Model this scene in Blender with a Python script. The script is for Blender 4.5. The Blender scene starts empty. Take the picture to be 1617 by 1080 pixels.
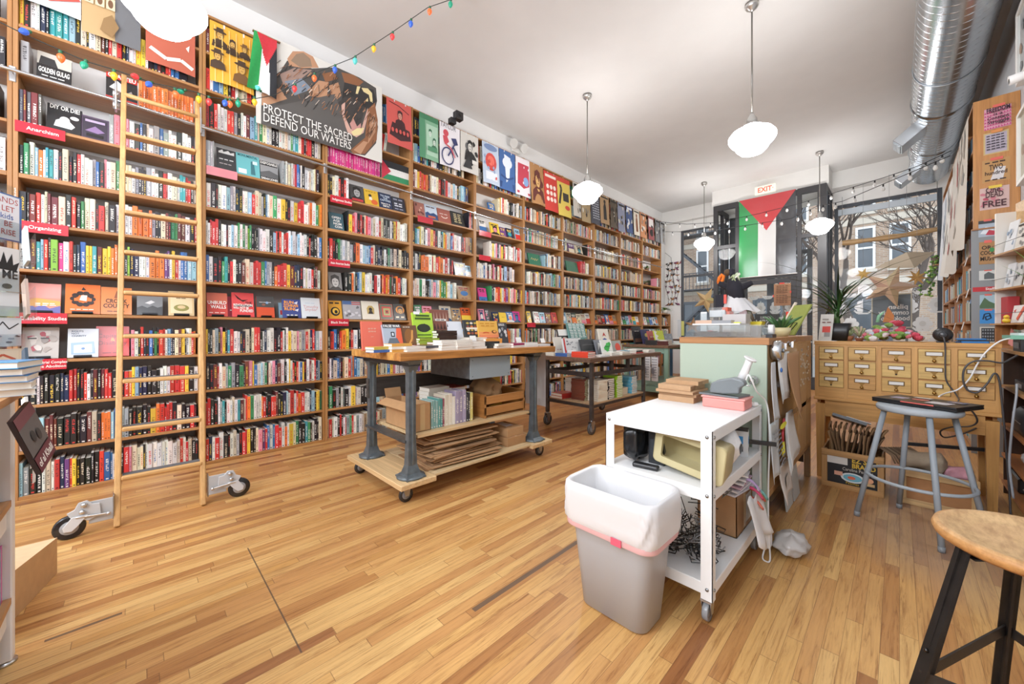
import bpy, math, random
from mathutils import Vector as V, Matrix as M
R = random.Random(11)
SC = bpy.context.scene
COL = SC.collection
PI = math.pi
F, CX, HY, CH = 603.0, 808.5, 521.0, 1.2
YAW = math.radians(45.4)
SA, CA = math.sin(YAW), math.cos(YAW)
def ray(u, v=HY):
    r = (u-CX)/F
    return V((-SA+CA*r, CA+SA*r, (HY-v)/F))
def onX(u, v, x):
    d = ray(u, v); t = x/d.x
    return V((x, d.y*t, CH+d.z*t))
def onY(u, v, y):
    d = ray(u, v); t = y/d.y
    return V((d.x*t, y, CH+d.z*t))
def onZ(u, v, z=0):
    d = ray(u, v); t = (z-CH)/d.z
    return V((d.x*t, d.y*t, z))
def lin(c):
    if isinstance(c, str):
        c = c.lstrip('#'); c = tuple(int(c[i:i+2], 16) for i in (0, 2, 4))
    o = []
    for k in c[:3]:
        k /= 255.0
        o.append(k/12.92 if k <= .04045 else ((k+.055)/1.055)**2.4)
    return (o[0], o[1], o[2], 1.0)
PAL = dict(w='#e9e6df', k='#1d1c1e', r='#cf3530', o='#e8762f', y='#ecc63a', g='#3f8a55', b='#3a6ba8', n='#232c49',
           c='#e2d3b4', t='#3f9aa3', p='#e58a9c', e='#9a9ea0', m='#6e2f2c', u='#6b3f7d', l='#9cc3d8', s='#a98a63',
           G='#8fc640', d='#55565a', W='#f4f2ee', K='#111112', P='#d43a86', O='#c9531f', S='#c5bba6')
CNAME = dict(w='white', k='black', r='red', o='orange', y='yellow', g='green', b='blue', n='navy blue', c='cream', t='teal',
             p='pink', e='grey', m='maroon', u='purple', l='pale blue', s='tan', G='lime green', d='charcoal', W='bright white',
             K='jet black', P='magenta', O='rust', S='beige')
def C(k): return PAL[k] if k in PAL else k
MT = {}
class NT:
    def __init__(s, name):
        s.m = bpy.data.materials.new(name); s.m.use_nodes = True
        s.t = s.m.node_tree; s.N = s.t.nodes; s.L = s.t.links
        s.b = s.N['Principled BSDF']
        MT[name] = s.m
    def n(s, typ, **kw):
        nd = s.N.new(typ)
        for k, v in kw.items():
            if k.startswith('i_'):
                key = k[2:]
                key = int(key) if key.isdigit() else key.replace('_', ' ')
                s.put(nd.inputs[key], v)
            else: setattr(nd, k, v)
        return nd
    def put(s, inp, v):
        if isinstance(v, bpy.types.NodeSocket): s.L.new(v, inp)
        elif isinstance(v, bpy.types.Node): s.L.new(v.outputs[0], inp)
        else: inp.default_value = v
    def ma(s, op, a, b=0.0, c=None):
        nd = s.N.new('ShaderNodeMath'); nd.operation = op
        s.put(nd.inputs[0], a); s.put(nd.inputs[1], b)
        if c is not None: s.put(nd.inputs[2], c)
        return nd.outputs[0]
    def mix(s, f, a, b, bt='MIX'):
        nd = s.N.new('ShaderNodeMix'); nd.data_type = 'RGBA'; nd.blend_type = bt
        s.put(nd.inputs[0], f); s.put(nd.inputs[6], a); s.put(nd.inputs[7], b)
        return nd.outputs[2]
    def ramp(s, f, stops):
        nd = s.N.new('ShaderNodeValToRGB'); s.put(nd.inputs[0], f)
        el = nd.color_ramp.elements
        while len(el) < len(stops): el.new(.5)
        for e, (p, c) in zip(el, stops): e.position = p; e.color = c if not isinstance(c, str) else lin(c)
        return nd.outputs[0]
    def attr(s, name): return s.n('ShaderNodeAttribute', attribute_name=name)
    def col(s, v): s.put(s.b.inputs['Base Color'], v)
    def set(s, **kw):
        for k, v in kw.items(): s.put(s.b.inputs[k.replace('_', ' ')], v)
def simple(name, rough=.5, metal=0.0, noise=0.0, scale=30, **kw):
    t = NT(name); a = t.attr('Col').outputs['Color']
    if noise:
        nz = t.n('ShaderNodeTexNoise', i_Scale=scale, i_Detail=3.0)
        tc = t.n('ShaderNodeTexCoord'); t.L.new(tc.outputs['Object'], nz.inputs['Vector'])
        g = t.ramp(nz.outputs[0], [(.3, (1-noise,)*3+(1,)), (.7, (1, 1, 1, 1))])
        a = t.mix(1.0, a, g, 'MULTIPLY')
    t.col(a); t.set(Roughness=rough, Metallic=metal, **kw)
    return t
simple('paint', .5); simple('matte', .85, noise=.07, scale=6); simple('gloss', .22); simple('plastic', .4)
simple('paper', .7); simple('cloth', .95, noise=.12, scale=60); simple('board', .85, noise=.10, scale=25)
simple('metal', .32, 1.0); simple('castiron', .5, .55, noise=.35, scale=18); simple('steel', .25, 1.0, noise=.1, scale=8)
simple('leaf', .45, noise=.25, scale=20); simple('wall', .9, noise=.04, scale=3)
def wood(name, axis, rough=.45, contrast=.35, fine=42.0, coarse=2.0):
    t = NT(name); tc = t.n('ShaderNodeTexCoord')
    oi = t.n('ShaderNodeObjectInfo')
    sc = [fine, fine, fine]; sc[axis] = coarse
    mp = t.n('ShaderNodeMapping'); t.L.new(tc.outputs['Object'], mp.inputs['Vector']); mp.inputs['Scale'].default_value = sc
    add = t.n('ShaderNodeVectorMath', operation='ADD'); t.L.new(mp.outputs[0], add.inputs[0])
    cb = t.n('ShaderNodeCombineXYZ'); r7 = t.ma('MULTIPLY', oi.outputs['Random'], 40.0)
    for i in range(3): t.L.new(r7, cb.inputs[i])
    t.L.new(cb.outputs[0], add.inputs[1])
    n1 = t.n('ShaderNodeTexNoise', i_Scale=1.0, i_Detail=5.0, i_Roughness=.65, i_Distortion=.4); t.L.new(add.outputs[0], n1.inputs['Vector'])
    g = t.ramp(n1.outputs[0], [(.25, (1-contrast, 1-contrast*1.12, 1-contrast*1.25, 1)), (.6, (1.0, 1.0, 1.0, 1)), (.85, (1.12, 1.1, 1.05, 1))])
    t.col(t.mix(1.0, t.attr('Col').outputs['Color'], g, 'MULTIPLY')); t.set(Roughness=rough)
for ax, nm in enumerate('xyz'):
    wood('wood_'+nm, ax)
wood('rough_y', 1, .6, .6, 26.0, 2.5); wood('rough_x', 0, .6, .55, 26.0, 2.5)
def emis(name, strength):
    t = NT(name); a = t.attr('Col').outputs['Color']; t.col(a)
    t.put(t.b.inputs['Emission Color'], a); t.b.inputs['Emission Strength'].default_value = strength; t.set(Roughness=.3)
emis('glow', 40.0); emis('glow_dim', 22.0); emis('bulb', .5); emis('exit', .9); emis('warm', 1.2)
def sheet(name, tint, gloss, rough=.02, fres=True):
    t = NT(name); t.N.remove(t.b)
    tr = t.n('ShaderNodeBsdfTransparent'); tr.inputs[0].default_value = tint
    gl = t.n('ShaderNodeBsdfGlossy'); gl.inputs['Roughness'].default_value = rough
    mx = t.n('ShaderNodeMixShader'); mx.inputs[0].default_value = gloss
    t.L.new(tr.outputs[0], mx.inputs[1]); t.L.new(gl.outputs[0], mx.inputs[2])
    t.L.new(mx.outputs[0], t.N['Material Output'].inputs[0])
sheet('glass', (.97, .98, .98, 1), .008); sheet('acrylic', (.93, .96, .97, 1), .12, .05); sheet('smoke', (.62, .66, .68, 1), .10, .05)
t = NT('film'); t.N.remove(t.b)
a = t.attr('Col').outputs['Color']
df = t.n('ShaderNodeBsdfDiffuse', i_Color=a); tl = t.n('ShaderNodeBsdfTranslucent', i_Color=a)
gl = t.n('ShaderNodeBsdfGlossy'); gl.inputs['Roughness'].default_value = .25
m1 = t.n('ShaderNodeMixShader'); m1.inputs[0].default_value = .22; t.L.new(df.outputs[0], m1.inputs[1]); t.L.new(tl.outputs[0], m1.inputs[2])
m2 = t.n('ShaderNodeMixShader'); m2.inputs[0].default_value = .10; t.L.new(m1.outputs[0], m2.inputs[1]); t.L.new(gl.outputs[0], m2.inputs[2])
tr = t.n('ShaderNodeBsdfTransparent'); m3 = t.n('ShaderNodeMixShader'); m3.inputs[0].default_value = .05
t.L.new(m2.outputs[0], m3.inputs[1]); t.L.new(tr.outputs[0], m3.inputs[2])
t.L.new(m3.outputs[0], t.N['Material Output'].inputs[0])
t = NT('spine')
uv = t.n('ShaderNodeUVMap', uv_map='UVMap'); sp = t.n('ShaderNodeSeparateXYZ'); t.L.new(uv.outputs[0], sp.inputs[0])
U, Vv = sp.outputs[0], sp.outputs[1]            # U 0..1 across the spine, V metres up the spine
bk = t.attr('Bk'); bs = t.n('ShaderNodeSeparateXYZ'); t.L.new(bk.outputs['Vector'], bs.inputs[0])
seed, hh, frac = bs.outputs[0], bs.outputs[1], bs.outputs[2]
vn = t.ma('DIVIDE', Vv, hh)
cu = t.ma('FLOOR', t.ma('MULTIPLY', U, 7.0)); cv = t.ma('FLOOR', t.ma('MULTIPLY', Vv, 240.0))
cb = t.n('ShaderNodeCombineXYZ'); t.L.new(cu, cb.inputs[0]); t.L.new(cv, cb.inputs[1]); t.L.new(seed, cb.inputs[2])
wn = t.n('ShaderNodeTexWhiteNoise', noise_dimensions='3D'); t.L.new(cb.outputs[0], wn.inputs['Vector'])
on = t.ma('GREATER_THAN', wn.outputs['Value'], .36)
gap = t.ma('GREATER_THAN', t.ma('MODULO', t.ma('ADD', cv, seed), 4.0), .9)
inu = t.ma('MULTIPLY', t.ma('GREATER_THAN', cu, 1.5), t.ma('LESS_THAN', cu, 4.5))
v0 = t.ma('MULTIPLY', frac, .35); v1 = t.ma('ADD', .62, t.ma('MULTIPLY', frac, .3))
inv = t.ma('MULTIPLY', t.ma('GREATER_THAN', vn, t.ma('ADD', v0, .12)), t.ma('LESS_THAN', vn, v1))
txt = t.ma('MULTIPLY', t.ma('MULTIPLY', on, gap), t.ma('MULTIPLY', inu, inv))
logo = t.ma('MULTIPLY', t.ma('MULTIPLY', t.ma('LESS_THAN', vn, .075), t.ma('GREATER_THAN', vn, .03)), inu)
txt = t.ma('MINIMUM', t.ma('ADD', txt, logo), 1.0)
t.col(t.mix(t.ma('MULTIPLY', txt, .85), t.attr('Col').outputs['Color'], t.attr('Ink').outputs['Color'])); t.set(Roughness=.42)
t = NT('planks'); ge = t.n('ShaderNodeNewGeometry'); sp = t.n('ShaderNodeSeparateXYZ'); t.L.new(ge.outputs['Position'], sp.inputs[0])
X_, Y_ = sp.outputs[0], sp.outputs[1]
W_ = .052
bx = t.ma('DIVIDE', X_, W_); ix = t.ma('FLOOR', bx); fx = t.ma('FRACT', bx)
r1 = t.n('ShaderNodeTexWhiteNoise', noise_dimensions='1D', i_W=ix).outputs['Value']
by = t.ma('ADD', t.ma('DIVIDE', Y_, .78), t.ma('MULTIPLY', r1, 9.0)); iy = t.ma('FLOOR', by); fy = t.ma('FRACT', by)
cb = t.n('ShaderNodeCombineXYZ'); t.L.new(ix, cb.inputs[0]); t.L.new(iy, cb.inputs[1])
w2 = t.n('ShaderNodeTexWhiteNoise', noise_dimensions='2D'); t.L.new(cb.outputs[0], w2.inputs['Vector'])
base = t.ramp(w2.outputs['Value'], [(0, '#8f5c34'), (.07, '#ae7a44'), (.2, '#c6945a'), (.45, '#d2a464'), (.72, '#dcb474'), (.9, '#cb9a58'), (1, '#9d6a40')])
cb2 = t.n('ShaderNodeCombineXYZ'); t.L.new(t.ma('MULTIPLY', X_, 70.0), cb2.inputs[0]); t.L.new(t.ma('MULTIPLY', Y_, 3.2), cb2.inputs[1]); t.L.new(t.ma('MULTIPLY', w2.outputs['Value'], 60.0), cb2.inputs[2])
gn = t.n('ShaderNodeTexNoise', i_Scale=1.0, i_Detail=6.0, i_Roughness=.7, i_Distortion=1.2); t.L.new(cb2.outputs[0], gn.inputs['Vector'])
gr = t.ramp(gn.outputs[0], [(.30, (.52, .42, .36, 1)), (.46, (.94, .92, .88, 1)), (.75, (1.1, 1.09, 1.04, 1))])
c = t.mix(1.0, base, gr, 'MULTIPLY')
cb3 = t.n('ShaderNodeCombineXYZ'); t.L.new(t.ma('MULTIPLY', X_, 26.0), cb3.inputs[0]); t.L.new(t.ma('MULTIPLY', Y_, 1.7), cb3.inputs[1])
sn = t.n('ShaderNodeTexNoise', i_Scale=1.0, i_Detail=7.0, i_Roughness=.75, i_Distortion=.8); t.L.new(cb3.outputs[0], sn.inputs['Vector'])
c = t.mix(1.0, c, t.ramp(sn.outputs[0], [(.30, (.55, .42, .36, 1)), (.42, (.90, .86, .82, 1)), (.5, (1, 1, 1, 1)), (.68, (1.06, 1.05, 1.03, 1))]), 'MULTIPLY')
bn = t.n('ShaderNodeTexNoise', i_Scale=.9, i_Detail=3.0); t.L.new(ge.outputs['Position'], bn.inputs['Vector'])
c = t.mix(1.0, c, t.ramp(bn.outputs[0], [(.3, (.86, .82, .78, 1)), (.65, (1.04, 1.03, 1.0, 1))]), 'MULTIPLY')
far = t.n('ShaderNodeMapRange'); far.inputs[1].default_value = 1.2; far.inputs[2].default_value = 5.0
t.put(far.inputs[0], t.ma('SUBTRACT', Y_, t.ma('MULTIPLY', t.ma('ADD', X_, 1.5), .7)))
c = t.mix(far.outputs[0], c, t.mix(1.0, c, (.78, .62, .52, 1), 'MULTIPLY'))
def near(cx, cy, rx, ry):
    a = t.ma('POWER', t.ma('DIVIDE', t.ma('SUBTRACT', X_, cx), rx), 2.0); b = t.ma('POWER', t.ma('DIVIDE', t.ma('SUBTRACT', Y_, cy), ry), 2.0)
    d = t.ma('ADD', t.ma('ADD', a, b), t.ma('MULTIPLY', t.ma('SUBTRACT', bn.outputs[0], .5), 1.8))
    m = t.n('ShaderNodeMapRange'); m.inputs[1].default_value = 1.25; m.inputs[2].default_value = .35; t.put(m.inputs[0], d); return m.outputs[0]
c = t.mix(t.ma('MULTIPLY', near(.2, 3.35, .42, .75), .75), c, t.mix(.55, c, '' or lin('#8d857c')))
seam = t.ma('MAXIMUM', t.ma('LESS_THAN', fx, .035), t.ma('LESS_THAN', fy, .0035))
c = t.mix(t.ma('MULTIPLY', seam, .55), c, lin('#5b3a22'))
def strip(x0, x1, y0, y1):
    return t.ma('MULTIPLY', t.ma('MULTIPLY', t.ma('GREATER_THAN', X_, x0), t.ma('LESS_THAN', X_, x1)), t.ma('MULTIPLY', t.ma('GREATER_THAN', Y_, y0), t.ma('LESS_THAN', Y_, y1)))
gapm = t.ma('MAXIMUM', t.ma('MAXIMUM', strip(-1.293, -1.268, 1.03, 1.95), strip(-2.322, -2.306, -.25, -.04)), strip(-2.52, -1.56, .437, .443))
c = t.mix(t.ma('MULTIPLY', gapm, .8), c, lin('#4a4138'))
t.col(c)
t.set(Roughness=t.ma('ADD', .30, t.ma('MULTIPLY', gn.outputs[0], .25)))
bp = t.n('ShaderNodeBump', i_Strength=.12, i_Distance=.004, i_Height=t.ma('SUBTRACT', gn.outputs[0], seam)); t.L.new(bp.outputs[0], t.b.inputs['Normal'])
t = NT('brick'); tc = t.n('ShaderNodeTexCoord'); mp = t.n('ShaderNodeMapping'); t.L.new(tc.outputs['Object'], mp.inputs['Vector'])
mp.inputs['Rotation'].default_value = (PI/2, 0, 0)
br = t.n('ShaderNodeTexBrick', i_Scale=1.0, i_Color1=lin('#b59c84'), i_Color2=lin('#9c8069'), i_Mortar=lin('#b3a799'))
br.inputs['Mortar Size'].default_value = .012; br.inputs['Brick Width'].default_value = .26; br.inputs['Row Height'].default_value = .085
t.L.new(mp.outputs[0], br.inputs['Vector']); t.col(br.outputs[0]); t.set(Roughness=.9)
_txt = {}
def glyphs(s, bold=0.0):
    key = (s, bold)
    if key in _txt: return _txt[key]
    fc = bpy.data.curves.new('lettering', 'FONT'); fc.body = s; fc.resolution_u = 2; fc.offset = bold; fc.align_x = 'LEFT'
    ob = bpy.data.objects.new('lettering', fc); COL.objects.link(ob)
    dg = bpy.context.evaluated_depsgraph_get(); ev = ob.evaluated_get(dg); me = ev.to_mesh()
    vs = [(v.co.x, v.co.y) for v in me.vertices]; fs = [tuple(p.vertices) for p in me.polygons]
    ev.to_mesh_clear(); bpy.data.objects.remove(ob); bpy.data.curves.remove(fc)
    if vs:
        x0 = min(v[0] for v in vs); x1 = max(v[0] for v in vs)
    else: x0, x1 = 0, 1
    vs = [(v[0]-x0, v[1]) for v in vs]
    _txt[key] = (vs, fs, max(x1-x0, 1e-4)); return _txt[key]
def cr(P, n=6):
    P = [V(p) for p in P]; out = []
    for i in range(len(P)-1):
        a, b, c, d = P[max(i-1, 0)], P[i], P[i+1], P[min(i+2, len(P)-1)]
        for k in range(n):
            t = k/n; out.append(.5*((2*b)+(c-a)*t+(2*a-5*b+4*c-d)*t*t+(3*b-a-3*c+d)*t*t*t))
    return out+[P[-1]]
class MB:
    def __init__(s, T=None):
        s.v = []; s.f = []; s.m = []; s.c = []; s.sm = []; s.mats = []; s.T = T; s.uvs = {}; s.bk = {}; s.ink = {}
    def mi(s, m):
        if m not in s.mats: s.mats.append(m)
        return s.mats.index(m)
    def av(s, p):
        p = V(p)
        s.v.append(tuple(s.T @ p) if s.T is not None else tuple(p)); return len(s.v)-1
    def fa(s, idx, m, c, sm=False, uv=None, bk=None, ink=None):
        s.f.append(tuple(idx)); s.m.append(s.mi(m)); s.c.append(lin(C(c))); s.sm.append(sm)
        k = len(s.f)-1
        if uv: s.uvs[k] = uv
        if bk: s.bk[k] = bk
        if ink: s.ink[k] = lin(C(ink))
        return s
    def poly(s, pts, m, c, **kw): return s.fa([s.av(p) for p in pts], m, c, **kw)
    def box(s, x0, x1, y0, y1, z0, z1, m, c, cols=None, mats=None):
        i = [s.av(p) for p in ((x0, y0, z0), (x1, y0, z0), (x1, y1, z0), (x0, y1, z0), (x0, y0, z1), (x1, y0, z1), (x1, y1, z1), (x0, y1, z1))]
        for k, q in (('-z', (0, 3, 2, 1)), ('+z', (4, 5, 6, 7)), ('-y', (0, 1, 5, 4)), ('+x', (1, 2, 6, 5)), ('+y', (2, 3, 7, 6)), ('-x', (3, 0, 4, 7))):
            s.fa([i[a] for a in q], (mats or {}).get(k, m), (cols or {}).get(k, c))
        return s
    def bar(s, p0, p1, w, h, m, c, up=(0, 0, 1)):
        p0 = V(p0); p1 = V(p1); d = (p1-p0).normalized(); up = V(up)
        if abs(d.dot(up)) > .99: up = V((1, 0, 0))
        a = d.cross(up).normalized(); b = a.cross(d).normalized()
        q = []
        for p in (p0, p1):
            for sx, sy in ((-1, -1), (1, -1), (1, 1), (-1, 1)): q.append(s.av(p+a*sx*w/2+b*sy*h/2))
        for f in ((3, 2, 1, 0), (4, 5, 6, 7), (0, 1, 5, 4), (1, 2, 6, 5), (2, 3, 7, 6), (3, 0, 4, 7)): s.fa([q[k] for k in f], m, c)
        return s
    def ring(s, c0, a, b, r, n): return [s.av(c0+a*math.cos(2*PI*k/n)*r+b*math.sin(2*PI*k/n)*r) for k in range(n)]
    def tube(s, pts, r, m, c, n=8, caps=True, closed=False, sm=True):
        pts = [V(p) for p in pts]; L = len(pts); rr = r if isinstance(r, (list, tuple)) else [r]*L
        d0 = (pts[1]-pts[0]).normalized(); a = d0.orthogonal().normalized(); rings = []
        for k in range(L):
            if closed: d = (pts[(k+1) % L]-pts[k-1]).normalized()
            else: d = (pts[min(k+1, L-1)]-pts[max(k-1, 0)]).normalized()
            a = (a-d*a.dot(d)); a = a.normalized() if a.length > 1e-6 else d.orthogonal().normalized()
            rings.append(s.ring(pts[k], a, d.cross(a), rr[k], n))
        for k in range(L if closed else L-1):
            A, B = rings[k], rings[(k+1) % L]
            for j in range(n): s.fa((A[j], A[(j+1) % n], B[(j+1) % n], B[j]), m, c, sm)
        if caps and not closed:
            s.fa(rings[0][::-1], m, c); s.fa(rings[-1], m, c)
        return s
    def cyl(s, p0, p1, r, m, c, r1=None, n=16, caps=True, sm=True): return s.tube([p0, p1], [r, r if r1 is None else r1], m, c, n, caps, sm=sm)
    def lathe(s, prof, ctr, m, c, n=24, ax='z', sm=True, caps=True, cols=None):
        ctr = V(ctr); rings = []
        for r, h in prof:
            ring = []
            for k in range(n):
                q = 2*PI*k/n; x, y = r*math.cos(q), r*math.sin(q)
                p = {'z': V((x, y, h)), 'x': V((h, x, y)), 'y': V((y, h, x))}[ax]
                ring.append(s.av(ctr+p))
            rings.append(ring)
        for i in range(len(rings)-1):
            A, B = rings[i], rings[i+1]
            for j in range(n): s.fa((A[j], A[(j+1) % n], B[(j+1) % n], B[j]), m, (cols[i] if cols else c), sm)
        if caps:
            if prof[0][0] > 1e-5: s.fa(rings[0][::-1], m, cols[0] if cols else c)
            if prof[-1][0] > 1e-5: s.fa(rings[-1], m, cols[-1] if cols else c)
        return s
    def ball(s, ctr, rx, ry, rz, m, c, n=12, k=7):
        ctr = V(ctr); rings = []
        for i in range(k+1):
            th = PI*i/k; rings.append([s.av(ctr+V((rx*math.sin(th)*math.cos(2*PI*j/n), ry*math.sin(th)*math.sin(2*PI*j/n), -rz*math.cos(th)))) for j in range(n)])
        for i in range(k):
            for j in range(n): s.fa((rings[i][j], rings[i][(j+1) % n], rings[i+1][(j+1) % n], rings[i+1][j]), m, c, True)
        return s
    def prism(s, pts, ux, uy, o, th, m, c, cs=None):
        """2-D outline in the frame (o, ux, uy), thickened by th along ux x uy"""
        o = V(o); ux = V(ux); uy = V(uy); nn = ux.cross(uy).normalized()*th
        A = [s.av(o+ux*p[0]+uy*p[1]) for p in pts]; B = [s.av(o+ux*p[0]+uy*p[1]+nn) for p in pts]
        s.fa(A[::-1], m, c); s.fa(B, m, c); n = len(pts)
        for k in range(n): s.fa((A[k], A[(k+1) % n], B[(k+1) % n], B[k]), m, cs or c)
        return s
    def grid(s, fn, nu, nv, m, c, sm=True, cf=None):
        I = [[s.av(fn(i/nu, j/nv)) for j in range(nv+1)] for i in range(nu+1)]
        for i in range(nu):
            for j in range(nv): s.fa((I[i][j], I[i+1][j], I[i+1][j+1], I[i][j+1]), m, cf((i+.5)/nu, (j+.5)/nv) if cf else c, sm)
        return s
    def art(s, o, ux, uy, w, h, items, m='paper', eps=.0008, n=None, bend=None):
        o = V(o); ux = V(ux).normalized(); uy = V(uy).normalized(); nn = (V(n) if n else ux.cross(uy)).normalized()
        def P(x, y, k):
            p = o+ux*(x*w)+uy*(y*h)+nn*(eps*k)
            if bend: p = p+nn*bend(x, y)
            return p
        for k, it in enumerate(items, 1):
            q = it[0]
            if q == 'p': it = ('p', [(min(1, max(0, x)), min(1, max(0, y))) for x, y in it[1]], it[2])
            if q == 'r': s.poly([P(it[1], it[2], k), P(it[3], it[2], k), P(it[3], it[4], k), P(it[1], it[4], k)], m, it[5])
            elif q == 'e':
                s.poly([P(min(1, max(0, it[1]+it[3]*math.cos(2*PI*j/14))), min(1, max(0, it[2]+it[4]*math.sin(2*PI*j/14))), k) for j in range(14)], m, it[5])
            elif q == 'p': s.poly([P(x, y, k) for x, y in it[1]], m, it[2])
            elif q == 'l':
                pts = it[1]; wd = it[2]
                for a, b in zip(pts, pts[1:]):
                    dx, dy = (b[0]-a[0])*w, (b[1]-a[1])*h; L = math.hypot(dx, dy) or 1
                    px, py = -dy/L*wd/2/w, dx/L*wd/2/h
                    s.poly([P(a[0]+px, a[1]+py, k), P(a[0]-px, a[1]-py, k), P(b[0]-px, b[1]-py, k), P(b[0]+px, b[1]+py, k)], m, it[3])
            elif q == 't':   # text, x, y(baseline), size m (cap height), colour, [align, max width frac, bold, mirror]
                txt, x, y, sz, cc = it[1:6]; al = it[6] if len(it) > 6 else 'c'; mw = (it[7] if len(it) > 7 else .9)*w
                bold = it[8] if len(it) > 8 else .02; mir = it[9] if len(it) > 9 else False
                vs, fs, wd = glyphs(txt, bold); k1 = sz/.69; kx = k1
                if wd*kx > mw: kx = mw/wd
                ww = wd*kx; off = {'c': -ww/2, 'l': 0, 'r': -ww}[al]
                idx = []
                for vx, vy in vs:
                    xx = off+vx*kx
                    if mir: xx = -off-vx*kx if al == 'c' else ww-vx*kx
                    idx.append(s.av(P(x+xx/w, y+vy*k1/h, k)))
                for f in fs: s.fa([idx[a] for a in f], m, cc)
        return s
    def build(s, name, parent=None, label=None, cat=None, group=None, kind=None, bevel=0, sub=0, solid=0, seg=1, local=False, origin=None):
        vs = s.v
        inv = None
        if parent is not None:
            if not local: inv = parent.get('_inv')
            root = V(parent['_o']) if '_o' in parent else V((0, 0, 0))
            if not local: vs = [tuple(V(p)-root) for p in vs]
            orig = root if not local else V((0, 0, 0))
        else:
            if origin is None:
                xs = [p[0] for p in vs]; ys = [p[1] for p in vs]; zs = [p[2] for p in vs]
                origin = V(((min(xs)+max(xs))/2, (min(ys)+max(ys))/2, min(zs)))
            origin = V(origin); vs = [tuple(V(p)-origin) for p in vs]
        me = bpy.data.meshes.new(name); me.from_pydata(vs, [], s.f)
        for m in s.mats: me.materials.append(MT[m])
        n = len(s.f)
        me.polygons.foreach_set('material_index', s.m); me.polygons.foreach_set('use_smooth', s.sm)
        at = me.attributes.new('Col', 'FLOAT_COLOR', 'FACE'); at.data.foreach_set('color', [x for c in s.c for x in c])
        if s.bk:
            at = me.attributes.new('Bk', 'FLOAT_VECTOR', 'FACE'); at.data.foreach_set('vector', [x for k in range(n) for x in s.bk.get(k, (0, 1, .5))])
            at = me.attributes.new('Ink', 'FLOAT_COLOR', 'FACE'); at.data.foreach_set('color', [x for k in range(n) for x in s.ink.get(k, s.c[k])])
            uvl = me.uv_layers.new(name='UVMap')
            for k, q in s.uvs.items():
                ls = me.polygons[k].loop_start
                for j, (a, b) in enumerate(q): uvl.data[ls+j].uv = (a, b)
        me.update()
        o = bpy.data.objects.new(name, me); COL.objects.link(o)
        if parent is not None: o.parent = parent; o['_o'] = tuple(parent['_o']) if not local else (0, 0, 0)
        else: o.location = origin; o['_o'] = tuple(origin)
        if label: o['label'] = label
        if cat: o['category'] = cat
        if group: o['group'] = group
        if kind: o['kind'] = kind
        if solid:
            md = o.modifiers.new('thick', 'SOLIDIFY'); md.thickness = solid; md.offset = 0
        if bevel:
            md = o.modifiers.new('bevel', 'BEVEL'); md.width = bevel; md.segments = seg; md.limit_method = 'ANGLE'; md.angle_limit = math.radians(50)
        if sub:
            md = o.modifiers.new('sub', 'SUBSURF'); md.levels = sub; md.render_levels = sub
        return o
def thing(name, label, cat, loc, rz=0.0, group=None):
    o = bpy.data.objects.new(name, None); COL.objects.link(o); o.location = loc; o.rotation_euler = (0, 0, rz); o.empty_display_size = .05
    o['label'] = label; o['category'] = cat; o['_o'] = tuple(loc)
    if group: o['group'] = group
    return o
def solo(mb, name, label, cat, group=None, **kw): return mb.build(name, None, label, cat, group, **kw)
def struct(mb, name, **kw): return mb.build(name, None, kind='structure', **kw)
def dup(root, loc, rz=None, label=None):
    r = root.copy(); COL.objects.link(r); r.location = loc; r['_o'] = tuple(loc)
    if rz is not None: r.rotation_euler = (0, 0, rz)
    if label: r['label'] = label
    for ch in list(root.children):
        c = ch.copy(); COL.objects.link(c); c.parent = r
        for g in list(ch.children):
            d = g.copy(); COL.objects.link(d); d.parent = c
    return r
ORD = ['', 'first', 'second', 'third', 'fourth', 'fifth', 'sixth', 'seventh', 'eighth', 'ninth', 'tenth', 'eleventh', 'twelfth', 'thirteenth', 'fourteenth', 'fifteenth', 'sixteenth', 'seventeenth', 'eighteenth', 'nineteenth', 'twentieth']
XL, XR, YF, ZC = -4.62, .79, 10.6, 4.45
YB = -3.4
m = MB(); m.box(XL-.2, XR+.2, YB, YF+.25, -.12, 0, 'planks', '#c89558'); struct(m, 'floor')
m = MB(); m.box(XL-.2, XR+.2, YB, YF+.25, ZC, ZC+.15, 'wall', '#dcdbd9'); struct(m, 'ceiling')
m = MB(); m.box(XL-.15, XL, YB, YF+.25, 0, ZC, 'wall', '#ecebe8'); struct(m, 'wall_left')
m = MB(); m.box(XR, XR+.15, YB, YF+.25, 0, ZC, 'wall', '#cfd3d8'); struct(m, 'wall_right')
m = MB(); m.box(XL, XR, YB-.15, YB, 0, ZC, 'wall', '#e8e8e8'); struct(m, 'wall_back')
VX0, VX1, VY, VZ = -3.08, -.99, 9.69, 4.09
m = MB(); m.box(XL, -4.19, YF, YF+.2, 0, ZC, 'wall', '#f0efec'); m.box(-4.19, VX0, YF, YF+.2, 3.9, ZC, 'wall', '#f0efec')
m.box(VX1, XR, YF, YF+.2, 3.84, ZC, 'wall', '#eeedea'); m.box(-4.19, VX0, YF, YF+.2, 0, .5, 'wall', '#e9e6e0'); m.box(VX1, XR, YF, YF+.2, 0, .5, 'wall', '#e9e6e0')
m.box(.56, XR, YF, YF+.2, .5, 3.84, 'wall', '#e9e6e0')
struct(m, 'wall_front')
m = MB(); m.box(VX0-.02, VX1+.02, VY, YF, VZ, ZC, 'wall', '#e6e5e1'); m.box(VX1+.02, XR, 10.25, YF, 4.12, ZC, 'wall', '#e6e5e1'); m.box(XL, VX0-.02, 10.42, YF, 4.12, ZC, 'wall', '#e9e8e4'); struct(m, 'trim_1')
XB = -4.34                                   # front plane of the cases
Y0, BW = -.61, 1.0335                        # first upright, bay width
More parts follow.
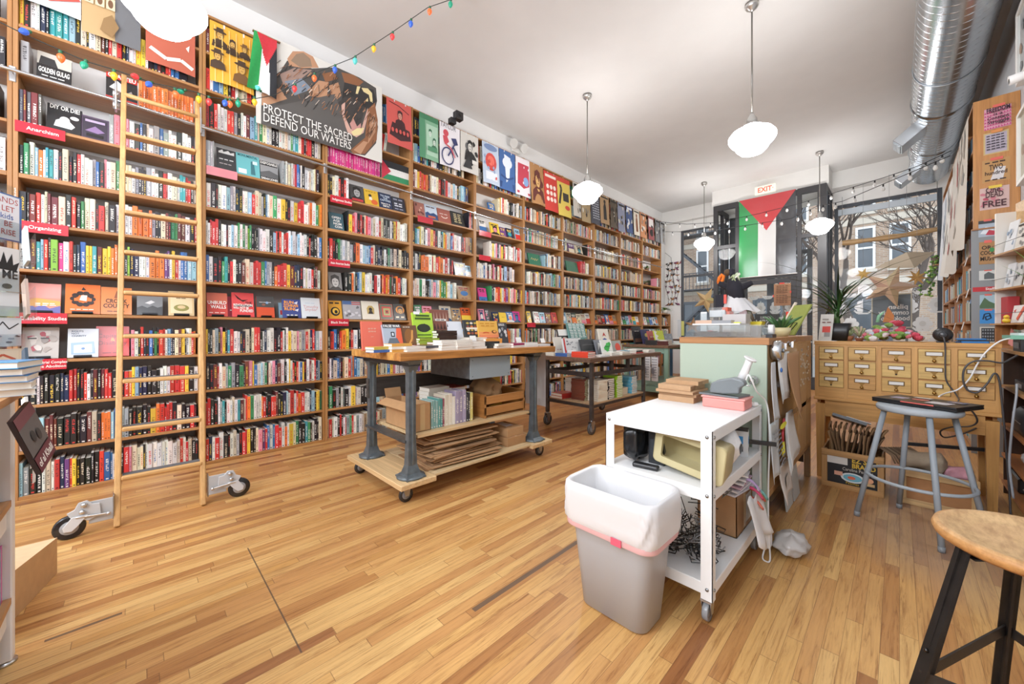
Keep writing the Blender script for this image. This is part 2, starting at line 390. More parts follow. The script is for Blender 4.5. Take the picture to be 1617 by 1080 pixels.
SZ = [.011, .331, .653, .974, 1.307, 1.623, 1.956, 2.294, 2.655, 3.01, 3.343, 3.68, 4.014]
SHELFN = ['bottom', 'second', 'third', 'fourth', 'fifth', 'sixth', 'seventh', 'eighth', 'ninth', 'tenth', 'eleventh', 'top']
BAYS = ['ladder', 'lion', 'third', 'fourth', 'fifth', 'sixth', 'seventh', 'eighth', 'ninth', 'tenth']
WD = ['#b27f4b', '#a9763f', '#b8854f', '#a87440']
BLAB = {-1: 'tall oak bookcase bay cut off by the picture edge, behind the card rack', 0: 'tall oak bookcase bay with the rolling ladder leaning on it',
        1: 'tall oak bookcase bay just right of the ladder, under the bear poster', 2: 'tall oak bookcase bay with the Black Studies sign, behind the workbench end',
        3: 'tall oak bookcase bay under the green, bicycle and black-white posters', 4: 'tall oak bookcase bay under the crab and blue city posters',
        5: 'tall oak bookcase bay under the brown, red and yellow posters', 6: 'tall oak bookcase bay behind the middle hanging lamp',
        7: 'tall oak bookcase bay under the tan standing-figure poster', 8: 'tall oak bookcase bay under the navy and orange posters',
        9: 'last full-height oak bookcase bay beside the front pier, holding green plants'}
def bookcase(k, top=4.03):
    ya, yb = Y0+BW*k, Y0+BW*(k+1)
    if k < 0: ya = yb-1.0
    t = thing('bookcase', BLAB[k], 'bookcase', (XB-.14, (ya+yb)/2, 0), group='bookcases along the left wall')
    w = WD[k % 4]; x0 = XL+.003
    MB().box(x0, XB, ya+.001, ya+.024, 0, top, 'wood_z', w).build('side_panel', t, bevel=.002)
    MB().box(x0, XB, yb-.024, yb-.001, 0, top, 'wood_z', w).build('side_panel', t, bevel=.002)
    for i, z in enumerate(SZ):
        th = .011 if i != 7 else .02
        MB().box(x0+.004, XB-.003, ya+.024, yb-.024, z-th, z+.011, 'wood_y', w).build('shelf', t, bevel=.002)
    MB().box(x0, x0+.004, ya+.024, yb-.024, .02, 2.62, 'matte', '#a39c95').build('back_panel', t)
for k in range(-1, 10): bookcase(k)
yl = Y0+BW*10
t = thing('low_bookcase', 'short low oak bookcase at the window end of the wall of books', 'bookcase', (XB-.14, yl+.3, 0))
MB().box(XL+.003, XB, yl+.002, yl+.022, 0, 1.62, 'wood_z', WD[0]).build('side_panel', t)
MB().box(XL+.003, XB, yl+.55, yl+.572, 0, 1.62, 'wood_z', WD[0]).build('side_panel', t)
for z in SZ[:6]: MB().box(XL+.006, XB-.003, yl+.022, yl+.55, z-.011, z+.011, 'wood_y', WD[0]).build('shelf', t)
MASS = MB()                # everything beyond the 300 nearest
CAND = []
def book_simple(mb, y, tk, h, d, xf, z, lean, c, ink, top='#e6dfd0', sgn=1):
    mb.T = M.Translation((xf, y, z)) @ M.Rotation(-lean, 4, 'X')
    i = [mb.av(p) for p in ((-d*sgn, 0, 0), (0, 0, 0), (0, tk, 0), (-d*sgn, tk, 0), (-d*sgn, 0, h), (0, 0, h), (0, tk, h), (-d*sgn, tk, h))]
    bk = (R.randrange(1, 400), h, R.random())
    mb.fa([i[q] for q in (1, 2, 6, 5)], 'spine', c, uv=[(0, 0), (1, 0), (1, h), (0, h)], bk=bk, ink=ink)
    for q in ((0, 1, 5, 4), (2, 3, 7, 6)): mb.fa([i[a] for a in q], 'spine', c, bk=bk, ink=c, uv=[(0, 9)]*4)
    mb.fa([i[q] for q in (4, 5, 6, 7)], 'paper', top)
    mb.T = None
def book_full(y, tk, h, d, xf, z, lean, c, ink, label, group, top):
    mb = MB(M.Translation((xf, y, z)) @ M.Rotation(-lean, 4, 'X'))
    b = min(.004, tk*.22); q = .0016
    bk = (R.randrange(1, 400), h, R.random())
    P = [(-b, 0), (0, b), (0, tk-b), (-b, tk)]
    us = [-.2, b/tk, 1-b/tk, 1.2]
    for j in range(3):
        a, e = P[j], P[j+1]
        mb.poly([(a[0], a[1], 0), (e[0], e[1], 0), (e[0], e[1], h), (a[0], a[1], h)], 'spine', c, bk=bk, ink=ink, uv=[(us[j], 0), (us[j+1], 0), (us[j+1], h), (us[j], h)])
    for yy0, yy1 in ((0, q), (tk-q, tk)):
        mb.box(-d, -b, yy0, yy1, 0, h, 'gloss', c)
    mb.box(-d+.003, -b*.8, q, tk-q, .002, h-.003, 'paper', top)
    return mb.build('book', None, label, 'book', group, origin=(xf-d/2, y+tk/2, z))
def row(k, i, ya, yb, seq, hs=None, ts=None, end=0):
    """spines along one shelf from ya to yb; seq = colour letters (repeated/looped), end = last n books lean"""
    y = ya; z = SZ[i]+.0115; n = 0; out = []
    if not seq: seq = rnd_seq(k)
    auto = len(seq)
    ts = ts or min(.036 if hs != .235 else .05, (yb-ya)/max(auto, 1))
    while True:
        c = seq[n] if n < len(seq) else None
        if c is None: break
        tk = max(.009, ts*R.choice((R.uniform(.55, .9), R.uniform(.8, 1.2), R.uniform(1.1, 1.6))))
        if y+tk > yb: break
        h = R.choice((.198, .203, .21, .215, .222, .229, .235, .24)) if not hs else hs*R.uniform(.985, 1.015)
        d = R.uniform(.135, .16) if h < .225 else R.uniform(.15, .17)
        if c != '_':
            out.append([k, i, y, tk-.0006, h, d, XB-R.uniform(.012, .03), z, 0.0, c])
        y += tk; n += 1
    if end and len(out) > end:
        for b in out[-end:]:
            b[8] = R.uniform(.10, .14); b[7] += b[3]*math.sin(b[8])+.0005
        sh = out[-1][2]+out[-1][3]+out[-1][4]*.14 - yb
        for b in out[-end:]:
            b[2] += 0.0 if sh < 0 else -0.0
            b[4] *= .97
        lim = [b for b in out if b[2]+b[3]+b[4]*math.sin(b[8])*1.02 < yb]
        out[:] = lim
    CAND.extend(out)
WT = [('w', 24), ('k', 15), ('c', 12), ('e', 7), ('r', 9), ('o', 5), ('y', 5), ('g', 4), ('b', 5), ('n', 5), ('t', 3), ('l', 4), ('m', 5), ('p', 3), ('s', 6), ('S', 6), ('u', 2), ('d', 4)]
WT2 = [('w', 14), ('k', 8), ('c', 16), ('e', 10), ('r', 5), ('o', 3), ('y', 2), ('g', 3), ('b', 4), ('n', 5), ('t', 2), ('l', 4), ('m', 7), ('p', 2), ('s', 14), ('S', 16), ('d', 8)]
def rnd_seq(k, n=None):
    w = WT if k < 5 else WT2
    n = n or R.randrange(30, 40)
    return ''.join(R.choices([a for a, b in w], [b for a, b in w], k=n))
def yu(u, x=XB): return onX(u, HY, x).y
def inner(k): return Y0+BW*k+.026, Y0+BW*(k+1)-.026
FREE = {}                         # face-out zones: (bay, shelf) -> list of (ya, yb)
def seqrow(k, i, seq, ya=None, yb=None, **kw):
    a, b = inner(k); row(k, i, a if ya is None else ya, b if yb is None else yb, seq, **kw); FREE[(k, i)] = 1
a0, b0 = inner(0)
seqrow(0, 11, 'yykkwwwnktwkcwwwkmrcwkkrrkwwcwwkbmk', hs=.22)
seqrow(0, 10, 'ykwwnktttlkckwcmkrcrknwwyywkknmkrrmp', yb=a0+.80); row(0, 10, a0+.80, a0+.98, 'bbk', end=3)
row(0, 9, a0+.004, yu(57), 'ee', hs=.235); row(0, 9, yu(219, -4.41), b0-.01, 'o'*18, hs=.215); FREE[(0, 9)] = 1
seqrow(0, 8, 'dmdmd', yb=yu(68, -4.35), hs=.235); row(0, 8, yu(173, -4.42), b0-.005, 'epppwkbkcwebewwkwwwkeo')
seqrow(0, 7, 'kgwlowttwkckkrwwwebkpwcgwccwekkkewwkrrwcwttrrkcr')
seqrow(0, 6, 'kkmrwcmmckrkgcwkrckwrwwooooekkcmkggmmwkr')
seqrow(0, 5, 'wkmtlrkGPwrknbyytmyyooswkGnnwwwooouuwyrwbbll')
row(0, 3, yu(207, -4.42), b0, 'pwkrnkbkgkrrwlnkcmykwcro'); FREE[(0, 3)] = 1
seqrow(0, 2, 'kkkwkkkknnrrkkrwkmkmrrkkkroylnnkkkwwwrrrykwwe')
seqrow(0, 1, 'wwelmmmkkkkkmckooolbbeekkkkkyorrrrkckkrkwkke')
seqrow(0, 0, 'lekkwcwrnurykkkkkrbbwckrpccckwwwwwwwwcrwrckknn')
a1, b1 = inner(1)
seqrow(1, 11, 'mwlykbkrwccrwwkcwrbyklwcwkrrwcw'); seqrow(1, 10, 'rwblykrwccrklwwkcwrbyklwcwkrrwcw')
seqrow(1, 9, 'rkrwwwrrekwwmltcgcwwkkwwcwgltwrkrrkwcw')
row(1, 8, a1, yu(341, -4.35), 'eeee', hs=.24); row(1, 8, yu(443, -4.41), b1, 'eewwccwprbbwkwwcwwcmk'); FREE[(1, 8)] = 1
seqrow(1, 7, 'wkkwwlewnkwwlrcSwklwcgwykkwyrrwcowgyowlp')
seqrow(1, 6, 'wwrrrkwwkwlwgwgwGgkkkewwwklrkrwrrwlwwlwwwkrkkkwb')
seqrow(1, 5, 'bwkkgtkrwkkmcwrrrgbeekorrrymnnkwcwrkmwwww')
seqrow(1, 3, 'ykkcekpyktrwwnkckcrrkwnwwkkrwkwywcpcewrcnrbew')
seqrow(1, 2, 'kkmrwcegekgkmpybwwlwgkcwpnmwkwywrkrwbykwmwrnek')
seqrow(1, 1, 'rrkkwwtkwwcwtmcrogwwworkkrrmkknlwrwrorwwnlkyygy')
seqrow(1, 0, 'rnwrwkkwcekrrykkcpurbwbrrwowycgkktgkwkkcwrrw')
a2, b2 = inner(2)
row(2, 8, a2, yu(553, -4.35), 'kkcwrkrw'); row(2, 8, yu(642, -4.41), b2, 'kny'); FREE[(2, 8)] = 1
seqrow(2, 7, 'kyrpkrkcrpwcwrckekwkyrcwwwwww', ya=yu(546, -4.405)); seqrow(2, 6, 'krkkgewewekowllbrcknnkwkgekckckkkc')
seqrow(2, 5, 'kkowkblywwwkrwkoryogmkornww', ya=yu(542, -4.405), end=0); seqrow(2, 3, 'krbkroykrwkkwwrkwkrwkcr')
seqrow(2, 9, 'P'*26, yb=yu(601, -4.35), hs=.2)
row(2, 10, b2-.42, b2-.1, 'rrw', end=2); FREE[(2, 10)] = 1; row(2, 11, b2-.42, b2-.25, 'bbebl'); FREE[(2, 11)] = 1
seqrow(3, 8, 'krrkkk', ya=yu(737, -4.405));
seqrow(3, 5, 'wcwgwkklwplwyggywwlcw', yb=yu(723, -4.35)); seqrow(3, 6, 'kwnkooowrcroowrwkrw', yb=yu(718, -4.35))
seqrow(3, 7, 'ktlyckwpyrkwktyoecbrwwwkrsmkgrw'); seqrow(3, 9, 'mwyrorokcwwcrkwrwclwkelbn'); seqrow(3, 10, 'wlbknetkwwnkksewkcwwkksc')
seqrow(4, 7, 'wwywwpkwpykrwkcwwrwkwrwc', ya=yu(770, -4.405)); seqrow(4, 6, 'nwcwwbwkwmpwkcyrwklmkwcw'); seqrow(4, 8, '', ya=yu(826, -4.405), yb=inner(4)[1])
seqrow(4, 5, 'gnkworywruywpwrpykmy', ya=yu(771, -4.405)); seqrow(4, 9, 'cywrcwwkkwkwwkek', ya=yu(783, -4.405)); seqrow(5, 7, 'lklcwckcwsmkwee', ya=yu(857, -4.405)); seqrow(6, 7, 'rrkrrmcw', ya=yu(914, -4.405))
for i in (4,):
    for k in range(10): FREE[(k, i)] = 1
FREE[(6, 8)] = 1; FREE[(9, 7)] = 1; FREE[(9, 8)] = 1
for k in range(-1, 10):
    a, b = inner(k)
    if k == -1: a = b-.30
    for i in range(12):
        if (k, i) not in FREE: row(k, i, a, b, rnd_seq(k, 10 if k < 0 else None) if k != -1 else rnd_seq(0, 10))
row(9, 7, yu(1036, -4.37), inner(9)[1], 'pkwkrkkw'); pass
row(6, 8, inner(6)[0], inner(6)[0]+.12, 'rkbc'); row(6, 8, inner(6)[1]-.2, inner(6)[1], 'krmscm')
for i in range(4): row(10, i, yl+.024, yl+.54, rnd_seq(9, 17))
row(10, 4, yl+.024, yl+.3, rnd_seq(9, 9))
def shown(b):
    k, i, y, tk, h, d, xf, z, lean, c = b
    dep = -SA*xf+CA*(y+tk/2)
    if dep < .5: return 0
    u = CX+F*(CA*xf+SA*(y+tk/2))/dep; v = HY-F*(z+h/2-CH)/dep
    if u < 12 or v < 10 or u > 1600: return 0
    if u < 135 and v > 300 and u < 40: return 0
    return tk*h*(-xf)/dep**3
CAND.sort(key=shown, reverse=True)
ink = {'w': 'kkrdnb', 'k': 'wwwyrc', 'c': 'kkmrd', 'r': 'wwkc', 'o': 'wkk', 'y': 'kkr', 'g': 'wwk', 'b': 'www', 'n': 'wwyc', 't': 'wwk', 'p': 'kwr', 'e': 'kwk', 'm': 'cyw', 'u': 'w', 'l': 'nkw', 's': 'kkw', 'G': 'k', 'd': 'wwe', 'P': 'w', 'S': 'kmd', 'O': 'w'}
def jit(c):
    q = C(c).lstrip('#'); r, g, b = (int(q[i:i+2], 16) for i in (0, 2, 4)); f = R.uniform(.86, 1.06)
    return '#%02x%02x%02x' % tuple(max(0, min(255, int(x*f+R.uniform(-7, 7)))) for x in (r, g, b))
top300 = CAND[:300]; order = {}
rank = {}
for b in sorted(CAND, key=lambda b: (b[0], b[1], b[2])):
    key = (b[0], b[1], b[9]); order[key] = order.get(key, 0)+1; rank[id(b)] = order[key]
HG = {0: 'in the ladder bay', 1: 'in the bay right of ladder', 2: 'in the Black Studies bay', -1: 'bay at picture edge', 3: 'in the fourth bay'}
pages = ['#e9e2d2', '#efe9dc', '#ddd3bf', '#f0ece2']
for b in CAND:
    k, i, y, tk, h, d, xf, z, lean, c = b
    pass
for n, b in enumerate(CAND):
    k, i, y, tk, h, d, xf, z, lean, c = b
    ik = R.choice(ink.get(c, 'wk'))
    if n < 300:
        r = rank[id(b)]
        lab = '%s book, %s%s of that colour on %s shelf, %s' % (CNAME[c], ORD[r], ' from left', SHELFN[i], HG[k].replace('in the ', ''))
        book_full(y, tk, h, d, xf, z, lean, jit(c), ik, lab, 'books standing on the oak shelves', R.choice(pages))
    else:
        book_simple(MASS, y, tk, h, d, xf, z, lean, jit(c), ik, R.choice(pages))
LAMPS = [(-3.03, .116), (-3.03, 4.45), (-1.03, 4.37), (-3.02, 8.93), (-1.02, 8.89)]
rx = -4.275
t = thing('ladder_rail', 'steel tube rail running along the bookcases for the rolling ladder', 'rail', (rx, 3, 2.9))
def railz(y): return 2.985-.034*min(max(y, 0), 5.6)/1.0*.95
m = MB(); m.tube([(rx, y, railz(y)) for y in (-1.4, -.6, 0, .43, 1.45, 2.5, 3.5, 4.5, 5.6, 7.0, 8.2, 9.6)], .0125, 'steel', '#c9ccd0', n=10); m.build('tube', t)
for k in range(0, 10):
    y = Y0+BW*k
    m = MB(); m.box(XB-.001, XB+.006, y-.016, y+.016, railz(y)-.055, railz(y)+.055, 'metal', '#d5d6d8'); m.bar((XB, y, railz(y)), (rx, y, railz(y)), .016, .02, 'metal', '#cfd0d2'); m.build('bracket', t, bevel=.004)
LX0, LXS = -3.355, -.2690
def lad(z, y, o=0): return V((LX0+LXS*z+o, y, z))
t = thing('rolling_ladder', 'light maple rolling library ladder leaning on the steel rail', 'ladder', (-3.7, .135, 0))
LW = '#cfa062'
yl0, yr0 = -.075, .338
nrm = V((1, 0, -LXS)).normalized()
for ya, yb_ in ((yl0-.005, -.062), (yr0-.008, .375)):
    m = MB(); m.bar(lad(0, ya), lad(3.15, yb_), .03, .068, 'wood_z', LW, up=(1, 0, .27)); m.build('side_rail', t, bevel=.006, seg=2)
ly = lambda z: (yl0+.014*z/3.15, yr0+.03*z/3.15)
RZ = []
for v in (755, 678, 602, 531, 462, 398, 335, 273, 212):
    d = ray(197-14*(v-122)/710, v)          # height where the sight line meets the ladder plane
    tt = (LX0+LXS*CH)/(d.x-LXS*d.z); RZ.append(CH+d.z*tt)
for k, z in enumerate(RZ):
    a, b = ly(z)
    m = MB(); m.box(LX0+LXS*z-.045, LX0+LXS*z+.042, a+.01, b-.01, z-.014, z+.014, 'wood_y', LW); r = m.build('rung', t, bevel=.009, seg=2)
    MB().box(LX0+LXS*z-.036, LX0+LXS*z+.022, a+.016, b-.016, z+.0135, z+.0165, 'matte', '#57585a').build('grip_strip', r)
m = MB(); m.cyl(lad(2.985, -.06, .03), lad(2.985, .37, .03), .016, 'wood_y', LW); m.build('handrail', t)
for y in (-.105, .392):
    s_ = 1 if y > 0 else -1
    m = MB(); m.box(-4.20, -4.135, y-.006, y+.006, 2.86, 3.08, 'metal', '#bcbec1')
    m.lathe([(.010, -.02), (.030, -.02), (.030, .02), (.010, .02)], (rx, y, railz(y)+.045), 'metal', '#d0d2d4', ax='y', n=16); m.lathe([(.010, -.02), (.026, -.02), (.026, .02), (.010, .02)], (rx, y, railz(y)-.041), 'metal', '#d0d2d4', ax='y', n=16)
    m.build('roller_hook', t, bevel=.003)
for s_, yy in ((-1, yl0-.02), (1, yr0+.02)):
    Yp = lambda a: yy+s_*a
    pl = MB(); pl.prism([(Yp(.0), .06), (Yp(.10), .06), (Yp(.10), .19), (Yp(0), .19)][::s_], (0, 1, 0), (0, 0, 1), (-3.345, 0, 0), .004, 'paint', '#b3b4b4')
    pl.box(-3.40, -3.34, yy-.004 if s_ > 0 else yy-.002, yy+.002 if s_ > 0 else yy+.004, .05, .20, 'metal', '#a9abad')
    P = pl.build('wheel_plate', t, bevel=.002)
    pts = [(.05, .11), (.10, .085), (.17, .12), (.185, .15), (.155, .165), (.14, .20), (.105, .205), (.085, .18), (.055, .175)]
    m = MB(); m.prism([(Yp(a), z) for a, z in pts][::s_], (0, 1, 0), (0, 0, 1), (-3.335, 0, 0), .006, 'plastic', '#c2c3c3')
    m.lathe([(0, .016), (.013, .014), (.013, 0)], (-3.33, Yp(.118), .182), 'metal', '#c5c7c9', ax='x', n=14); m.lathe([(0, .02), (.012, .018), (.012, 0)], (-3.33, Yp(.125), .145), 'metal', '#d2d4d6', ax='x', n=14)
    m.bar((-3.322, Yp(.02), .105), (-3.322, Yp(.15), .118), .008, .010, 'metal', '#d6d8da'); m.ball((-3.32, Yp(.02), .105), .011, .011, .011, 'metal', '#d0d0d0'); m.build('spring_lock', P, bevel=.002)
    pts = [(.10, .125), (.165, .125), (.20, .075), (.195, .05), (.165, .045), (.145, .065)]
    m = MB(); m.prism([(Yp(a), z) for a, z in pts][::s_], (0, 1, 0), (0, 0, 1), (-3.326, 0, 0), .005, 'plastic', '#cfd0d0'); m.prism([(Yp(a), z) for a, z in pts][::s_], (0, 1, 0), (0, 0, 1), (-3.372, 0, 0), .005, 'metal', '#b2b4b5'); m.build('fork', P, bevel=.002)
    m = MB(); m.lathe([(.012, -.017), (.034, -.016), (.038, -.012), (.058, -.015), (.066, -.010), (.066, .010), (.058, .015), (.038, .012), (.034, .016), (.012, .017)], (-3.347, Yp(.175), .066), 'gloss', '#232426', n=28, ax='x',
            cols=['#9a9b9c', '#9a9b9c', '#1d1e20', '#1d1e20', '#26272a', '#1d1e20', '#1d1e20', '#9a9b9c', '#9a9b9c']); m.build('wheel', P)
def sign(u0, u1, i, text, label, c='#c22836', h=.078, n2=False):
    ya, yb = yu(u0, XB+.01), yu(u1, XB+.01); z1 = SZ[i]+.016; w = yb-ya
    m = MB(); m.box(XB+.002, XB+.006, ya, yb, z1-h, z1, 'gloss', c)
    m.box(XB-.02, XB+.002, ya, yb, z1-.003, z1, 'gloss', c)
    it = []
    if isinstance(text, str): it.append(('t', text, .54, .34, .024, '#f6efe9', 'c', .9, .012))
    elif isinstance(text, tuple):
        it.append(('t', text[0], .54, .58, .018, '#f6efe9', 'c', .96, .010)); it.append(('t', text[1], .54, .2, .018, '#f6efe9', 'c', .9, .010))
    m.art((XB+.0062, ya, z1-h), (0, 1, 0), (0, 0, 1), w, h, it, 'paper')
    solo(m, 'section_sign', label, 'sign', 'section signs on the shelf edges', bevel=.001)
sign(23, 103, 8, 'Anarchism', 'red shelf-edge sign reading Anarchism')
sign(25, 108, 6, 'Organizing', 'red shelf-edge sign reading Organizing')
sign(24, 106, 4, 'Disability Studies', 'red shelf-edge sign reading Disability Studies')
sign(24, 105, 3, ('Prison-Industrial Complex', 'and Police Abolition'), 'red shelf-edge sign reading Prison-Industrial Complex and Police Abolition')
sign(326, 375, 8, None, 'faded pink blank-looking shelf-edge sign right of the ladder', '#d98a92')
sign(522, 556, 8, 'Indigenous Studies', 'red shelf-edge sign reading Indigenous Studies')
sign(519, 553, 6, 'Asian American Studies', 'red shelf-edge sign reading Asian American Studies')
sign(519, 551, 4, 'Black Studies', 'red shelf-edge sign reading Black Studies')
sign(660, 684, 8, None, 'bright red shelf-edge sign under the brown face-out book, fourth bay')
sign(757, 776, 8, None, 'red shelf-edge sign on the upper display shelf of the fifth bay')
sign(757, 775, 7, None, 'red shelf-edge sign one shelf under the upper display shelf, fifth bay')
sign(833, 846, 4, None, 'small red sign on the lower display shelf of the sixth bay')
def words(x0, x1, y, h, c, n=3, rr=None):
    rr = rr or R; out = []; x = x0; tot = x1-x0
    for k in range(n):
        wv = tot/n*rr.uniform(.62, .9); out.append(('r', x, y, x+wv, y+h, c)); x += tot/n
    return out
def para(x0, x1, y1, y0, c, rows=6, rr=None):
    out = []; st = (y1-y0)/rows
    for k in range(rows): out += words(x0, x1, y1-(k+.7)*st, st*.42, c, 4, rr)
    return out
def person(x, y, s, skin, dark, hat=None, asp=.7):
    """simple cut-out portrait: shoulders, head, hair or hat"""
    o = [('p', [(x-.9*s, y-1.5*s*asp), (x-.75*s, y-.75*s*asp), (x-.3*s, y-.45*s*asp), (x+.3*s, y-.45*s*asp), (x+.75*s, y-.75*s*asp), (x+.9*s, y-1.5*s*asp)], dark),
         ('e', x, y+.1*s*asp, .42*s, .62*s*asp, dark), ('e', x, y, .32*s, .5*s*asp, skin),
         ('r', x-.2*s, y+.05*s*asp, x-.06*s, y+.12*s*asp, dark), ('r', x+.06*s, y+.05*s*asp, x+.2*s, y+.12*s*asp, dark), ('r', x-.1*s, y-.26*s*asp, x+.1*s, y-.2*s*asp, dark)]
    if hat: o += [('e', x, y+.42*s*asp, .75*s, .16*s*asp, hat), ('p', [(x-.42*s, y+.4*s*asp), (x-.36*s, y+.85*s*asp), (x+.36*s, y+.85*s*asp), (x+.42*s, y+.4*s*asp)], hat)]
    else: o += [('p', [(x-.4*s, y+.2*s*asp), (x-.38*s, y+.6*s*asp), (x, y+.78*s*asp), (x+.38*s, y+.6*s*asp), (x+.4*s, y+.2*s*asp), (x, y+.42*s*asp)], dark)]
    return o
def blobs(n, c, rr, x0=.1, x1=.9, y0=.15, y1=.85, s=.12):
    out = []
    for k in range(n):
        x, y = rr.uniform(x0, x1), rr.uniform(y0, y1); q = []
        for j in range(7):
            a = 2*PI*j/7; f = rr.uniform(.5, 1.1)*s; q.append((x+f*math.cos(a), y+f*math.sin(a)*.8))
        out.append(('p', q, c if isinstance(c, str) else rr.choice(c)))
    return out
def poster(u0, u1, z0, z1, c, items, label, x=XB+.022, tilt=0.0, curl=.02, nm='hanging_poster', back=None):
    ya, yb = yu(u0, x), yu(u1, x); w = yb-ya; h = z1-z0
    bend = lambda a, b: curl*(1-b)**2*math.sin(PI*(.15+.7*a))+tilt*(1-b)*h
    m = MB()
    n_ = 8
    def P(a, b): p = V((x, ya+a*w, z0+b*h)); p.x += bend(a, b); return p
    m.grid(lambda a, b: P(a, b), 8, 8, 'paper', c)
    m.art((x, ya, z0), (0, 1, 0), (0, 0, 1), w, h, items, 'paper', bend=lambda a, b: bend(a, b)+.0015, eps=.0007)
    m.box(x-.02, x+.001, ya+w*.3, ya+w*.3+.012, z1-.03, z1+.004, 'plastic', '#d8d8d8'); m.box(x-.02, x+.001, ya+w*.75, ya+w*.75+.012, z1-.03, z1+.004, 'plastic', '#d8d8d8')
    return solo(m, nm, label, 'poster' if nm == 'hanging_poster' else 'flag', 'posters hung along the bookcase tops' if nm == 'hanging_poster' else None)
q = random.Random(5)
poster(20, 128, 3.52, 4.0, '#dfe9ee', [('r', .0, .3, .3, 1, '#c84238'), ('t', 'MES', .12, .6, .07, '#efe6e0', 'c', .24)] + sum([[('l', [(.35+.1*k, .1+.08*k), (.5+.08*k, .5), (.4+.12*k, .9)], .006, '#5c8fa6')] for k in range(5)], []) + [('l', [(.05, .2), (.5, .12), (.98, .3)], .02, '#c94b40')], 'pale blue line-drawn poster with a red corner, top left')
poster(129, 222, 3.45, 4.0, '#b99868', [('r', .55, 0, 1, .95, '#66676a')] + [('l', [(.58, .1+.1*k), (.97, .12+.1*k)], .008, '#3c3d40') for k in range(8)] + sum([[('r', .04+.18*i, .42+.19*j, .19+.18*i, .58+.19*j, '#dac9a4'), ('e', .115+.18*i, .5+.19*j, .045, .06, '#6b4a30')] for i in range(3) for j in range(3)], []) + [('p', [(.3, .08), (.5, .02), (.62, .2), (.5, .35), (.36, .26)], '#8a6a40')], 'tan poster with a grid of small faces and a grey text column')
poster(230, 308, 3.40, 3.95, '#b1573f', [('e', .55, .72, .32, .2, '#e5cfc0'), ('e', .55, .72, .22, .13, '#b1573f'), ('l', [(.08, .22), (.4, .12), (.7, .18), (.95, .1)], .03, '#efe0d5'), ('p', [(.15, .62), (.22, .68), (.2, .55)], '#efe0d5'), ('p', [(.8, .4), (.88, .46), (.86, .35)], '#efe0d5'), ('p', [(.42, .42), (.5, .5), (.6, .42), (.5, .46)], '#efe0d5')], 'brick red poster with pale curved shapes beside the near lamp')
br, dk, sk = '#6d4a22', '#3d2a18', '#c79a4a'
poster(331, 400, 3.42, 3.97, '#e2a52c', [('r', .1+.16*k, 0, .12+.16*k, .95, '#ecc773') for k in range(6)] + person(.22, .8, .2, sk, dk, dk) + person(.5, .72, .17, sk, dk) + person(.78, .72, .15, sk, dk, br) + person(.16, .42, .2, sk, dk, dk) + person(.7, .34, .24, sk, br, dk) + [('t', 'BUILDING', .3, .6, .035, dk, 'c', .5), ('t', 'FREEDOM', .66, .53, .035, dk, 'c', .5)], 'yellow poster of brown portraits reading Building Freedom', curl=.05)
bx0, bx1, bz0, bz1 = yu(404, -4.3), yu(603, -4.3), 3.175, 4.06
def bp(cx, cy):
    yb_ = 755+.353*(cx-400); yt = 240+.427*(cx-410); return ((cx-400)/765.0, (yb_-cy)/(yb_-yt))
def BP(*pts): return [bp(*p) for p in pts]
gd, gm, bn_, tan_, crm = '#4a4744', '#6b6762', '#8a5a3a', '#b98a68', '#e6d49a'
it = [('p', BP((425, 690), (430, 560), (520, 470), (560, 400), (700, 440), (850, 430), (1000, 490), (1120, 560), (1128, 640), (1110, 700), (1135, 800), (1120, 900), (1040, 970), (940, 975), (700, 900), (425, 770)), gd),
      ('p', BP((560, 390), (590, 345), (650, 335), (705, 370), (740, 435), (650, 440), (575, 430)), tan_), ('p', BP((580, 400), (610, 360), (650, 350), (690, 385), (700, 430), (630, 435)), '#8d7660'),
      ('p', BP((520, 480), (600, 440), (700, 450), (640, 500), (540, 540)), '#9a8074'), ('p', BP((430, 590), (520, 560), (560, 620), (480, 650), (428, 660)), tan_), ('p', BP((545, 520), (640, 500), (700, 560), (600, 600)), '#7b8796'),
      ('p', BP((690, 560), (740, 510), (800, 520), (790, 600), (740, 610), (680, 600)), tan_), ('p', BP((800, 540), (860, 520), (880, 600), (830, 640)), tan_), ('p', BP((880, 460), (960, 470), (1030, 520), (960, 570), (900, 520)), bn_), ('p', BP((760, 470), (830, 455), (860, 500), (780, 520)), bn_),
      ('p', BP((900, 520), (980, 540), (1100, 570), (1125, 640), (1060, 690), (980, 640), (880, 640)), '#2c2a29'),
      ('p', BP((860, 640), (930, 590), (1000, 640), (1040, 680), (1010, 780), (960, 800), (900, 740)), '#3a3634'),
      ('p', BP((975, 590), (985, 545), (1008, 548), (990, 592)), crm), ('p', BP((1015, 555), (1060, 560), (1090, 590), (1096, 650), (1078, 640), (1068, 600), (1030, 580)), crm), ('p', BP((1035, 640), (1060, 618), (1062, 640)), crm),
      ('p', BP((880, 655), (905, 640), (900, 720), (940, 800), (1000, 840), (1060, 680), (1062, 720), (1030, 830), (980, 855), (920, 820), (885, 730)), '#d2a898'),
      ('p', BP((935, 770), (960, 740), (985, 790), (1010, 770), (1015, 810), (960, 830)), '#c58f86'), ('p', BP((945, 820), (985, 800), (1035, 800), (1010, 840), (960, 845)), crm),
      ('p', BP((1060, 690), (1110, 650), (1132, 760), (1125, 880), (1040, 960), (960, 960), (940, 930), (1040, 860)), bn_), ('p', BP((1075, 740), (1110, 720), (1115, 830), (1060, 900), (1070, 820)), tan_), ('p', BP((960, 930), (1030, 880), (1060, 890), (1010, 960)), tan_),
      ('p', BP((428, 680), (840, 590), (900, 760), (945, 930), (425, 765)), '#565350')]
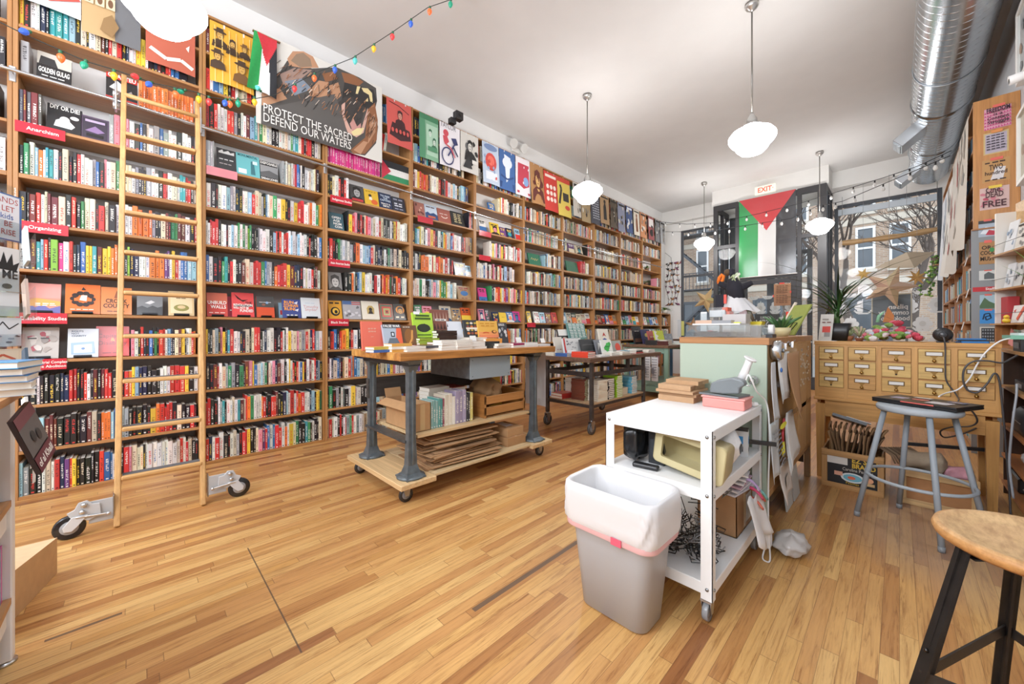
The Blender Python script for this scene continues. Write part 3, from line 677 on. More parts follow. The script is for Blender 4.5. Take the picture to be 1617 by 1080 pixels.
for k in range(150):
    a = q.uniform(520, 1120); b = 330+.42*(a-400)+q.uniform(10, 190); it.insert(24 if k < 60 else len(it), ('l', BP((a, b), (a-q.uniform(8, 26), b+q.uniform(10, 34))), q.choice((.004, .007)), q.choice(['#2c2a29', '#2c2a29', tan_, bn_, '#d9c9b8'])))
for k in range(26):
    a = q.uniform(440, 860); b = q.uniform(450, 600); it.append(('l', BP((a, b), (a+q.uniform(-40, 10), b+q.uniform(20, 50))), .006, q.choice(['#2c2a29', '#2c2a29', tan_, bn_])))
for k in range(14):
    a = q.uniform(1060, 1120); b = q.uniform(700, 900); it.append(('l', BP((a, b), (a-q.uniform(5, 25), b+q.uniform(20, 45))), .006, '#4a3020'))
it += [('t', 'PROTECT THE SACRED', .045, .135, .083, '#f2f0ea', 'l', .67, .0), ('t', 'DEFEND OUR WATERS', .045, .03, .083, '#f2f0ea', 'l', .66, .0)]
m = MB(); xx = -4.295
m.box(xx-.002, xx, bx0, bx1, bz0, bz1, 'paper', '#dddbd3'); m.art((xx, bx0, bz0), (0, 1, 0), (0, 0, 1), bx1-bx0, bz1-bz0, it, 'paper', eps=.0001)
m.box(xx-.042, xx-.002, bx0+.2, bx0+.22, bz1-.05, bz1-.03, 'plastic', '#ddd'[:1]+'dddddd'); m.box(xx-.042, xx-.002, bx1-.22, bx1-.2, bz1-.05, bz1-.03, 'plastic', '#dddddd')
solo(m, 'hanging_poster', 'huge dark bear poster reading Protect the Sacred Defend Our Waters', 'poster', 'posters hung along the bookcase tops')
ya, yb = yu(388, -4.29), yu(436, -4.29); w, h = yb-ya, .58
def fl(a, b):      # a along the top, b downward; hangs from its right part and twists
    top = V((-4.258, ya+.06+a*(w-.06), 4.02)); bot = V((-4.245, ya+a*(w*.96), 3.45+.02*math.sin(a*5)))
    p = top.lerp(bot, b); p.x += .025*math.sin(a*6+b*3)*b; return p
def fcol(a, b):
    if b < .5-abs(a-.62)*1.05 and True: return '#c8313a'
    return '#2f9a4b' if a < .42-.05*b else ('#e8e6e2' if a < .72+.02*b else '#26272b')
m = MB(); m.grid(fl, 28, 30, 'cloth', 'w', cf=fcol); m.box(-4.286, -4.258, ya+.05, yb+.03, 4.015, 4.023, 'wood_y', '#8a6a40')
solo(m, 'flag', 'small draped green white black flag with red triangle hung beside the bear poster', 'flag')
ya, yb = yu(603, -4.36), yu(646, -4.36)
m = MB(); z0 = SZ[9]+.012; h = .235
m.box(-4.372, -4.368, ya, yb, z0, z0+h, 'cloth', '#e9e7e3'); m.art((-4.367, ya, z0), (0, 1, 0), (0, 0, 1), yb-ya, h, [('r', 0, .66, 1, 1, '#2a2b2e'), ('r', 0, 0, 1, .32, '#3a8a5c'), ('p', [(0, 0), (.33, .5), (0, 1)], '#c23447')], 'cloth')
solo(m, 'flag', 'small flat flag with red triangle standing on a shelf below the red poster', 'flag')
bw = lambda rr: blobs(9, ['#1f1f20', '#6a6a6a', '#3a3a3a'], rr)
poster(610, 649, 3.44, 4.0, '#c9544c', [('l', [(.1, .93), (.5, .9), (.9, .8)], .01, '#3b1d20'), ('p', [(.08, .2), (.2, .5), (.9, .42), (.95, .2), (.5, .12)], '#3b1d20')] + person(.52, .68, .24, '#c98a76', '#3b1d20') + [('e', .2+.15*k, .32, .05, .05, '#c9544c') for k in range(5)], 'red poster with a dark figure over a crowd, at the end of third bay', tilt=.05)
poster(662, 692, 3.42, 4.0, '#7fb08d', [('r', 0, .88, 1, 1, '#3f7a55'), ('r', 0, 0, .28, .88, '#4f8a64'), ('r', .34, .1, .95, .8, '#a9cdb2')] + person(.55, .6, .2, '#cfe0d2', '#3c6f50') + person(.75, .42, .2, '#cfe0d2', '#3c6f50') + [('r', .4, .2, .9, .3, '#4f8a64')], 'green poster with drawn figures, first in the fourth bay')
rd = '#c94a55'; nv = '#343a68'
poster(694, 726, 3.42, 4.0, '#eae6ea', [('t', 'TAYLOR', .42, .9, .07, '#4a4a52', 'c', .75, .0), ('e', .3, .78, .13, .08, rd), ('p', [(.15, .7), (.35, .72), (.45, .6), (.3, .5), (.2, .55)], rd), ('p', [(.55, .7), (.8, .74), (.9, .6), (.7, .55)], nv)] + [('l', [(.36+.27*math.cos(k*PI/9), .24+.2*math.sin(k*PI/9)), (.36+.27*math.cos((k+1)*PI/9), .24+.2*math.sin((k+1)*PI/9))], .018, nv) for k in range(18)] + [('l', [(.36, .24), (.62, .5), (.85, .3), (.62, .5), (.75, .62)], .022, nv), ('l', [(.2, .52), (.5, .45), (.7, .25)], .02, rd)], 'white poster with a drawn bicycle in navy and red')
poster(727, 755, 3.44, 4.0, '#cfccc4', bw(q) + person(.5, .66, .34, '#cfccc4', '#1f1f20') + [('p', [(.1, .1), (.4, .45), (.6, .1)], '#2c2c2d'), ('r', .6, .25, .92, .35, '#dddad2')], 'black and white woodcut poster, third in the fourth bay')
poster(761, 787, 3.38, 4.0, '#b9c7da', [('e', .5, .55, .34, .22, '#c9463f'), ('e', .5, .58, .2, .12, '#e26a5a'), ('e', .5, .9, .4, .08, '#7186b0'), ('r', .15, .1, .85, .3, '#dfe5ef')] + blobs(8, ['#6379a8', '#c9463f', '#8fa3c6'], q, s=.07), 'pale blue poster with a red crab shape in the fifth bay', tilt=.04)
poster(788, 813, 3.38, 4.0, '#3b5f9b', [('p', [(.3, .9), (.7, .85), (.62, .3), (.42, .2)], '#dfe8f4'), ('r', .05, .05, .95, .2, '#27447a'), ('e', .5, .7, .3, .14, '#dfe8f4'), ('l', [(.1, .35), (.5, .28), (.9, .38)], .03, '#27447a')], 'blue poster with a white figure over a city, fifth bay')
poster(814, 838, 3.38, 4.0, '#e5dfe2', [('p', [(.12, .3), (.15, .85), (.85, .85), (.88, .3), (.5, .2)], '#b8384a'), ('e', .65, .4, .18, .12, '#7fa0cf'), ('r', .08, .06, .92, .12, '#b8384a')] + blobs(4, '#e5dfe2', q, s=.05), 'white poster with a dark red panel, last in the fifth bay')
poster(836, 857, 3.30, 4.0, '#a97a4a', blobs(10, ['#5c2a22', '#d3a35e', '#7a3a2a'], q) + person(.5, .6, .5, '#d6a766', '#5c2a22'), 'brown poster with a bearded face, first in the sixth bay', tilt=.06, curl=.05)
poster(858, 879, 3.28, 3.97, '#c7392f', [('r', .1, .86, .9, .93, '#f0dccf')] + [('e', .25+.25*i, .3+.16*j, .1, .06, '#f0dccf') for i in range(3) for j in range(3)], 'red poster with cream figures in the sixth bay', tilt=.05)
poster(879, 899, 3.26, 3.97, '#dcc256', [('r', 0, .88, 1, 1, '#c7432f'), ('r', .4, .4, .85, .62, '#33302c'), ('e', .7, .24, .2, .06, '#c7432f'), ('l', [(.1, .3), (.3, .7), (.2, .8)], .05, '#33302c')], 'yellow poster with a red top edge and black box, sixth bay', tilt=.06)
P6 = [(904, 916, 3.35, '#cdc7bb', 'pale poster partly hidden behind the middle lamp'), (917, 931, 3.30, '#a9936c', 'tan poster just left of the middle lamp shade'), (932, 946, 3.33, '#4b4d57', 'dark slate poster right of the middle lamp'),
      (947, 961, 3.40, '#b08f67', 'tan poster with one standing dark figure'), (963, 974, 3.38, '#5b4f40', 'dark brown patterned poster next to the standing-figure one'), (975, 986, 3.36, '#8b90a8', 'grey-blue poster with dark clouds near the far end'),
      (988, 998, 3.40, '#3c4f7d', 'navy poster with white specks near the far end'), (1000, 1009, 3.40, '#d9d0bf', 'off-white poster with a brown silhouette near the far end'), (1010, 1020, 3.40, '#bd7f55', 'orange-brown poster near the far end of the bookcases'),
      (1023, 1032, 3.42, '#8c4a4a', 'dark red and white poster by the far corner'), (1034, 1041, 3.42, '#77777a', 'black and white poster second from the far corner'), (1042, 1049, 3.42, '#a5a5a6', 'pale grey poster nearest the front pier')]
for k, (u0, u1, z0, c, lab) in enumerate(P6):
    dkc = '#2b2724' if k != 6 else '#dfe3ee'
    if k in (3, 7): it = [('p', [(.32, .15), (.35, .6), (.45, .72), (.58, .72), (.66, .6), (.68, .15)], dkc if k == 3 else '#7a4a2c'), ('e', .5, .78, .12, .07, dkc if k == 3 else '#7a4a2c'), ('r', .1, .9, .9, .95, dkc)]
    elif k == 2: it = para(.12, .88, .8, .12, '#b9bcc6', 9, q) + [('r', .2, .86, .8, .92, '#d9dbe2')]
    elif k == 9: it = [('r', .1, .55, .9, .9, '#e3dcd8'), ('e', .5, .3, .3, .15, '#2b2724')] + blobs(4, '#2b2724', q, s=.1)
    else: it = blobs(9, [dkc, '#8f8676', '#d8d2c4'], q, s=.12) + [('r', .12, .88, .88, .95, dkc)]
    poster(u0, u1, z0, 4.0, c, it, lab, tilt=.03)
def cover(rr, c):
    dark = c in 'knmudgb'
    fg = rr.choice(['#efe9dc', '#e9c65a', '#d9d9d9'] if dark else ['#2a2522', '#8c2b2a', '#284a6e']); ac = C(rr.choice('roytbcwgp'))
    it = []; s = rr.random()
    if s < .3: it += [('r', 0, 0, 1, rr.uniform(.3, .55), ac)]
    elif s < .55: it += [('e', .5, rr.uniform(.35, .55), rr.uniform(.2, .36), rr.uniform(.15, .28), ac)]
    elif s < .8: it += blobs(5, [ac, fg], rr, y1=.6)
    else: it += person(.5, .42, .6, ac, fg, asp=.7)
    y = rr.uniform(.72, .8)
    it += words(.12, .88, y, .09, fg, 2, rr) + words(.2, .8, y-.12, .06, fg, 2, rr) + words(.25, .75, .07, .04, fg, 2, rr)
    return it
def display(T, w, h, th, c, items, label, group, pages=True, name='display_book', stand=False, m=None):
    """a book standing up: local x right, y away from the reader, z up; origin at the foot of the cover centre"""
    b = MB(T); cc = C(c)
    b.box(-w/2, w/2, 0, .002, 0, h, 'gloss', cc); b.box(-w/2, w/2, th-.002, th, 0, h, 'gloss', cc); b.box(-w/2, -w/2+.003, .002, th-.002, 0, h, 'gloss', cc)
    b.box(-w/2+.003, w/2-.003, .002, th-.002, .003, h-.003, 'paper', '#e8e2d4')
    b.art((-w/2, -.0006, 0), (1, 0, 0), (0, 0, 1), w, h, items, m or 'gloss', n=(0, -1, 0), eps=.0004)
    if stand:
        b.box(-w*.3, w*.3, -.02, .01, -.0005, .002, 'metal', '#2a2a2c'); b.box(-w*.3, w*.3, -.02, -.018, 0, .014, 'metal', '#2a2a2c')
    o = b.build(name, None, label, 'book', group, origin=T @ V((0, 0, 0))); return o
def FB(u0, u1, i, h, c, items, label, lean=14, dx=0.0, th=.022, stand=False):
    x = XB-.045-dx; ya, yb = yu(u0, x), yu(u1, x); k_ = int(((ya+yb)/2-Y0)//BW); a_, b_ = inner(k_); ya = max(ya, a_+.002); yb = min(yb, b_-.002)
    T = M.Translation((x, (ya+yb)/2, SZ[i]+.0122+th*math.sin(math.radians(lean)))) @ M.Rotation(PI/2, 4, 'Z') @ M.Rotation(-math.radians(lean), 4, 'X')
    return display(T, yb-ya, h, th, c, items, label, 'books shown face out on the shelves', stand=stand)
wh = '#f1efe8'; bk_ = '#1c1b1d'
FB(57, 112, 9, .235, bk_, [('r', 0, .55, 1, 1, '#c9c4b8'), ('p', [(.05, .55), (.1, .85), (.5, .82), (.6, .55)], '#2b2b2c'), ('t', 'GOLDEN GULAG', .5, .28, .04, wh, 'c', .9, .03)] + words(.15, .85, .15, .03, wh, 3), 'face-out black book with photo titled Golden Gulag')
FB(167, 217, 9, .245, '#1f1d1f', [('r', 0, .82, 1, 1, '#c3352f'), ('t', 'CHARTEU', .5, .86, .035, wh, 'c', .9, .03), ('p', [(.1, .45), (.35, .75), (.6, .6), (.45, .35)], '#e8e4dc'), ('p', [(.5, .25), (.8, .5), (.9, .3)], '#8d8a85'), ('r', 0, 0, 1, .12, '#c3352f')], 'face-out red and black book behind the ladder top, upper shelf')
FB(73, 129, 8, .225, '#222224', [('t', 'DIY OR DIE!', .5, .84, .034, wh, 'c', .85, .02), ('p', [(.2, .2), (.25, .42), (.45, .55), (.65, .45), (.8, .3), (.7, .18)], '#e6e6e4'), ('e', .5, .48, .15, .13, '#cfcfcd'), ('e', .78, .62, .13, .07, '#e6e6e4'), ('l', [(.25, .35), (.6, .3)], .006, bk_)] + words(.25, .75, .72, .025, '#c33', 3) if False else [('t', 'DIY OR DIE!', .5, .84, .034, wh, 'c', .85, .02), ('p', [(.2, .2), (.25, .42), (.45, .55), (.65, .45), (.8, .3), (.7, .18)], '#e6e6e4'), ('e', .5, .48, .15, .13, '#cfcfcd'), ('e', .78, .62, .13, .07, '#e6e6e4')], 'face-out black book titled DIY or Die')
FB(127, 172, 8, .20, '#57465c', [('r', .06, .06, .94, .94, '#3a3340'), ('p', [(.15, .35), (.5, .6), (.85, .4), (.6, .3)], '#8a6f9a'), ('r', .15, .75, .85, .85, '#b9a6c4'), ('r', .2, .12, .8, .25, '#191719')], 'face-out purple book in a clear case, right of the DIY book')
FB(37, 95, 4, .225, '#dd8f78', [('r', 0, .5, 1, 1, '#e69a90'), ('p', [(0, 0), (0, .2), (.15, .3), (.3, .18), (.5, .28), (.7, .15), (1, .25), (1, 0)], '#6b6aa8'), ('p', [(0, .35), (.3, .5), (1, .4), (1, .25), (0, .22)], '#e8a755')] + words(.3, .9, .3, .03, wh, 3) + words(.3, .9, .24, .025, wh, 3), 'face-out pink and yellow book at left of lower display shelf', stand=True)
wr = [('e', .5+.27*math.cos(a), .5+.2*math.sin(a), .1, .07, '#2a1a14') for a in [k*.628 for k in range(10)]]
FB(102, 158, 4, .235, '#e2702a', wr + [('r', .25, .42, .75, .52, '#e2702a'), ('p', [(.4, .45), (.45, .62), (.62, .62), (.6, .42)], '#f0e0d0'), ('p', [(.45, .8), (.5, .9), (.58, .8)], '#2a1a14')] + words(.15, .85, .12, .03, '#f5d9c4', 4), 'face-out orange book with a black wreath drawing', stand=True)
FB(159, 208, 4, .225, '#d98142', [('t', 'CROOK', .5, .42, .032, '#4a2a18', 'c', .7, .03), ('t', 'COUNTY', .5, .24, .032, '#4a2a18', 'c', .85, .03), ('p', [(.42, .6), (.5, .88), (.62, .7), (.58, .58)], '#8a4a2a')] + words(.2, .8, .1, .025, '#4a2a18', 3), 'face-out orange book titled Crook County')
FB(216, 257, 4, .205, '#77797b', [('r', .04, .82, .96, .95, '#33353a'), ('t', 'ZAPATISTA', .5, .84, .022, '#d8d8d8', 'c', .9), ('p', [(.3, .5), (.55, .62), (.7, .55), (.5, .45)], '#cfd0d0'), ('p', [(0, .0), (0, .3), (.2, .38), (.4, .3), (.6, .4), (.8, .32), (1, .38), (1, 0)], '#3a3b3d')], 'face-out grey photo book behind the ladder rungs', stand=True)
FB(266, 307, 4, .22, '#d9bf8d', [('r', .08, .1, .92, .92, '#e6d3a8'), ('e', .5, .32, .3, .14, '#8f8a4a'), ('e', .5, .35, .16, .07, '#d9bf8d')] + words(.2, .8, .78, .04, '#6a5230', 2) + words(.3, .7, .7, .03, '#6a5230', 2), 'face-out cream book with a small oval landscape behind the ladder', stand=True)
FB(33, 92, 3, .235, '#b9b3ac', blobs(12, ['#a39a92', '#cfc9c2', '#8c8580', '#a8505a'], random.Random(3), s=.14) + words(.15, .85, .62, .04, '#4a4644', 2), 'face-out grey marbled book above the Police Abolition sign', stand=True)
FB(106, 155, 3, .225, '#d5dde6', [('t', 'RIGHTS', .12, .88, .0125, '#47566e', 'l', .6), ('t', 'NOT', .12, .8, .0125, '#47566e', 'l', .6), ('t', 'CHARITY', .12, .72, .0125, '#47566e', 'l', .7), ('p', [(.12, .1), (.1, .5), (.85, .55), (.9, .12)], '#9fb9de'), ('p', [(.2, .15), (.2, .42), (.78, .46), (.8, .16)], '#d5dde6'), ('e', .5, .3, .06, .04, '#6f8fc0')], 'face-out pale blue book titled Rights Not Charity', stand=True)
FB(151, 204, 3, .245, '#c8392f', [('t', 'Capitalism', .5, .62, .03, '#7a1f1a', 'c', .9, 0), ('t', '&', .5, .5, .03, '#e2a24a', 'c', .9, 0), ('t', 'Disability', .5, .38, .03, '#7a1f1a', 'c', .9, 0)] + words(.2, .8, .1, .025, '#7a1f1a', 2), 'face-out red book titled Capitalism and Disability', dx=.03)
FB(343, 374, 8, .23, '#333436', [('p', [(.1, .85), (.3, .95), (.35, .85), (.6, .95), (.7, .86), (.9, .92), (.9, .78), (.1, .78)], '#d8d8d6')] + words(.12, .9, .5, .04, '#d8d8d6', 3) + words(.12, .8, .3, .03, '#bbb0b0', 3), 'face-out charcoal book just left of the Monumental book')
FB(374, 411, 8, .235, '#69b3b8', [('t', 'MONUMENTAL', .5, .86, .026, '#24484f', 'c', .85, .02), ('p', [(.6, .12), (.62, .7), (.75, .78), (.8, .12)], '#3c6f78'), ('r', .08, .1, .42, .3, '#e3f0f0'), ('r', .7, .6, .9, .75, '#cfe6e6')], 'face-out teal book titled Monumental')
FB(412, 440, 8, .215, '#2b2b2c', [('r', 0, .2, 1, .78, '#8f9091'), ('p', [(0, .4), (.5, .55), (1, .42), (1, .2), (0, .2)], '#5a5b5c'), ('t', 'DISPOSABLE', .5, .84, .026, wh, 'c', .94, .02), ('t', 'SARAH JONES', .5, .06, .022, wh, 'c', .94, .02)], 'face-out black and white photo book titled Disposable')
FB(327, 360, 4, .225, '#c4463e', [('r', 0, .6, 1, 1, '#cf6a52'), ('t', 'UNBUILD', .5, .52, .03, wh, 'c', .9, .02), ('t', 'WALLS', .55, .34, .03, wh, 'c', .75, .02)] + words(.1, .9, .14, .03, '#f0d0c8', 3), 'face-out red book titled Unbuild Walls', stand=True)
FB(360, 378, 4, .2, '#a83246', words(.2, .8, .3, .05, wh, 1), 'narrow dark pink book half hidden left of the Revolution book', dx=.05)
FB(367, 402, 4, .24, '#d94a4a', [('p', [(.1, .95), (.45, .7), (.75, .72), (.5, .62), (.25, .75)], '#33201f'), ('r', .1, .42, .9, .5, '#2a2022'), ('t', 'THE', .75, .55, .02, '#2a2022'), ('t', 'REVOLUTION', .5, .44, .023, wh, 'c', .86, .02), ('t', 'WILL NOT BE', .4, .33, .02, wh, 'c', .7, .02), ('t', 'FUNDED', .65, .2, .026, wh, 'c', .6, .02)], 'face-out bright red book with a black bird and Revolution title', stand=True)
FB(406, 434, 4, .215, '#d0502f', [('r', 0, .48, 1, 1, '#4a4a4a'), ('e', .6, .7, .08, .06, '#7fa6d0'), ('e', .4, .6, .1, .05, '#8a5a48')] + words(.15, .85, .7, .03, '#b9b9b9', 3), 'face-out book, dark photo above and orange below', stand=True)
FB(441, 450, 4, .16, '#8fb3c9', [('r', .2, .2, .8, .5, '#b03a3a')], 'small pale book mostly hidden left of the blue and orange book', dx=.05)
FB(447, 476, 4, .20, '#3f4a86', [('t', 'RUN', .36, .76, .03, '#f0a03a', 'c', .6, .03), ('t', 'ZOHRAN', .45, .58, .03, '#f0a03a', 'c', .8, .03), ('t', 'RUN!', .4, .4, .03, '#f0a03a', 'c', .6, .03), ('r', .6, .3, .9, .9, '#e6e4dc')][:3] + [('p', [(.62, .8), (.85, .9), (.8, .72)], '#d9d9e6'), ('p', [(.65, .42), (.88, .5), (.82, .34)], '#d9d9e6')] + words(.2, .85, .12, .05, '#e6e4dc', 3), 'face-out blue book with slanted orange title lettering, beside the white one', stand=True)
FB(477, 507, 4, .225, '#d9dfe3', [('t', 'Timothy', .5, .5, .03, '#c98a86', 'c', .8, 0), ('t', 'Snyder', .5, .36, .03, '#c98a86', 'c', .7, 0)] + words(.2, .8, .72, .03, '#b9c9d8', 2), 'face-out pale white book with pink lettering, right end of its shelf', stand=True)
FB(554, 576, 8, .215, '#4b4b4c', person(.5, .55, .7, '#a8a8a8', '#2a2a2a') + [('r', .1, .06, .9, .2, '#b8383a')], 'face-out grey portrait book on the third bay upper shelf')
FB(577, 599, 8, .205, '#dfb331', [('e', .4, .62, .12, .1, '#2f2a24'), ('p', [(.3, .35), (.35, .55), (.5, .55), (.55, .35)], '#efe6d4'), ('e', .68, .25, .24, .16, '#d9622f')] + words(.1, .9, .85, .04, '#8a6a1a', 4), 'face-out yellow book with an orange disc, third bay')
FB(600, 620, 8, .21, '#26324f', [('t', 'TO FREE', .5, .76, .022, '#c6d5e6', 'c', .8), ('t', 'THE', .5, .62, .022, '#c6d5e6', 'c', .5), ('t', 'CAPTIVES', .5, .48, .022, '#c6d5e6', 'c', .85), ('t', 'TRACY K.', .5, .26, .02, wh, 'c', .8), ('t', 'SMITH', .5, .12, .02, wh, 'c', .6)], 'face-out navy book titled To Free the Captives')
FB(621, 641, 8, .20, '#2f3440', words(.1, .9, .78, .09, '#8d90a8', 2) + words(.15, .85, .5, .08, '#cfd2dd', 2) + words(.15, .85, .35, .08, '#cfd2dd', 2) + words(.15, .85, .15, .07, '#8d90a8', 2), 'face-out dark slate text book right of the navy one')
FB(521, 544, 7, .205, '#41606a', [('t', 'OPEN', .5, .66, .026, wh, 'c', .7), ('t', 'AGE', .5, .48, .026, wh, 'c', .6), ('t', 'NOM', .55, .3, .026, wh, 'c', .6), ('t', 'CON', .6, .12, .026, wh, 'c', .5)] + blobs(5, ['#2f4a4c', '#6f8f7a'], random.Random(8))[:0], 'face-out blue-green book under the Indigenous Studies sign')
FB(520, 541, 5, .21, '#8f8c88', person(.5, .45, .8, '#c3c0bb', '#4a4745') , 'face-out grey portrait book below the Asian American Studies sign')
FB(520, 541, 4, .21, '#d99a2c', [('e', .5, .4, .35, .25, '#1f1c18'), ('e', .52, .42, .24, .17, '#e0b03a'), ('e', .55, .38, .12, .1, '#1f1c18')] + words(.1, .9, .82, .08, '#2a2018', 2), 'face-out yellow and black book above the Black Studies sign')
FB(543, 571, 4, .215, '#a9a7aa', [('r', 0, .8, .5, 1, '#4f6a9a'), ('r', .5, .8, 1, .85, '#b84a4a'), ('r', .5, .9, 1, .95, '#b84a4a')] + blobs(12, ['#6a686a', '#cfcdd0'], random.Random(2), y1=.7, s=.1), 'face-out grey crowd drawing book with a flag strip')
FB(573, 600, 4, .225, '#e3dcc9', [('p', [(.3, .3), (.28, .6), (.4, .75), (.6, .75), (.72, .6), (.7, .3)], '#b59a55'), ('e', .5, .55, .1, .1, '#2a2018'), ('p', [(.35, .3), (.42, .46), (.58, .46), (.65, .3)], '#2a2018')], 'face-out cream book with a small arched portrait')
FB(601, 622, 4, .20, '#a85a4c', [('r', .06, .06, .94, .94, '#4f6a52'), ('r', .16, .16, .86, .84, '#c04a3c'), ('r', .28, .28, .76, .72, '#a3b06a'), ('r', .4, .38, .68, .62, '#c04a3c'), ('r', .47, .45, .6, .56, '#4a1f1c')], 'face-out book with concentric red and green squares')
FB(623, 645, 4, .21, '#26201c', [('e', .5, .62, .34, .24, '#d98a2f')] + person(.5, .55, .5, '#d9a04a', '#26201c') + words(.12, .88, .12, .1, '#e6d6b8', 2), 'face-out black and orange book with a figure, third bay')
F3 = [(656, 672, 8, .21, '#a8685a', 'brown photo'), (673, 692, 8, .215, '#c4d2e2', 'white and blue crowd'), (693, 713, 8, .205, '#a35a4c', 'brick red smile'), (714, 735, 8, .215, '#232323', 'black lettered')]
for u0, u1, i, h, c, nm in F3:
    it = {'brown photo': blobs(8, ['#d9a890', '#6a3a34'], q), 'white and blue crowd': [('p', [(0, 0), (0, .4), (.2, .5), (.4, .4), (.7, .5), (1, .38), (1, 0)], '#2f4a78'), ('r', .2, .12, .8, .25, '#c7623f')] + words(.1, .9, .8, .07, '#5a4a4a', 2),
          'brick red smile': [('l', [(.25, .45), (.4, .35), (.6, .35), (.75, .45)], .012, '#e9d2c6')] + words(.15, .85, .6, .04, '#e9d2c6', 2), 'black lettered': sum([words(.2, .8, .78-.14*k, .07, '#c9b98a', 2) for k in range(5)], [])}[nm]
    FB(u0, u1, i, h, c, it, 'face-out %s book on the fourth bay upper shelf' % nm)
MORE = [(3, 719, 737, 6, .2, 'd', 'grey town photo book at the right of its row, fourth bay'), (3, 736, 751, 6, .17, 'l', 'pale sketch cover book at the far right of a fourth bay row'), (3, 724, 746, 5, .2, 's', 'brown landscape cover book ending the sixth shelf, fourth bay'),
        (3, 656, 668, 4, .21, 'g', 'green book left end of fourth bay display shelf'), (3, 669, 684, 4, .2, 'p', 'pink book beside the green one on the fourth bay display shelf'), (3, 697, 714, 4, .215, 'S', 'beige story book in middle of fourth bay display shelf'), (3, 715, 729, 4, .19, 's', 'tan portrait book on fourth bay display shelf'), (3, 730, 747, 4, .205, 'O', 'orange people cover book at right of fourth bay display shelf'),
        (4, 758, 769, 8, .2, 'w', 'white book left end of fifth bay upper display'), (4, 776, 790, 8, .2, 'y', 'colourful collage book second on fifth bay upper display'), (4, 791, 800, 8, .16, 'u', 'small purple book on fifth bay upper display'), (4, 801, 811, 8, .17, 'n', 'small navy face book on fifth bay upper display'), (4, 815, 828, 8, .2, 'l', 'pale book with figures at right of fifth bay upper display'),
        (4, 757, 770, 5, .2, 'P', 'pink and orange book left end of fifth bay sixth shelf'), (4, 757, 767, 4, .2, 'p', 'pink book left end of fifth bay display shelf'), (4, 768, 774, 4, .2, 'd', 'thin grey book second on fifth bay display shelf'), (4, 779, 789, 4, .16, 'n', 'dark sunset cover book on fifth bay display shelf'), (4, 790, 802, 4, .155, 'y', 'plain bright yellow small book on the fifth bay display shelf'),
        (4, 801, 813, 4, .17, 'b', 'blue book with white wreath on the fifth bay display shelf'), (4, 812, 827, 4, .185, 'P', 'bright magenta book at right of fifth bay display shelf'),
        (4, 772, 782, 9, .13, 'b', 'small blue picture book on fifth bay, tenth shelf'),
        (5, 834, 840, 4, .2, 'y', 'yellow book left end of the sixth bay display shelf'), (5, 845, 853, 4, .2, 'w', 'white and red book on the sixth bay display shelf'), (5, 854, 862, 4, .19, 'l', 'pale blue book on the sixth bay display shelf'), (5, 863, 872, 4, .19, 'm', 'maroon book on the sixth bay display shelf'), (5, 873, 881, 4, .2, 'r', 'red book on the sixth bay display shelf'), (5, 882, 890, 4, .24, 'w', 'tall white book at right of the sixth bay display shelf'),
        (5, 836, 855, 7, .21, '#2f6b50', 'dark green boxed set with gold script, sixth bay eighth shelf'),
        (6, 896, 914, 7, .21, '#2f6b50', 'dark green boxed set without script, seventh bay eighth shelf'), (6, 899, 908, 8, .2, 'u', 'purple and white book on seventh bay upper shelf'), (6, 911, 921, 8, .2, 'c', 'cream book with red mark on seventh bay upper shelf')]
FAR = {6: 'lSkcSw', 7: 'dsmbos', 8: 'wnlpyw', 9: 'pwdbwl'}
for k, uu0, uu1, i, h, c, nm in MORE:
    it = cover(q, c if len(c) == 1 else 'g')
    if 'plain' in nm: it = words(.3, .7, .5, .04, '#5a4a10', 2)
    if 'script' in nm: it = [('l', [(.2, .45), (.3, .65), (.35, .45), (.45, .6), (.5, .4), (.6, .62), (.65, .42), (.8, .6)], .006, '#c9b46a')] if 'with gold' in nm else []
    FB(uu0, uu1, i, h, c, it, nm, th=.02)
for k, s in FAR.items():
    a, b = inner(k); n = len(s); st = (b-a-.05)/n
    for j, c in enumerate(s):
        y = a+.03+st*(j+.5); w = min(.15, st*.92)
        T = M.Translation((XB-.05, y, SZ[4]+.0175)) @ M.Rotation(PI/2, 4, 'Z') @ M.Rotation(-math.radians(14), 4, 'X')
        display(T, w, q.uniform(.19, .22), .02, c, cover(q, c), 'face-out %s book, %s from left on the display shelf of the %s bay' % (CNAME[c], ORD[j+1], BAYS[k]), 'books shown face out on the shelves')
for j, c in enumerate('nrw'):
    T = M.Translation((XB-.05, yl+.36+.07*j, SZ[4]+.0175)) @ M.Rotation(PI/2, 4, 'Z') @ M.Rotation(-math.radians(12), 4, 'X')
    display(T, .065, .19, .02, c, cover(q, c), 'face-out %s book on top shelf of the low end bookcase' % CNAME[c], 'books shown face out on the shelves')
W0 = [onX(*p, -4.12) for p in ((-20, 28), (0, 35), (40, 55), (95, 79), (136, 97), (180, 110), (215, 122), (240, 131), (290, 141), (312, 146), (330, 153), (362, 158), (402, 156), (434, 150))]
W1 = [V(p) for p in ((-4.02, 1.046, 3.50), (-3.86, 1.216, 3.63), (-3.62, 1.454, 3.76), (-3.36, 1.718, 4.0), (-3.1, 1.95, 4.22), (-2.93, 2.152, 4.33), (-2.8, 2.3, 4.44))]
wire = W0+W1
t = thing('light_string', 'string of large coloured bulbs swagged from the shelves up to the ceiling', 'string lights', (-4.2, .9, 3.1))
m = MB(); m.tube(wire, .0035, 'matte', '#2c3330', n=6); m.build('wire', t)
bc = dict(b='#2f56b8', o='#e8622c', g='#1f8a68', y='#e6a81f', r='#cf3434', t='#4fb0a8')
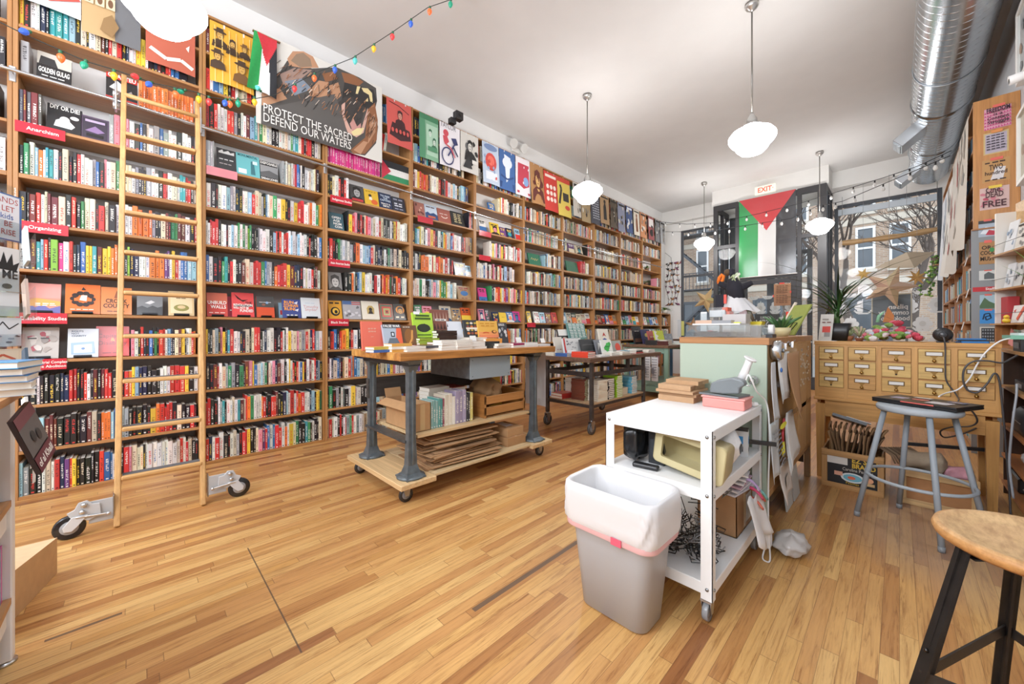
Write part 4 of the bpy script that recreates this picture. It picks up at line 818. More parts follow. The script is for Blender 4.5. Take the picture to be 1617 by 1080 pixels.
def lightbulb(p, c, dn=(0, 0, -1)):
    dn = V(dn).normalized(); a = dn.orthogonal().normalized(); b = dn.cross(a)
    m = MB(M((list(a)+[p[0]], list(b)+[p[1]], list(dn)+[p[2]], (0, 0, 0, 1))))
    m.lathe([(.009, -.002), (.011, .0), (.011, .022)], (0, 0, 0), 'plastic', '#24603f', n=10)
    m.lathe([(.011, .022), (.020, .034), (.022, .048), (.014, .068), (.004, .080), (0, .083)], (0, 0, 0), 'bulb', bc[c], n=12)
    m.build('bulb', t)
LB = [((48, 50), 'b', (0, .8, -.6)), ((95, 80), 'o', (0, .1, -1)), ((136, 95), 'g', (0, -.3, -1)), ((180, 110), 'y', (0, 0, -1)), ((222, 124), 'r', (0, 1, -.3)), ((240, 130), 'b', (0, -.7, -.8)), ((276, 139), 'o', (0, .2, -1)), ((294, 142), 'g', (0, -1, -.2)), ((314, 148), 'y', (0, 0, -1)),
      ((330, 152), 'r', (0, 0, -1)), ((357, 156), 'b', (0, -.3, -1)), ((363, 156), 'o', (0, 0, -1)), ((376, 155), 'g', (0, 0, -1)), ((402, 153), 'y', (0, 0, -1)), ((412, 144), 't', (0, .5, .5))]
for (u, v), c, dn in LB: lightbulb(onX(u, v, -4.12), c, dn)
def along(f):
    L = [(b-a).length for a, b in zip(W1, W1[1:])]; s = f*sum(L)
    for l, a, b in zip(L, W1, W1[1:]):
        if s <= l: return a.lerp(b, s/l)
        s -= l
    return W1[-1]
for k, c in enumerate('robtyrbogy'): lightbulb(along(.02+k*.105), c, (.1, 0, -1))
m = MB(); m.box(-4.36, -4.28, 3.06, 3.15, 4.031, 4.11, 'plastic', '#1a1a1c'); m.box(-4.33, -4.24, 3.12, 3.24, 4.10, 4.21, 'plastic', '#18181a'); m.lathe([(0, .0), (.03, .0), (.035, -.02)], (-4.238, 3.18, 4.155), 'gloss', '#08080a', ax='x', n=14)
solo(m, 'security_camera', 'black boxy camera standing on top of the bookcases', 'camera', bevel=.006)
t = thing('wall_mounted_emergency_light', 'twin-headed emergency lamp on the wall above the crab poster', 'emergency light', (-4.6, 4.6, 4.2))
MB().box(-4.62, -4.57, 4.52, 4.70, 4.22, 4.30, 'paint', '#e6e4df').build('housing', t, bevel=.008)
for y, dz in ((4.48, .0), (4.73, .0)):
    m = MB(M.Translation((-4.52, y, 4.31)) @ M.Rotation(math.radians(25), 4, 'Y')); m.lathe([(.03, -.05), (.065, -.02), (.075, .02), (.075, .035)], (0, 0, 0), 'paint', '#d9d7d2', ax='x', n=18); m.lathe([(.0, .036), (.068, .036)], (0, 0, 0), 'glass', '#ffffff', ax='x', n=18, caps=False); m.lathe([(0, .03), (.06, .034)], (0, 0, 0), 'metal', '#cfcfd0', ax='x', n=18, caps=False); m.build('lamp_head', t)
PL = ['near schoolhouse pendant lamp cut off at the top left of the picture', 'schoolhouse pendant lamp hanging in front of the far bookcases', 'schoolhouse pendant lamp hanging nearest in the ceiling middle', 'small far pendant lamp left of the large flag', 'far pendant lamp right of the large flag']
for k, (lx, ly_) in enumerate(LAMPS):
    t = thing('pendant_lamp', PL[k], 'pendant lamp', (lx, ly_, 2.9), group='schoolhouse pendant lamps')
    m = MB(); m.lathe([(.055, ZC-.002), (.062, ZC-.03), (.05, ZC-.05), (.02, ZC-.075), (.008, ZC-.085)], (lx, ly_, 0), 'metal', '#c6c5c2', n=24); m.build('canopy', t)
    m = MB(); m.cyl((lx, ly_, 3.34), (lx, ly_, ZC-.07), .0075, 'metal', '#8d8a84', n=10); m.build('rod', t)
    m = MB(); m.lathe([(.012, 3.36), (.02, 3.34), (.045, 3.30), (.05, 3.255), (.085, 3.235), (.09, 3.215)], (lx, ly_, 0), 'steel', '#cfd2d2', n=24); m.build('fitter', t)
    m = MB(); m.lathe([(.085, 3.225), (.11, 3.205), (.175, 3.17), (.205, 3.13), (.205, 3.10), (.185, 3.065), (.15, 3.03), (.13, 2.995), (.10, 2.965), (.05, 2.95), (0, 2.946)], (lx, ly_, 0), 'glow' if k else 'glow_dim', '#fff8ef', n=32); m.build('shade', t)
def flat(x, y, z, rz, L, W_, th, c, label, group=None, pg='#ece6d8', name='stacked_book', art=None):
    """book lying flat: spine along local x at -y side; L along x, W_ along y"""
    m = MB(M.Translation((x, y, z)) @ M.Rotation(math.radians(rz), 4, 'Z')); cc = C(c); q_ = min(.0022, th*.2)
    m.box(-L/2, L/2, -W_/2, W_/2, 0, q_, 'gloss', cc); m.box(-L/2, L/2, -W_/2, W_/2, th-q_, th, 'gloss', cc); m.box(-L/2, L/2, -W_/2, -W_/2+q_, q_, th-q_, 'gloss', cc)
    m.box(-L/2+.003, L/2-.003, -W_/2+q_, W_/2-.003, q_, th-q_, 'paper', pg)
    if art: m.art((-L/2, -W_/2, th), (1, 0, 0), (0, 1, 0), L, W_, art, 'gloss', eps=.0005)
    return m.build(name, None, label, 'book', group, origin=(x, y, z))
def stack(x, y, z, n, c, label, group, L=.21, W_=.15, th=.024, rz=90, jitter=4, cs=None, pg='#ece6d8'):
    for k in range(n):
        cc = cs[k % len(cs)] if cs else c
        lab = label if isinstance(label, str) else label[k]
        flat(x+R.uniform(-.004, .004), y+R.uniform(-.004, .004), z, rz+R.uniform(-jitter, jitter), L, W_, th-.0006, cc, lab, group, pg); z += th
    return z
def stand(u0, u1, x, z, h, c, items, label, lean=16, th=.022, yaw=90, group='books standing on the display tables'):
    ya, yb = yu(u0, x), yu(u1, x)
    T = M.Translation((x, (ya+yb)/2, z+th*math.sin(math.radians(lean))+.0005)) @ M.Rotation(math.radians(yaw), 4, 'Z') @ M.Rotation(-math.radians(lean), 4, 'X')
    return display(T, yb-ya, h, th, c, items, label, group)
def caster(t, x, y, r, top, wc='#2b2c2e', mc='#a9abae', ax='x', wd=.024):
    m = MB(); m.lathe([(.006, -wd*.4), (r*.55, -wd*.45), (r*.6, -wd*.3), (r*.95, -wd*.5), (r, -wd*.3), (r, wd*.3), (r*.95, wd*.5), (r*.6, wd*.3), (r*.55, wd*.45), (.006, wd*.4)], (x, y, r), 'gloss', wc, n=24, ax=ax, cols=['#7d7f82', '#7d7f82', wc, wc, wc, wc, wc, '#7d7f82', '#7d7f82'])
    w = m.build('caster', t)
    f = MB(); g = wd*.5+.006
    for s_ in (-1, 1):
        pts = [(-r*.25, -r*.15), (r*.25, -r*.15), (r*.55, r*.9), (r*.55, r*1.12), (-r*.5, r*1.12), (-r*.5, r*.8)]
        if ax == 'x': f.prism([(y+a, r+b) for a, b in pts], (0, 1, 0), (0, 0, 1), (x+s_*g-.0015, 0, 0), .003, 'metal', mc)
        else: f.prism([(x+a, r+b) for a, b in pts], (1, 0, 0), (0, 0, 1), (0, y+s_*g-.0015, 0), .003, 'metal', mc)
    f.box(x-g*1.2, x+g*1.2, y-g*1.2, y+g*1.2, r*2.1, min(r*2.1+.008, top), 'metal', mc)
    if top > r*2.1+.008: f.cyl((x, y, r*2.1), (x, y, top), min(.014, g), 'metal', mc, n=12)
    f.build('caster_fork', w)
WX0, WX1, WY0, WY1 = -3.2, -2.38, 1.28, 2.95
t = thing('workbench', 'thick worn wooden workbench on grey cast iron legs and caster dollies, nearest book table', 'workbench', (-2.8, 2.1, 0))
m = MB()
for k in range(9):
    a = WX0+(WX1-WX0)*k/9; m.box(a+.0006, a+(WX1-WX0)/9-.0006, WY0, WY1, .985+R.uniform(0, .0012), 1.04, 'rough_y', R.choice(['#c88d3f', '#c08238', '#cf9648', '#b87a34']))
m.build('tabletop', t, bevel=.003)
for lx in (-2.45, -3.08):
    for ly_ in (1.40, 2.70):
        s_ = 1
        m = MB()
        prof = [(.155, .085, .075), (.165, .085, .075), (.185, .046, .052), (.24, .028, .036), (.45, .023, .028), (.90, .025, .028), (.955, .05, .045), (.985, .075, .055)]
        for (z0, a0_, b0_), (z1, a1_, b1_) in zip(prof, prof[1:]):
            i0 = [m.av((lx+sx*a0_, ly_+sy*b0_, z0)) for sx, sy in ((-1, -1), (1, -1), (1, 1), (-1, 1))]; i1 = [m.av((lx+sx*a1_, ly_+sy*b1_, z1)) for sx, sy in ((-1, -1), (1, -1), (1, 1), (-1, 1))]
            for j in range(4): m.fa((i0[j], i0[(j+1) % 4], i1[(j+1) % 4], i1[j]), 'castiron', '#6d767b')
        for z in (.34, .46, .62, .76, .88): m.lathe([(0, .0005), (.006, .0005)], (lx+.0255, ly_, z), 'matte', '#15171a', ax='x', n=8, caps=False)
        m.prism([(.024, .2), (.036, .28), (.034, .9), (.024, .95)], (1, 0, 0), (0, 0, 1), (lx, ly_+.006, 0), .012, 'castiron', '#7b858a')
        m.lathe([(.10, 0), (.10, .012), (.06, .02)], (lx, ly_, .156), 'castiron', '#737c80', n=18)
        m.build('leg', t)
for y in (1.40, 2.70):
    MB().box(-3.13, -2.40, y-.05, y+.05, .945, .985, 'castiron', '#3a3d3f').build('leg_bracket', t)
    MB().box(-3.24, -2.33, y-.14, y+.14, .118, .155, 'wood_x', '#dcb985').build('dolly_board', t, bevel=.004)
MB().box(-3.10, -3.06, 1.36, 2.74, .64, .80, 'rough_y', '#3b3733').build('stretcher', t, bevel=.003)
MB().box(-3.12, -2.45, 1.455, 2.645, .415, .436, 'wood_y', '#d8b887').build('shelf', t)
MB().box(-3.12, -2.46, 1.36, 1.44, .395, .413, 'castiron', '#55595b').build('shelf_support', t); MB().box(-3.12, -2.46, 2.66, 2.74, .395, .413, 'castiron', '#55595b').build('shelf_support', t)
MB().box(-3.14, -2.36, 1.545, 2.555, .142, .158, 'wood_y', '#dcc193').build('bottom_board', t)
m = MB(); m.box(-3.02, -2.44, 1.93, 2.375, .80, .982, 'castiron', '#6d7276'); m.box(-2.441, -2.434, 1.925, 2.38, .797, .975, 'paint', '#8d989d')
for y in (1.95, 2.355):
    for z in (.82, .95): m.ball((-2.433, y, z), .004, .004, .004, 'metal', '#44484a', n=6, k=4)
m.build('drawer', t, bevel=.002)
for y in (1.345, 2.755):
    for x in (-2.42, -3.17): caster(t, x, y, .052, .117, ax='x')
def openbox(x0, x1, y0, y1, z0, z1, c, label, name='cardboard_box', flaps=True, cat='box', inner=None):
    t = thing(name, label, cat, ((x0+x1)/2, (y0+y1)/2, z0)); th = .004; m = MB()
    m.box(x0, x1, y0, y1, z0, z0+th, 'board', c); m.box(x0, x0+th, y0, y1, z0, z1, 'board', c); m.box(x1-th, x1, y0, y1, z0, z1, 'board', c); m.box(x0, x1, y0, y0+th, z0, z1, 'board', c); m.box(x0, x1, y1-th, y1, z0, z1, 'board', c)
    m.box(x1, x1+.0006, (y0+y1)/2-.02, (y0+y1)/2+.02, z0+.01, z1-.005, 'gloss', '#c9a878'); m.build('carton', t)
    if flaps:
        L = (z1-z0)*.42
        f = MB(); f.poly([(x0, y0, z1), (x1, y0, z1), (x1, y0-L*.85, z1-L*.45), (x0, y0-L*.85, z1-L*.45)], 'board', c); f.build('flap', t, solid=.004)
        f = MB(); f.poly([(x1, y0+.01, z1), (x1, y1, z1), (x1-L*.5, y1, z1-.02), (x1-L*.5, y0+.01, z1-.02)], 'board', c); f.build('flap', t, solid=.004)
        f = MB(); f.poly([(x0, y0, z1), (x0, y1, z1), (x0-L*.3, y1, z1+L*.8), (x0-L*.3, y0, z1+L*.8)], 'board', c); f.build('flap', t, solid=.004)
    return t
openbox(-2.97, -2.52, 1.47, 1.61, .4365, .645, '#b98d5e', 'open brown cardboard box at the left end of the workbench shelf')
y = 1.62; SB = [('#8fb3ad', .02, .21), ('#7aa5a0', .024, .215), ('#8db0ab', .022, .21), ('#5f9a93', .024, .225), ('#4f8d86', .02, .22), ('#8d4a58', .016, .22), ('#d9cfb9', .04, .245), ('#e3dac6', .036, .25), ('#e8e3d6', .03, .225), ('#a094ae', .038, .265), ('#94879f', .036, .26), ('#a79bb4', .036, .265), ('#35373b', .022, .23), ('#2b2c30', .02, .235), ('#d8c873', .03, .235)]
SBN = ['first grey-teal', 'second grey-teal', 'third grey-teal', 'first dark teal', 'second dark teal', 'slim maroon', 'first cream', 'second cream', 'short off-white', 'first lavender', 'second lavender', 'third lavender', 'first black', 'second black', 'pale yellow']
for (c, tk, h), nm in zip(SB, SBN):
    if y+tk > 2.10: break
    book_full(y, tk-.001, h, .16, -2.53, .4368, 0, c, '#efe9dc', '%s book from the left in the row on the workbench shelf' % nm, 'books on the workbench shelf', '#ece6d8')
    y += tk
ky = y+.01
stack(-2.86, 1.86, .4368, 9, '#e6ddc9', 'thick cream paperback in the left cream pile behind the workbench row', 'cream paperbacks behind the workbench row', th=.03)
stack(-2.86, 2.05, .4368, 8, '#e2d8c4', 'cream paperback with a red spine in the right pile behind the workbench row', 'red-backed paperbacks behind the workbench row', th=.032, rz=180, cs=['#b03a30'])
t = thing('wooden_crate', 'slatted wooden crate of paper on the workbench shelf', 'crate', (-2.76, 2.4, .4365)); cw = '#b97f45'; c0, c1, cx0, cx1 = max(ky, 2.14), 2.64, -3.0, -2.50
for z in (.46, .555):
    MB().box(cx1-.012, cx1, c0, c1, z, z+.07, 'wood_y', cw).build('slat', t, bevel=.002); MB().box(cx0, cx0+.012, c0, c1, z, z+.07, 'wood_y', cw).build('slat', t, bevel=.002)
for y in (c0, c1-.016): MB().box(cx0, cx1, y, y+.016, .4375, .64, 'wood_x', '#a87038').build('end_board', t, bevel=.002)
MB().box(cx0+.012, cx1-.012, c0+.016, c1-.016, .4372, .448, 'wood_y', '#8f6236').build('crate_floor', t)
def crumple(mb, cx, cy, cz, rx_, ry_, rz_, mt, c, seed, n=26, k=16, amp=.22, folds=7, sq=1.0):
    rr = random.Random(seed); ph = [rr.uniform(0, 6.3) for _ in range(8)]
    def fn(u, v):
        th = PI*v; a = 2*PI*u; pw = lambda x: math.copysign(abs(x)**sq, x)
        d = 1+amp*(math.sin(a*folds+ph[0]+3*math.sin(th*2+ph[1]))*.5+math.sin(a*3+th*5+ph[2])*.35+math.sin(th*9+a*2+ph[3])*.25)*math.sin(th)
        return (cx+rx_*d*pw(math.sin(th))*pw(math.cos(a)), cy+ry_*d*pw(math.sin(th))*pw(math.sin(a)), cz-rz_*pw(math.cos(th))*(1+.1*math.sin(a*4)))
    mb.grid(fn, n, k, mt, c)
m = MB(); crumple(m, -2.72, 2.33, .635, .16, .13, .13, 'board', '#9a734a', 4, amp=.3); solo(m, 'paper_bag', 'crumpled brown paper bag stuffed in the crate', 'bag')
for k in range(4):
    m = MB(M.Translation((-2.86+.022*k, 2.515+.004*k, .452)) @ M.Rotation(math.radians(-4-k), 4, 'Y')); m.box(-.004, .004, -.088, .088, 0, .40-.012*k, 'board', ['#d99a2a', '#e0a430', '#cf8f24', '#dba63c'][k]); m.poly([(.005, -.088, .40-.012*k), (.005, .088, .40-.012*k), (.005, 0, .33-.012*k)], 'board', '#c98a20')
    solo(m, 'padded_envelope', 'yellow padded envelope standing upright in the crate', 'envelope', 'yellow envelopes in the crate')
z = .1585; nS = 24
for k in range(nS):
    th = R.uniform(.006, .011); L = R.uniform(.56, .70); W_ = R.uniform(.40, .52); ry_ = R.uniform(-7, 7)
    cyy = 1.90+R.uniform(-.05, .05)+(.02 if k < 6 else 0); cxx = -2.66-k*.004+R.uniform(-.04, .05)
    m = MB(M.Translation((cxx, cyy, z)) @ M.Rotation(math.radians(ry_), 4, 'Z') @ M.Rotation(math.radians(0), 4, 'X'))
    c = R.choice(['#a77f57', '#b48b60', '#9c744c', '#ad8459', '#8d6a47'])
    m.box(-W_/2, W_/2, -L/2, L/2, 0, th-.001, 'board', c); m.box(-W_/2, W_/2, -L/2+.02, -L/2+.2, th-.001, th-.0002, 'board', '#b99066')
    solo(m, 'flattened_box', 'flattened brown cardboard box in the pile under the workbench' if k < nS-1 else 'topmost flattened cardboard box of the pile under the workbench', 'cardboard', 'flattened boxes under the workbench')
    z += th
for k, (x0, x1, y0, y1, z0, z1, c, lab) in enumerate([(-2.78, -2.44, 2.35, 2.585, .1585, .235, '#b08355', 'flat brown parcel box at the bottom right under the workbench'), (-2.72, -2.46, 2.37, 2.575, .2355, .31, '#b98d5e', 'small brown parcel with a white label on top of the flat parcel')]):
    m = MB(); m.box(x0, x1, y0, y1, z0, z1, 'board', c); m.art((x0, y0, z1), (1, 0, 0), (0, 1, 0), x1-x0, y1-y0, [('r', .1, .3, .7, .75, '#e3e3e3'), ('r', .15, .5, .6, .52, '#777777'), ('r', .15, .6, .6, .62, '#777777')] if k else [('r', 0, .45, 1, .55, '#c9a77c')]); solo(m, 'parcel_box', lab, 'parcel', bevel=.002)
m = MB(); m.grid(lambda a, b: (-2.80+.28*a, 2.962+.02*math.sin(a*3), .42+.56*b), 8, 4, 'paper', '#dcdad8'); m.box(-2.8, -2.52, 2.951, 2.964, .97, 1.0, 'paper', '#e8e6e2'); solo(m, 'hanging_paper', 'long white paper sheet hanging off the far end of the workbench', 'paper', solid=0)
TZ = 1.0405; bx = -2.98
def bench_support(u0, u1, z, x=-2.99):
    pass
stand(573, 606, -2.86, TZ, .225, '#dd6a55', sum([words(.3, .7, .72-.1*k, .05, '#d9957f', 3) for k in range(2)], []) + words(.4, .6, .45, .02, '#d9957f', 1), 'coral red book standing at the left end of the workbench', lean=8)
stand(609, 638, -2.80, TZ, .205, '#a9b6c4', [('p', [(.55, 0), (.75, .9), (1, .95), (1, 0)], '#e0603f'), ('p', [(.1, .1), (.3, .45), (.7, .45), (.9, .1)], '#5f6a75'), ('r', .4, .5, .6, .7, '#22262b'), ('r', .45, .54, .55, .66, '#c9d2da'), ('p', [(0, 0), (.3, .22), (.75, .22), (.95, 0)], '#2c3138'), ('r', 0, .86, 1, 1, '#4b5058'), ('t', 'FALSE WAR', .5, .89, .02, '#f2f2ef', 'c', .9, .02)], 'grey and orange book titled False War on the workbench', lean=18)
stand(638, 662, -2.82, TZ, .20, '#6a4a30', [('e', .45, .5, .3, .35, '#8a5a2c'), ('l', [(.35, .15), (.6, .4), (.68, .72)], .016, '#d99a4a'), ('e', .69, .75, .06, .05, '#d99a4a'), ('e', .33, .13, .05, .04, '#d99a4a')] + words(.1, .6, .9, .03, '#d9cdbb', 3), 'brown book with an orange bone shape on the workbench', lean=16)
zg = stack(-2.86, yu(671, -2.86), TZ, 5, '#9bb53a', 'lime-edged book lying under the lime green display book', 'lime books under the display copy', th=.018, L=.2, W_=.14)
stand(655, 686, -2.9, zg, .22, '#a9d13a', [('e', .5, .38, .34, .17, '#232c1c'), ('p', [(.2, .3), (.3, .5), (.55, .56), (.8, .45), (.85, .3)], '#232c1c'), ('r', .1, .72, .9, .8, '#3d5a1c'), ('r', .15, .84, .85, .92, '#3d5a1c'), ('r', .15, .08, .85, .12, '#3d5a1c'), ('r', .05, .93, .35, 1.04, '#f2f2f0')], 'lime green book with a dark hedgehog-like shape and white tag', lean=12)
zb = stack(-2.90, yu(699, -2.90), TZ, 7, '#3c2c28', 'dark book lying under the brown pillar-pattern book', 'dark books under the brown display copy', th=.022)
stand(683, 711, -2.93, zb, .19, '#7d4a3c', sum([[('p', [(x0-.05, .45), (x0, .9), (x0+.05, .45)], '#b08a78'), ('p', [(x0-.06, .05), (x0, .35), (x0+.06, .05)], '#3a2622')] for x0 in (.15, .32, .5, .68, .85)], []) + [('r', .2, .44, .8, .54, '#efe9e2')] + words(.25, .75, .47, .04, '#2a1a18', 2), 'brown patterned book with a white title band on the workbench', lean=12)
m = MB(M.Translation((-2.88, yu(723, -2.88), TZ+.02)) @ M.Rotation(PI/2, 4, 'Z') @ M.Rotation(-math.radians(17), 4, 'X')); m.box(-.085, .085, 0, .004, 0, .23, 'paper', '#dfe3ea'); m.box(-.06, .06, .004, .03, -.018, .1, 'acrylic', '#ffffff'); solo(m, 'blank_sign', 'blank white sheet in an upright holder in the middle of the workbench', 'sign')
zz = stack(-2.84, yu(747, -2.84), TZ, 3, '#e6e2d8', 'white book lying under the dark patterned book, workbench', 'white books under the dark patterned book', th=.03)
stand(735, 758, -2.88, zz, .165, '#2f3236', [('e', .25+.25*i, .2+.2*j, .1, .07, ['#c9773f', '#d9d2c2', '#8a4a3c', '#b5a04a'][(i*2+j) % 4]) for i in range(3) for j in range(4)] + [('r', .1, .44, .9, .54, '#efe6d4')], 'dark book with colourful pattern dots on the workbench', lean=13)
zz = stack(-2.80, yu(772, -2.80), TZ, 3, '#e8a24a', 'orange book lying under the yellow gradient book, workbench', 'orange books under the yellow gradient book', th=.026)
stand(757, 788, -2.86, zz, .17, '#e6b24e', [('r', 0, 0, 1, .35, '#e89a5c'), ('r', 0, 0, 1, .16, '#e2885c'), ('e', .78, .35, .13, .1, '#5a2f1c'), ('e', .8, .36, .08, .07, '#e6a04e')] + words(.1, .9, .82, .05, '#c98a2a', 3) + words(.15, .85, .68, .05, '#c98a2a', 3) + [('l', [(.2, .28), (.35, .32), (.5, .28)], .008, '#c2502a')], 'yellow-orange gradient book on the workbench', lean=12)
stand(788, 804, -2.88, TZ+.0, .235, '#3b4048', [('t', 'BIRDS', .5, .86, .022, '#e6e6e4', 'c', .85)] + blobs(8, ['#d9dadb', '#8d939b'], q, s=.14), 'black and white book titled Birds at the right of the workbench', lean=12)
FS = [(600, -2.63, 2, ['#3f62a5', '#c9b34a'], 'thin patterned blue'), (628, -2.6, 3, ['#d9a04a', '#e3ddd0'], 'orange-edged white'), (651, -2.56, 2, ['#e6e3da'], 'wide white'), (664, -2.74, 2, ['#8d3f35'], 'dark red'), (676, -2.58, 2, ['#e9e6de', '#4a4a55'], 'white and slate'), (693, -2.72, 3, ['#6e2b2a', '#c79a78'], 'maroon-covered'),
      (704, -2.54, 4, ['#ece8de'], 'tall white-paged'), (727, -2.54, 4, ['#e9e4d9'], 'tall cream-paged'), (750, -2.56, 3, ['#efece4'], 'plain white'), (771, -2.56, 3, ['#2b2b2d'], 'black-covered'), (789, -2.52, 2, ['#e6dfd2'], 'cream-covered'), (812, -2.50, 2, ['#e9e6df', '#a33a62'], 'white with a pink one'), (833, -2.5, 2, ['#e8e6e2'], 'flat white'), (853, -2.52, 1, ['#dfe3e6'], 'pale grey')]
for u, x, n, cs, nm in FS:
    labs = ['%s book, %s in its low stack on the workbench front' % (nm, 'lowest' if k == 0 else ('topmost' if k == n-1 else ('second from bottom' if k == 1 else 'third from bottom'))) for k in range(n)]
    stack(x, yu(u, x), TZ, n, 'w', labs, 'flat stacks along the workbench front', L=.17, W_=.115, th=.02, rz=R.choice([86, 92, 95]), cs=cs)
for k, (u, v, x) in enumerate([(748, 533, -2.72), (820, 541, -2.62), (858, 549, -2.74)]):
    y = yu(u, x); m = MB(M.Translation((x, y, TZ+.06-.02*k)) @ M.Rotation(PI/2, 4, 'Z') @ M.Rotation(-math.radians(20), 4, 'X')); m.box(-.035, .035, 0, .0015, 0, .05, 'paper', '#f1f1ee'); m.box(-.02, .02, .0015, .02, -.0605+.02*k+.001, .03, 'acrylic', '#ffffff')
    solo(m, 'card_sign', ['small white card leaning by the dark patterned book', 'small white card by the pink book stack, workbench', 'small white card at the far end of the workbench'][k], 'card')
DX0, DX1, DY0, DY1, DZ = -3.2, -2.43, 3.62, 5.45, .88
t = thing('rolling_table', 'dark weathered rolling table loaded with books behind the workbench', 'table', (-2.8, 4.5, 0))
MB().box(DX0, DX1, DY0, DY1, DZ-.05, DZ, 'rough_y', '#6b4f3b').build('tabletop', t, bevel=.004)
for x in (-2.475, -3.13):
    for y in (3.72, 4.98):
        m = MB(); m.box(x-.02, x+.02, y-.02, y+.02, .165, DZ-.05, 'castiron', '#544e4b'); m.build('leg', t, bevel=.002)
    MB().box(x-.012, x+.012, 3.74, 4.96, .66, .71, 'castiron', '#4b4543').build('side_rail', t); MB().box(x-.01, x+.01, 3.74, 4.96, .30, .335, 'castiron', '#4b4543').build('side_rail', t)
    for y in (4.15, 4.55): MB().box(x-.014, x+.014, y-.03, y+.03, .71, DZ-.05, 'castiron', '#453f3d').build('spacer_block', t)
for y in (3.72, 4.98):
    MB().box(-3.11, -2.495, y-.012, y+.012, .66, .71, 'castiron', '#4b4543').build('end_rail', t); MB().box(-3.11, -2.495, y-.01, y+.01, .30, .335, 'castiron', '#4b4543').build('end_rail', t)
MB().box(-3.11, -2.465, 3.735, 4.965, .336, .352, 'wood_y', '#c2a079').build('shelf', t)
for x in (-2.475, -3.13):
    for y in (3.72, 4.98): caster(t, x, y, .07, .166, wc='#4a4b4d', ax='x', wd=.03)
sz = .3525
def lab_n(n, a): return [a]*n
UG = 'piles of books under the dark rolling table'
stack(-2.98, 3.84, sz, 2, '#c23a34', 'wide red book in the low red pile under the rolling table', 'red books under the rolling table', L=.24, W_=.18, th=.032)
stack(-2.96, 4.06, sz, 9, '#ddd3c0', 'cream-paged book of the tall pale pile at the back under the rolling table', 'pale pile under the rolling table', th=.026)
stack(-2.74, 3.90, sz, 13, '#6d3a2c', 'brown-backed hardback in the brown pile under the rolling table', 'brown hardbacks under the rolling table', th=.0195, L=.2, rz=0, pg='#b9b48c')
stack(-2.56, 3.98, sz, 10, '#e6ddc8', 'cream book of the pile just behind the front table leg', 'cream books behind the front table leg', th=.025, L=.2)
stack(-2.58, 4.16, sz, 11, '#242427', 'black-backed book in the black and white pile under the rolling table', 'black-backed books under the rolling table', th=.023, L=.2, W_=.14, rz=0)
stack(-2.58, 4.36, sz, 12, '#9ccf2a', 'lime green book in the lime pile under the rolling table', 'lime books under the rolling table', th=.0225, L=.2, W_=.14, rz=0, cs=['#9ccf2a', '#97c728'])
stack(-2.60, 4.58, sz, 4, '#e3d6bd', 'cream book in the short pile between lime and blue piles', 'short cream pile under the rolling table', th=.022, L=.18, W_=.12)
stack(-2.60, 4.78, sz, 10, '#63b0cf', 'sky blue book in the blue pile under the rolling table', 'sky blue books under the rolling table', th=.0225, L=.2, W_=.15, rz=0, cs=['#63b0cf', '#79bdd6'])
stack(-2.90, 4.40, sz, 6, '#4a4f5c', 'slate book of the pile hidden behind the lime one', 'slate books under the rolling table', th=.024)
DT = DZ+.0005
stack(-2.60, 3.74, DT, 3, '#e2452f', ['lowest bright red hardback of three on the rolling table corner', 'middle bright red hardback of three on the rolling table corner', 'topmost bright red hardback of three on the rolling table corner'], 'three red hardbacks', L=.23, W_=.155, th=.022, rz=0, jitter=1)
stack(-2.87, 3.72, DT, 2, '#3d5f9c', ['lower blue patterned book on the rolling table corner', 'upper blue patterned book on the rolling table corner'], None, L=.17, W_=.12, th=.02, rz=4)
stack(-3.08, 3.73, DT, 2, '#d8cfbd', ['lower cream book at the left corner of the rolling table', 'upper cream book at the left corner of the rolling table'], None, L=.17, W_=.12, th=.02, rz=2)
stand(879, 891, -2.98, DT, .23, '#d8d2c6', words(.2, .8, .3, .03, '#b5443c', 2), 'cream book standing left on the rolling table', lean=12)
stand(888, 904, -3.02, DT, .33, '#3a3836', [('r', 0, .75, 1, 1, '#e9e7e2'), ('e', .55, .55, .3, .14, '#b9a698'), ('p', [(.2, .0), (.3, .3), (.8, .3), (.9, 0)], '#c9c5bd')], 'black and white photo book standing on the rolling table', lean=14)
zz = stack(-3.02, yu(912, -3.02), DT, 8, '#5c4a3e', 'brown book in the pile holding up the teal text book', 'brown pile under the teal text book', th=.024, L=.16, W_=.12)
stand(900, 927, -3.03, zz, .22, '#5f8a85', sum([words(.05, .95, .9-.1*k, .045, '#dce9e4', 4, q) for k in range(9)], []), 'teal book covered in white text lines, highest on rolling table', lean=14)
stand(893, 921, -2.86, DT, .215, '#d9dcdc', blobs(16, ['#8d9296', '#b7bcbe', '#6d7276'], q, s=.06) + [('r', 0, 0, .07, 1, '#cc3a35'), ('r', .1, .08, .6, .3, '#f0f0ee')], 'white sketch-covered book with a red spine on the rolling table', lean=12)
stand(921, 944, -2.80, DT, .20, '#2f3133', [('r', .0, .2, 1, .24, '#56585a'), ('r', .1, .6, .9, .66, '#4a4c4e')], 'black book standing near the middle of the rolling table', lean=16)
stand(944, 954, -2.76, DT, .19, '#7d8087', [('p', [(.2, .2), (.4, .8), (.8, .7)], '#d8d8d4')], 'narrow grey book behind the green leaf book', lean=16)
stand(953, 969, -2.66, DT, .19, '#e9ece6', blobs(5, ['#3fae49', '#4fbf58'], q, x0=.3, x1=.7, y0=.35, y1=.7, s=.28) + [('r', .25, .5, .8, .56, '#2a7a35')], 'white book with a bright green splash on the rolling table', lean=14)
zz = stack(-2.98, yu(956, -2.98), DT, 6, '#cfc6b6', 'pale book in the pile under the white red-figure book', 'pale pile under the red-figure book', th=.024, L=.17, W_=.11)
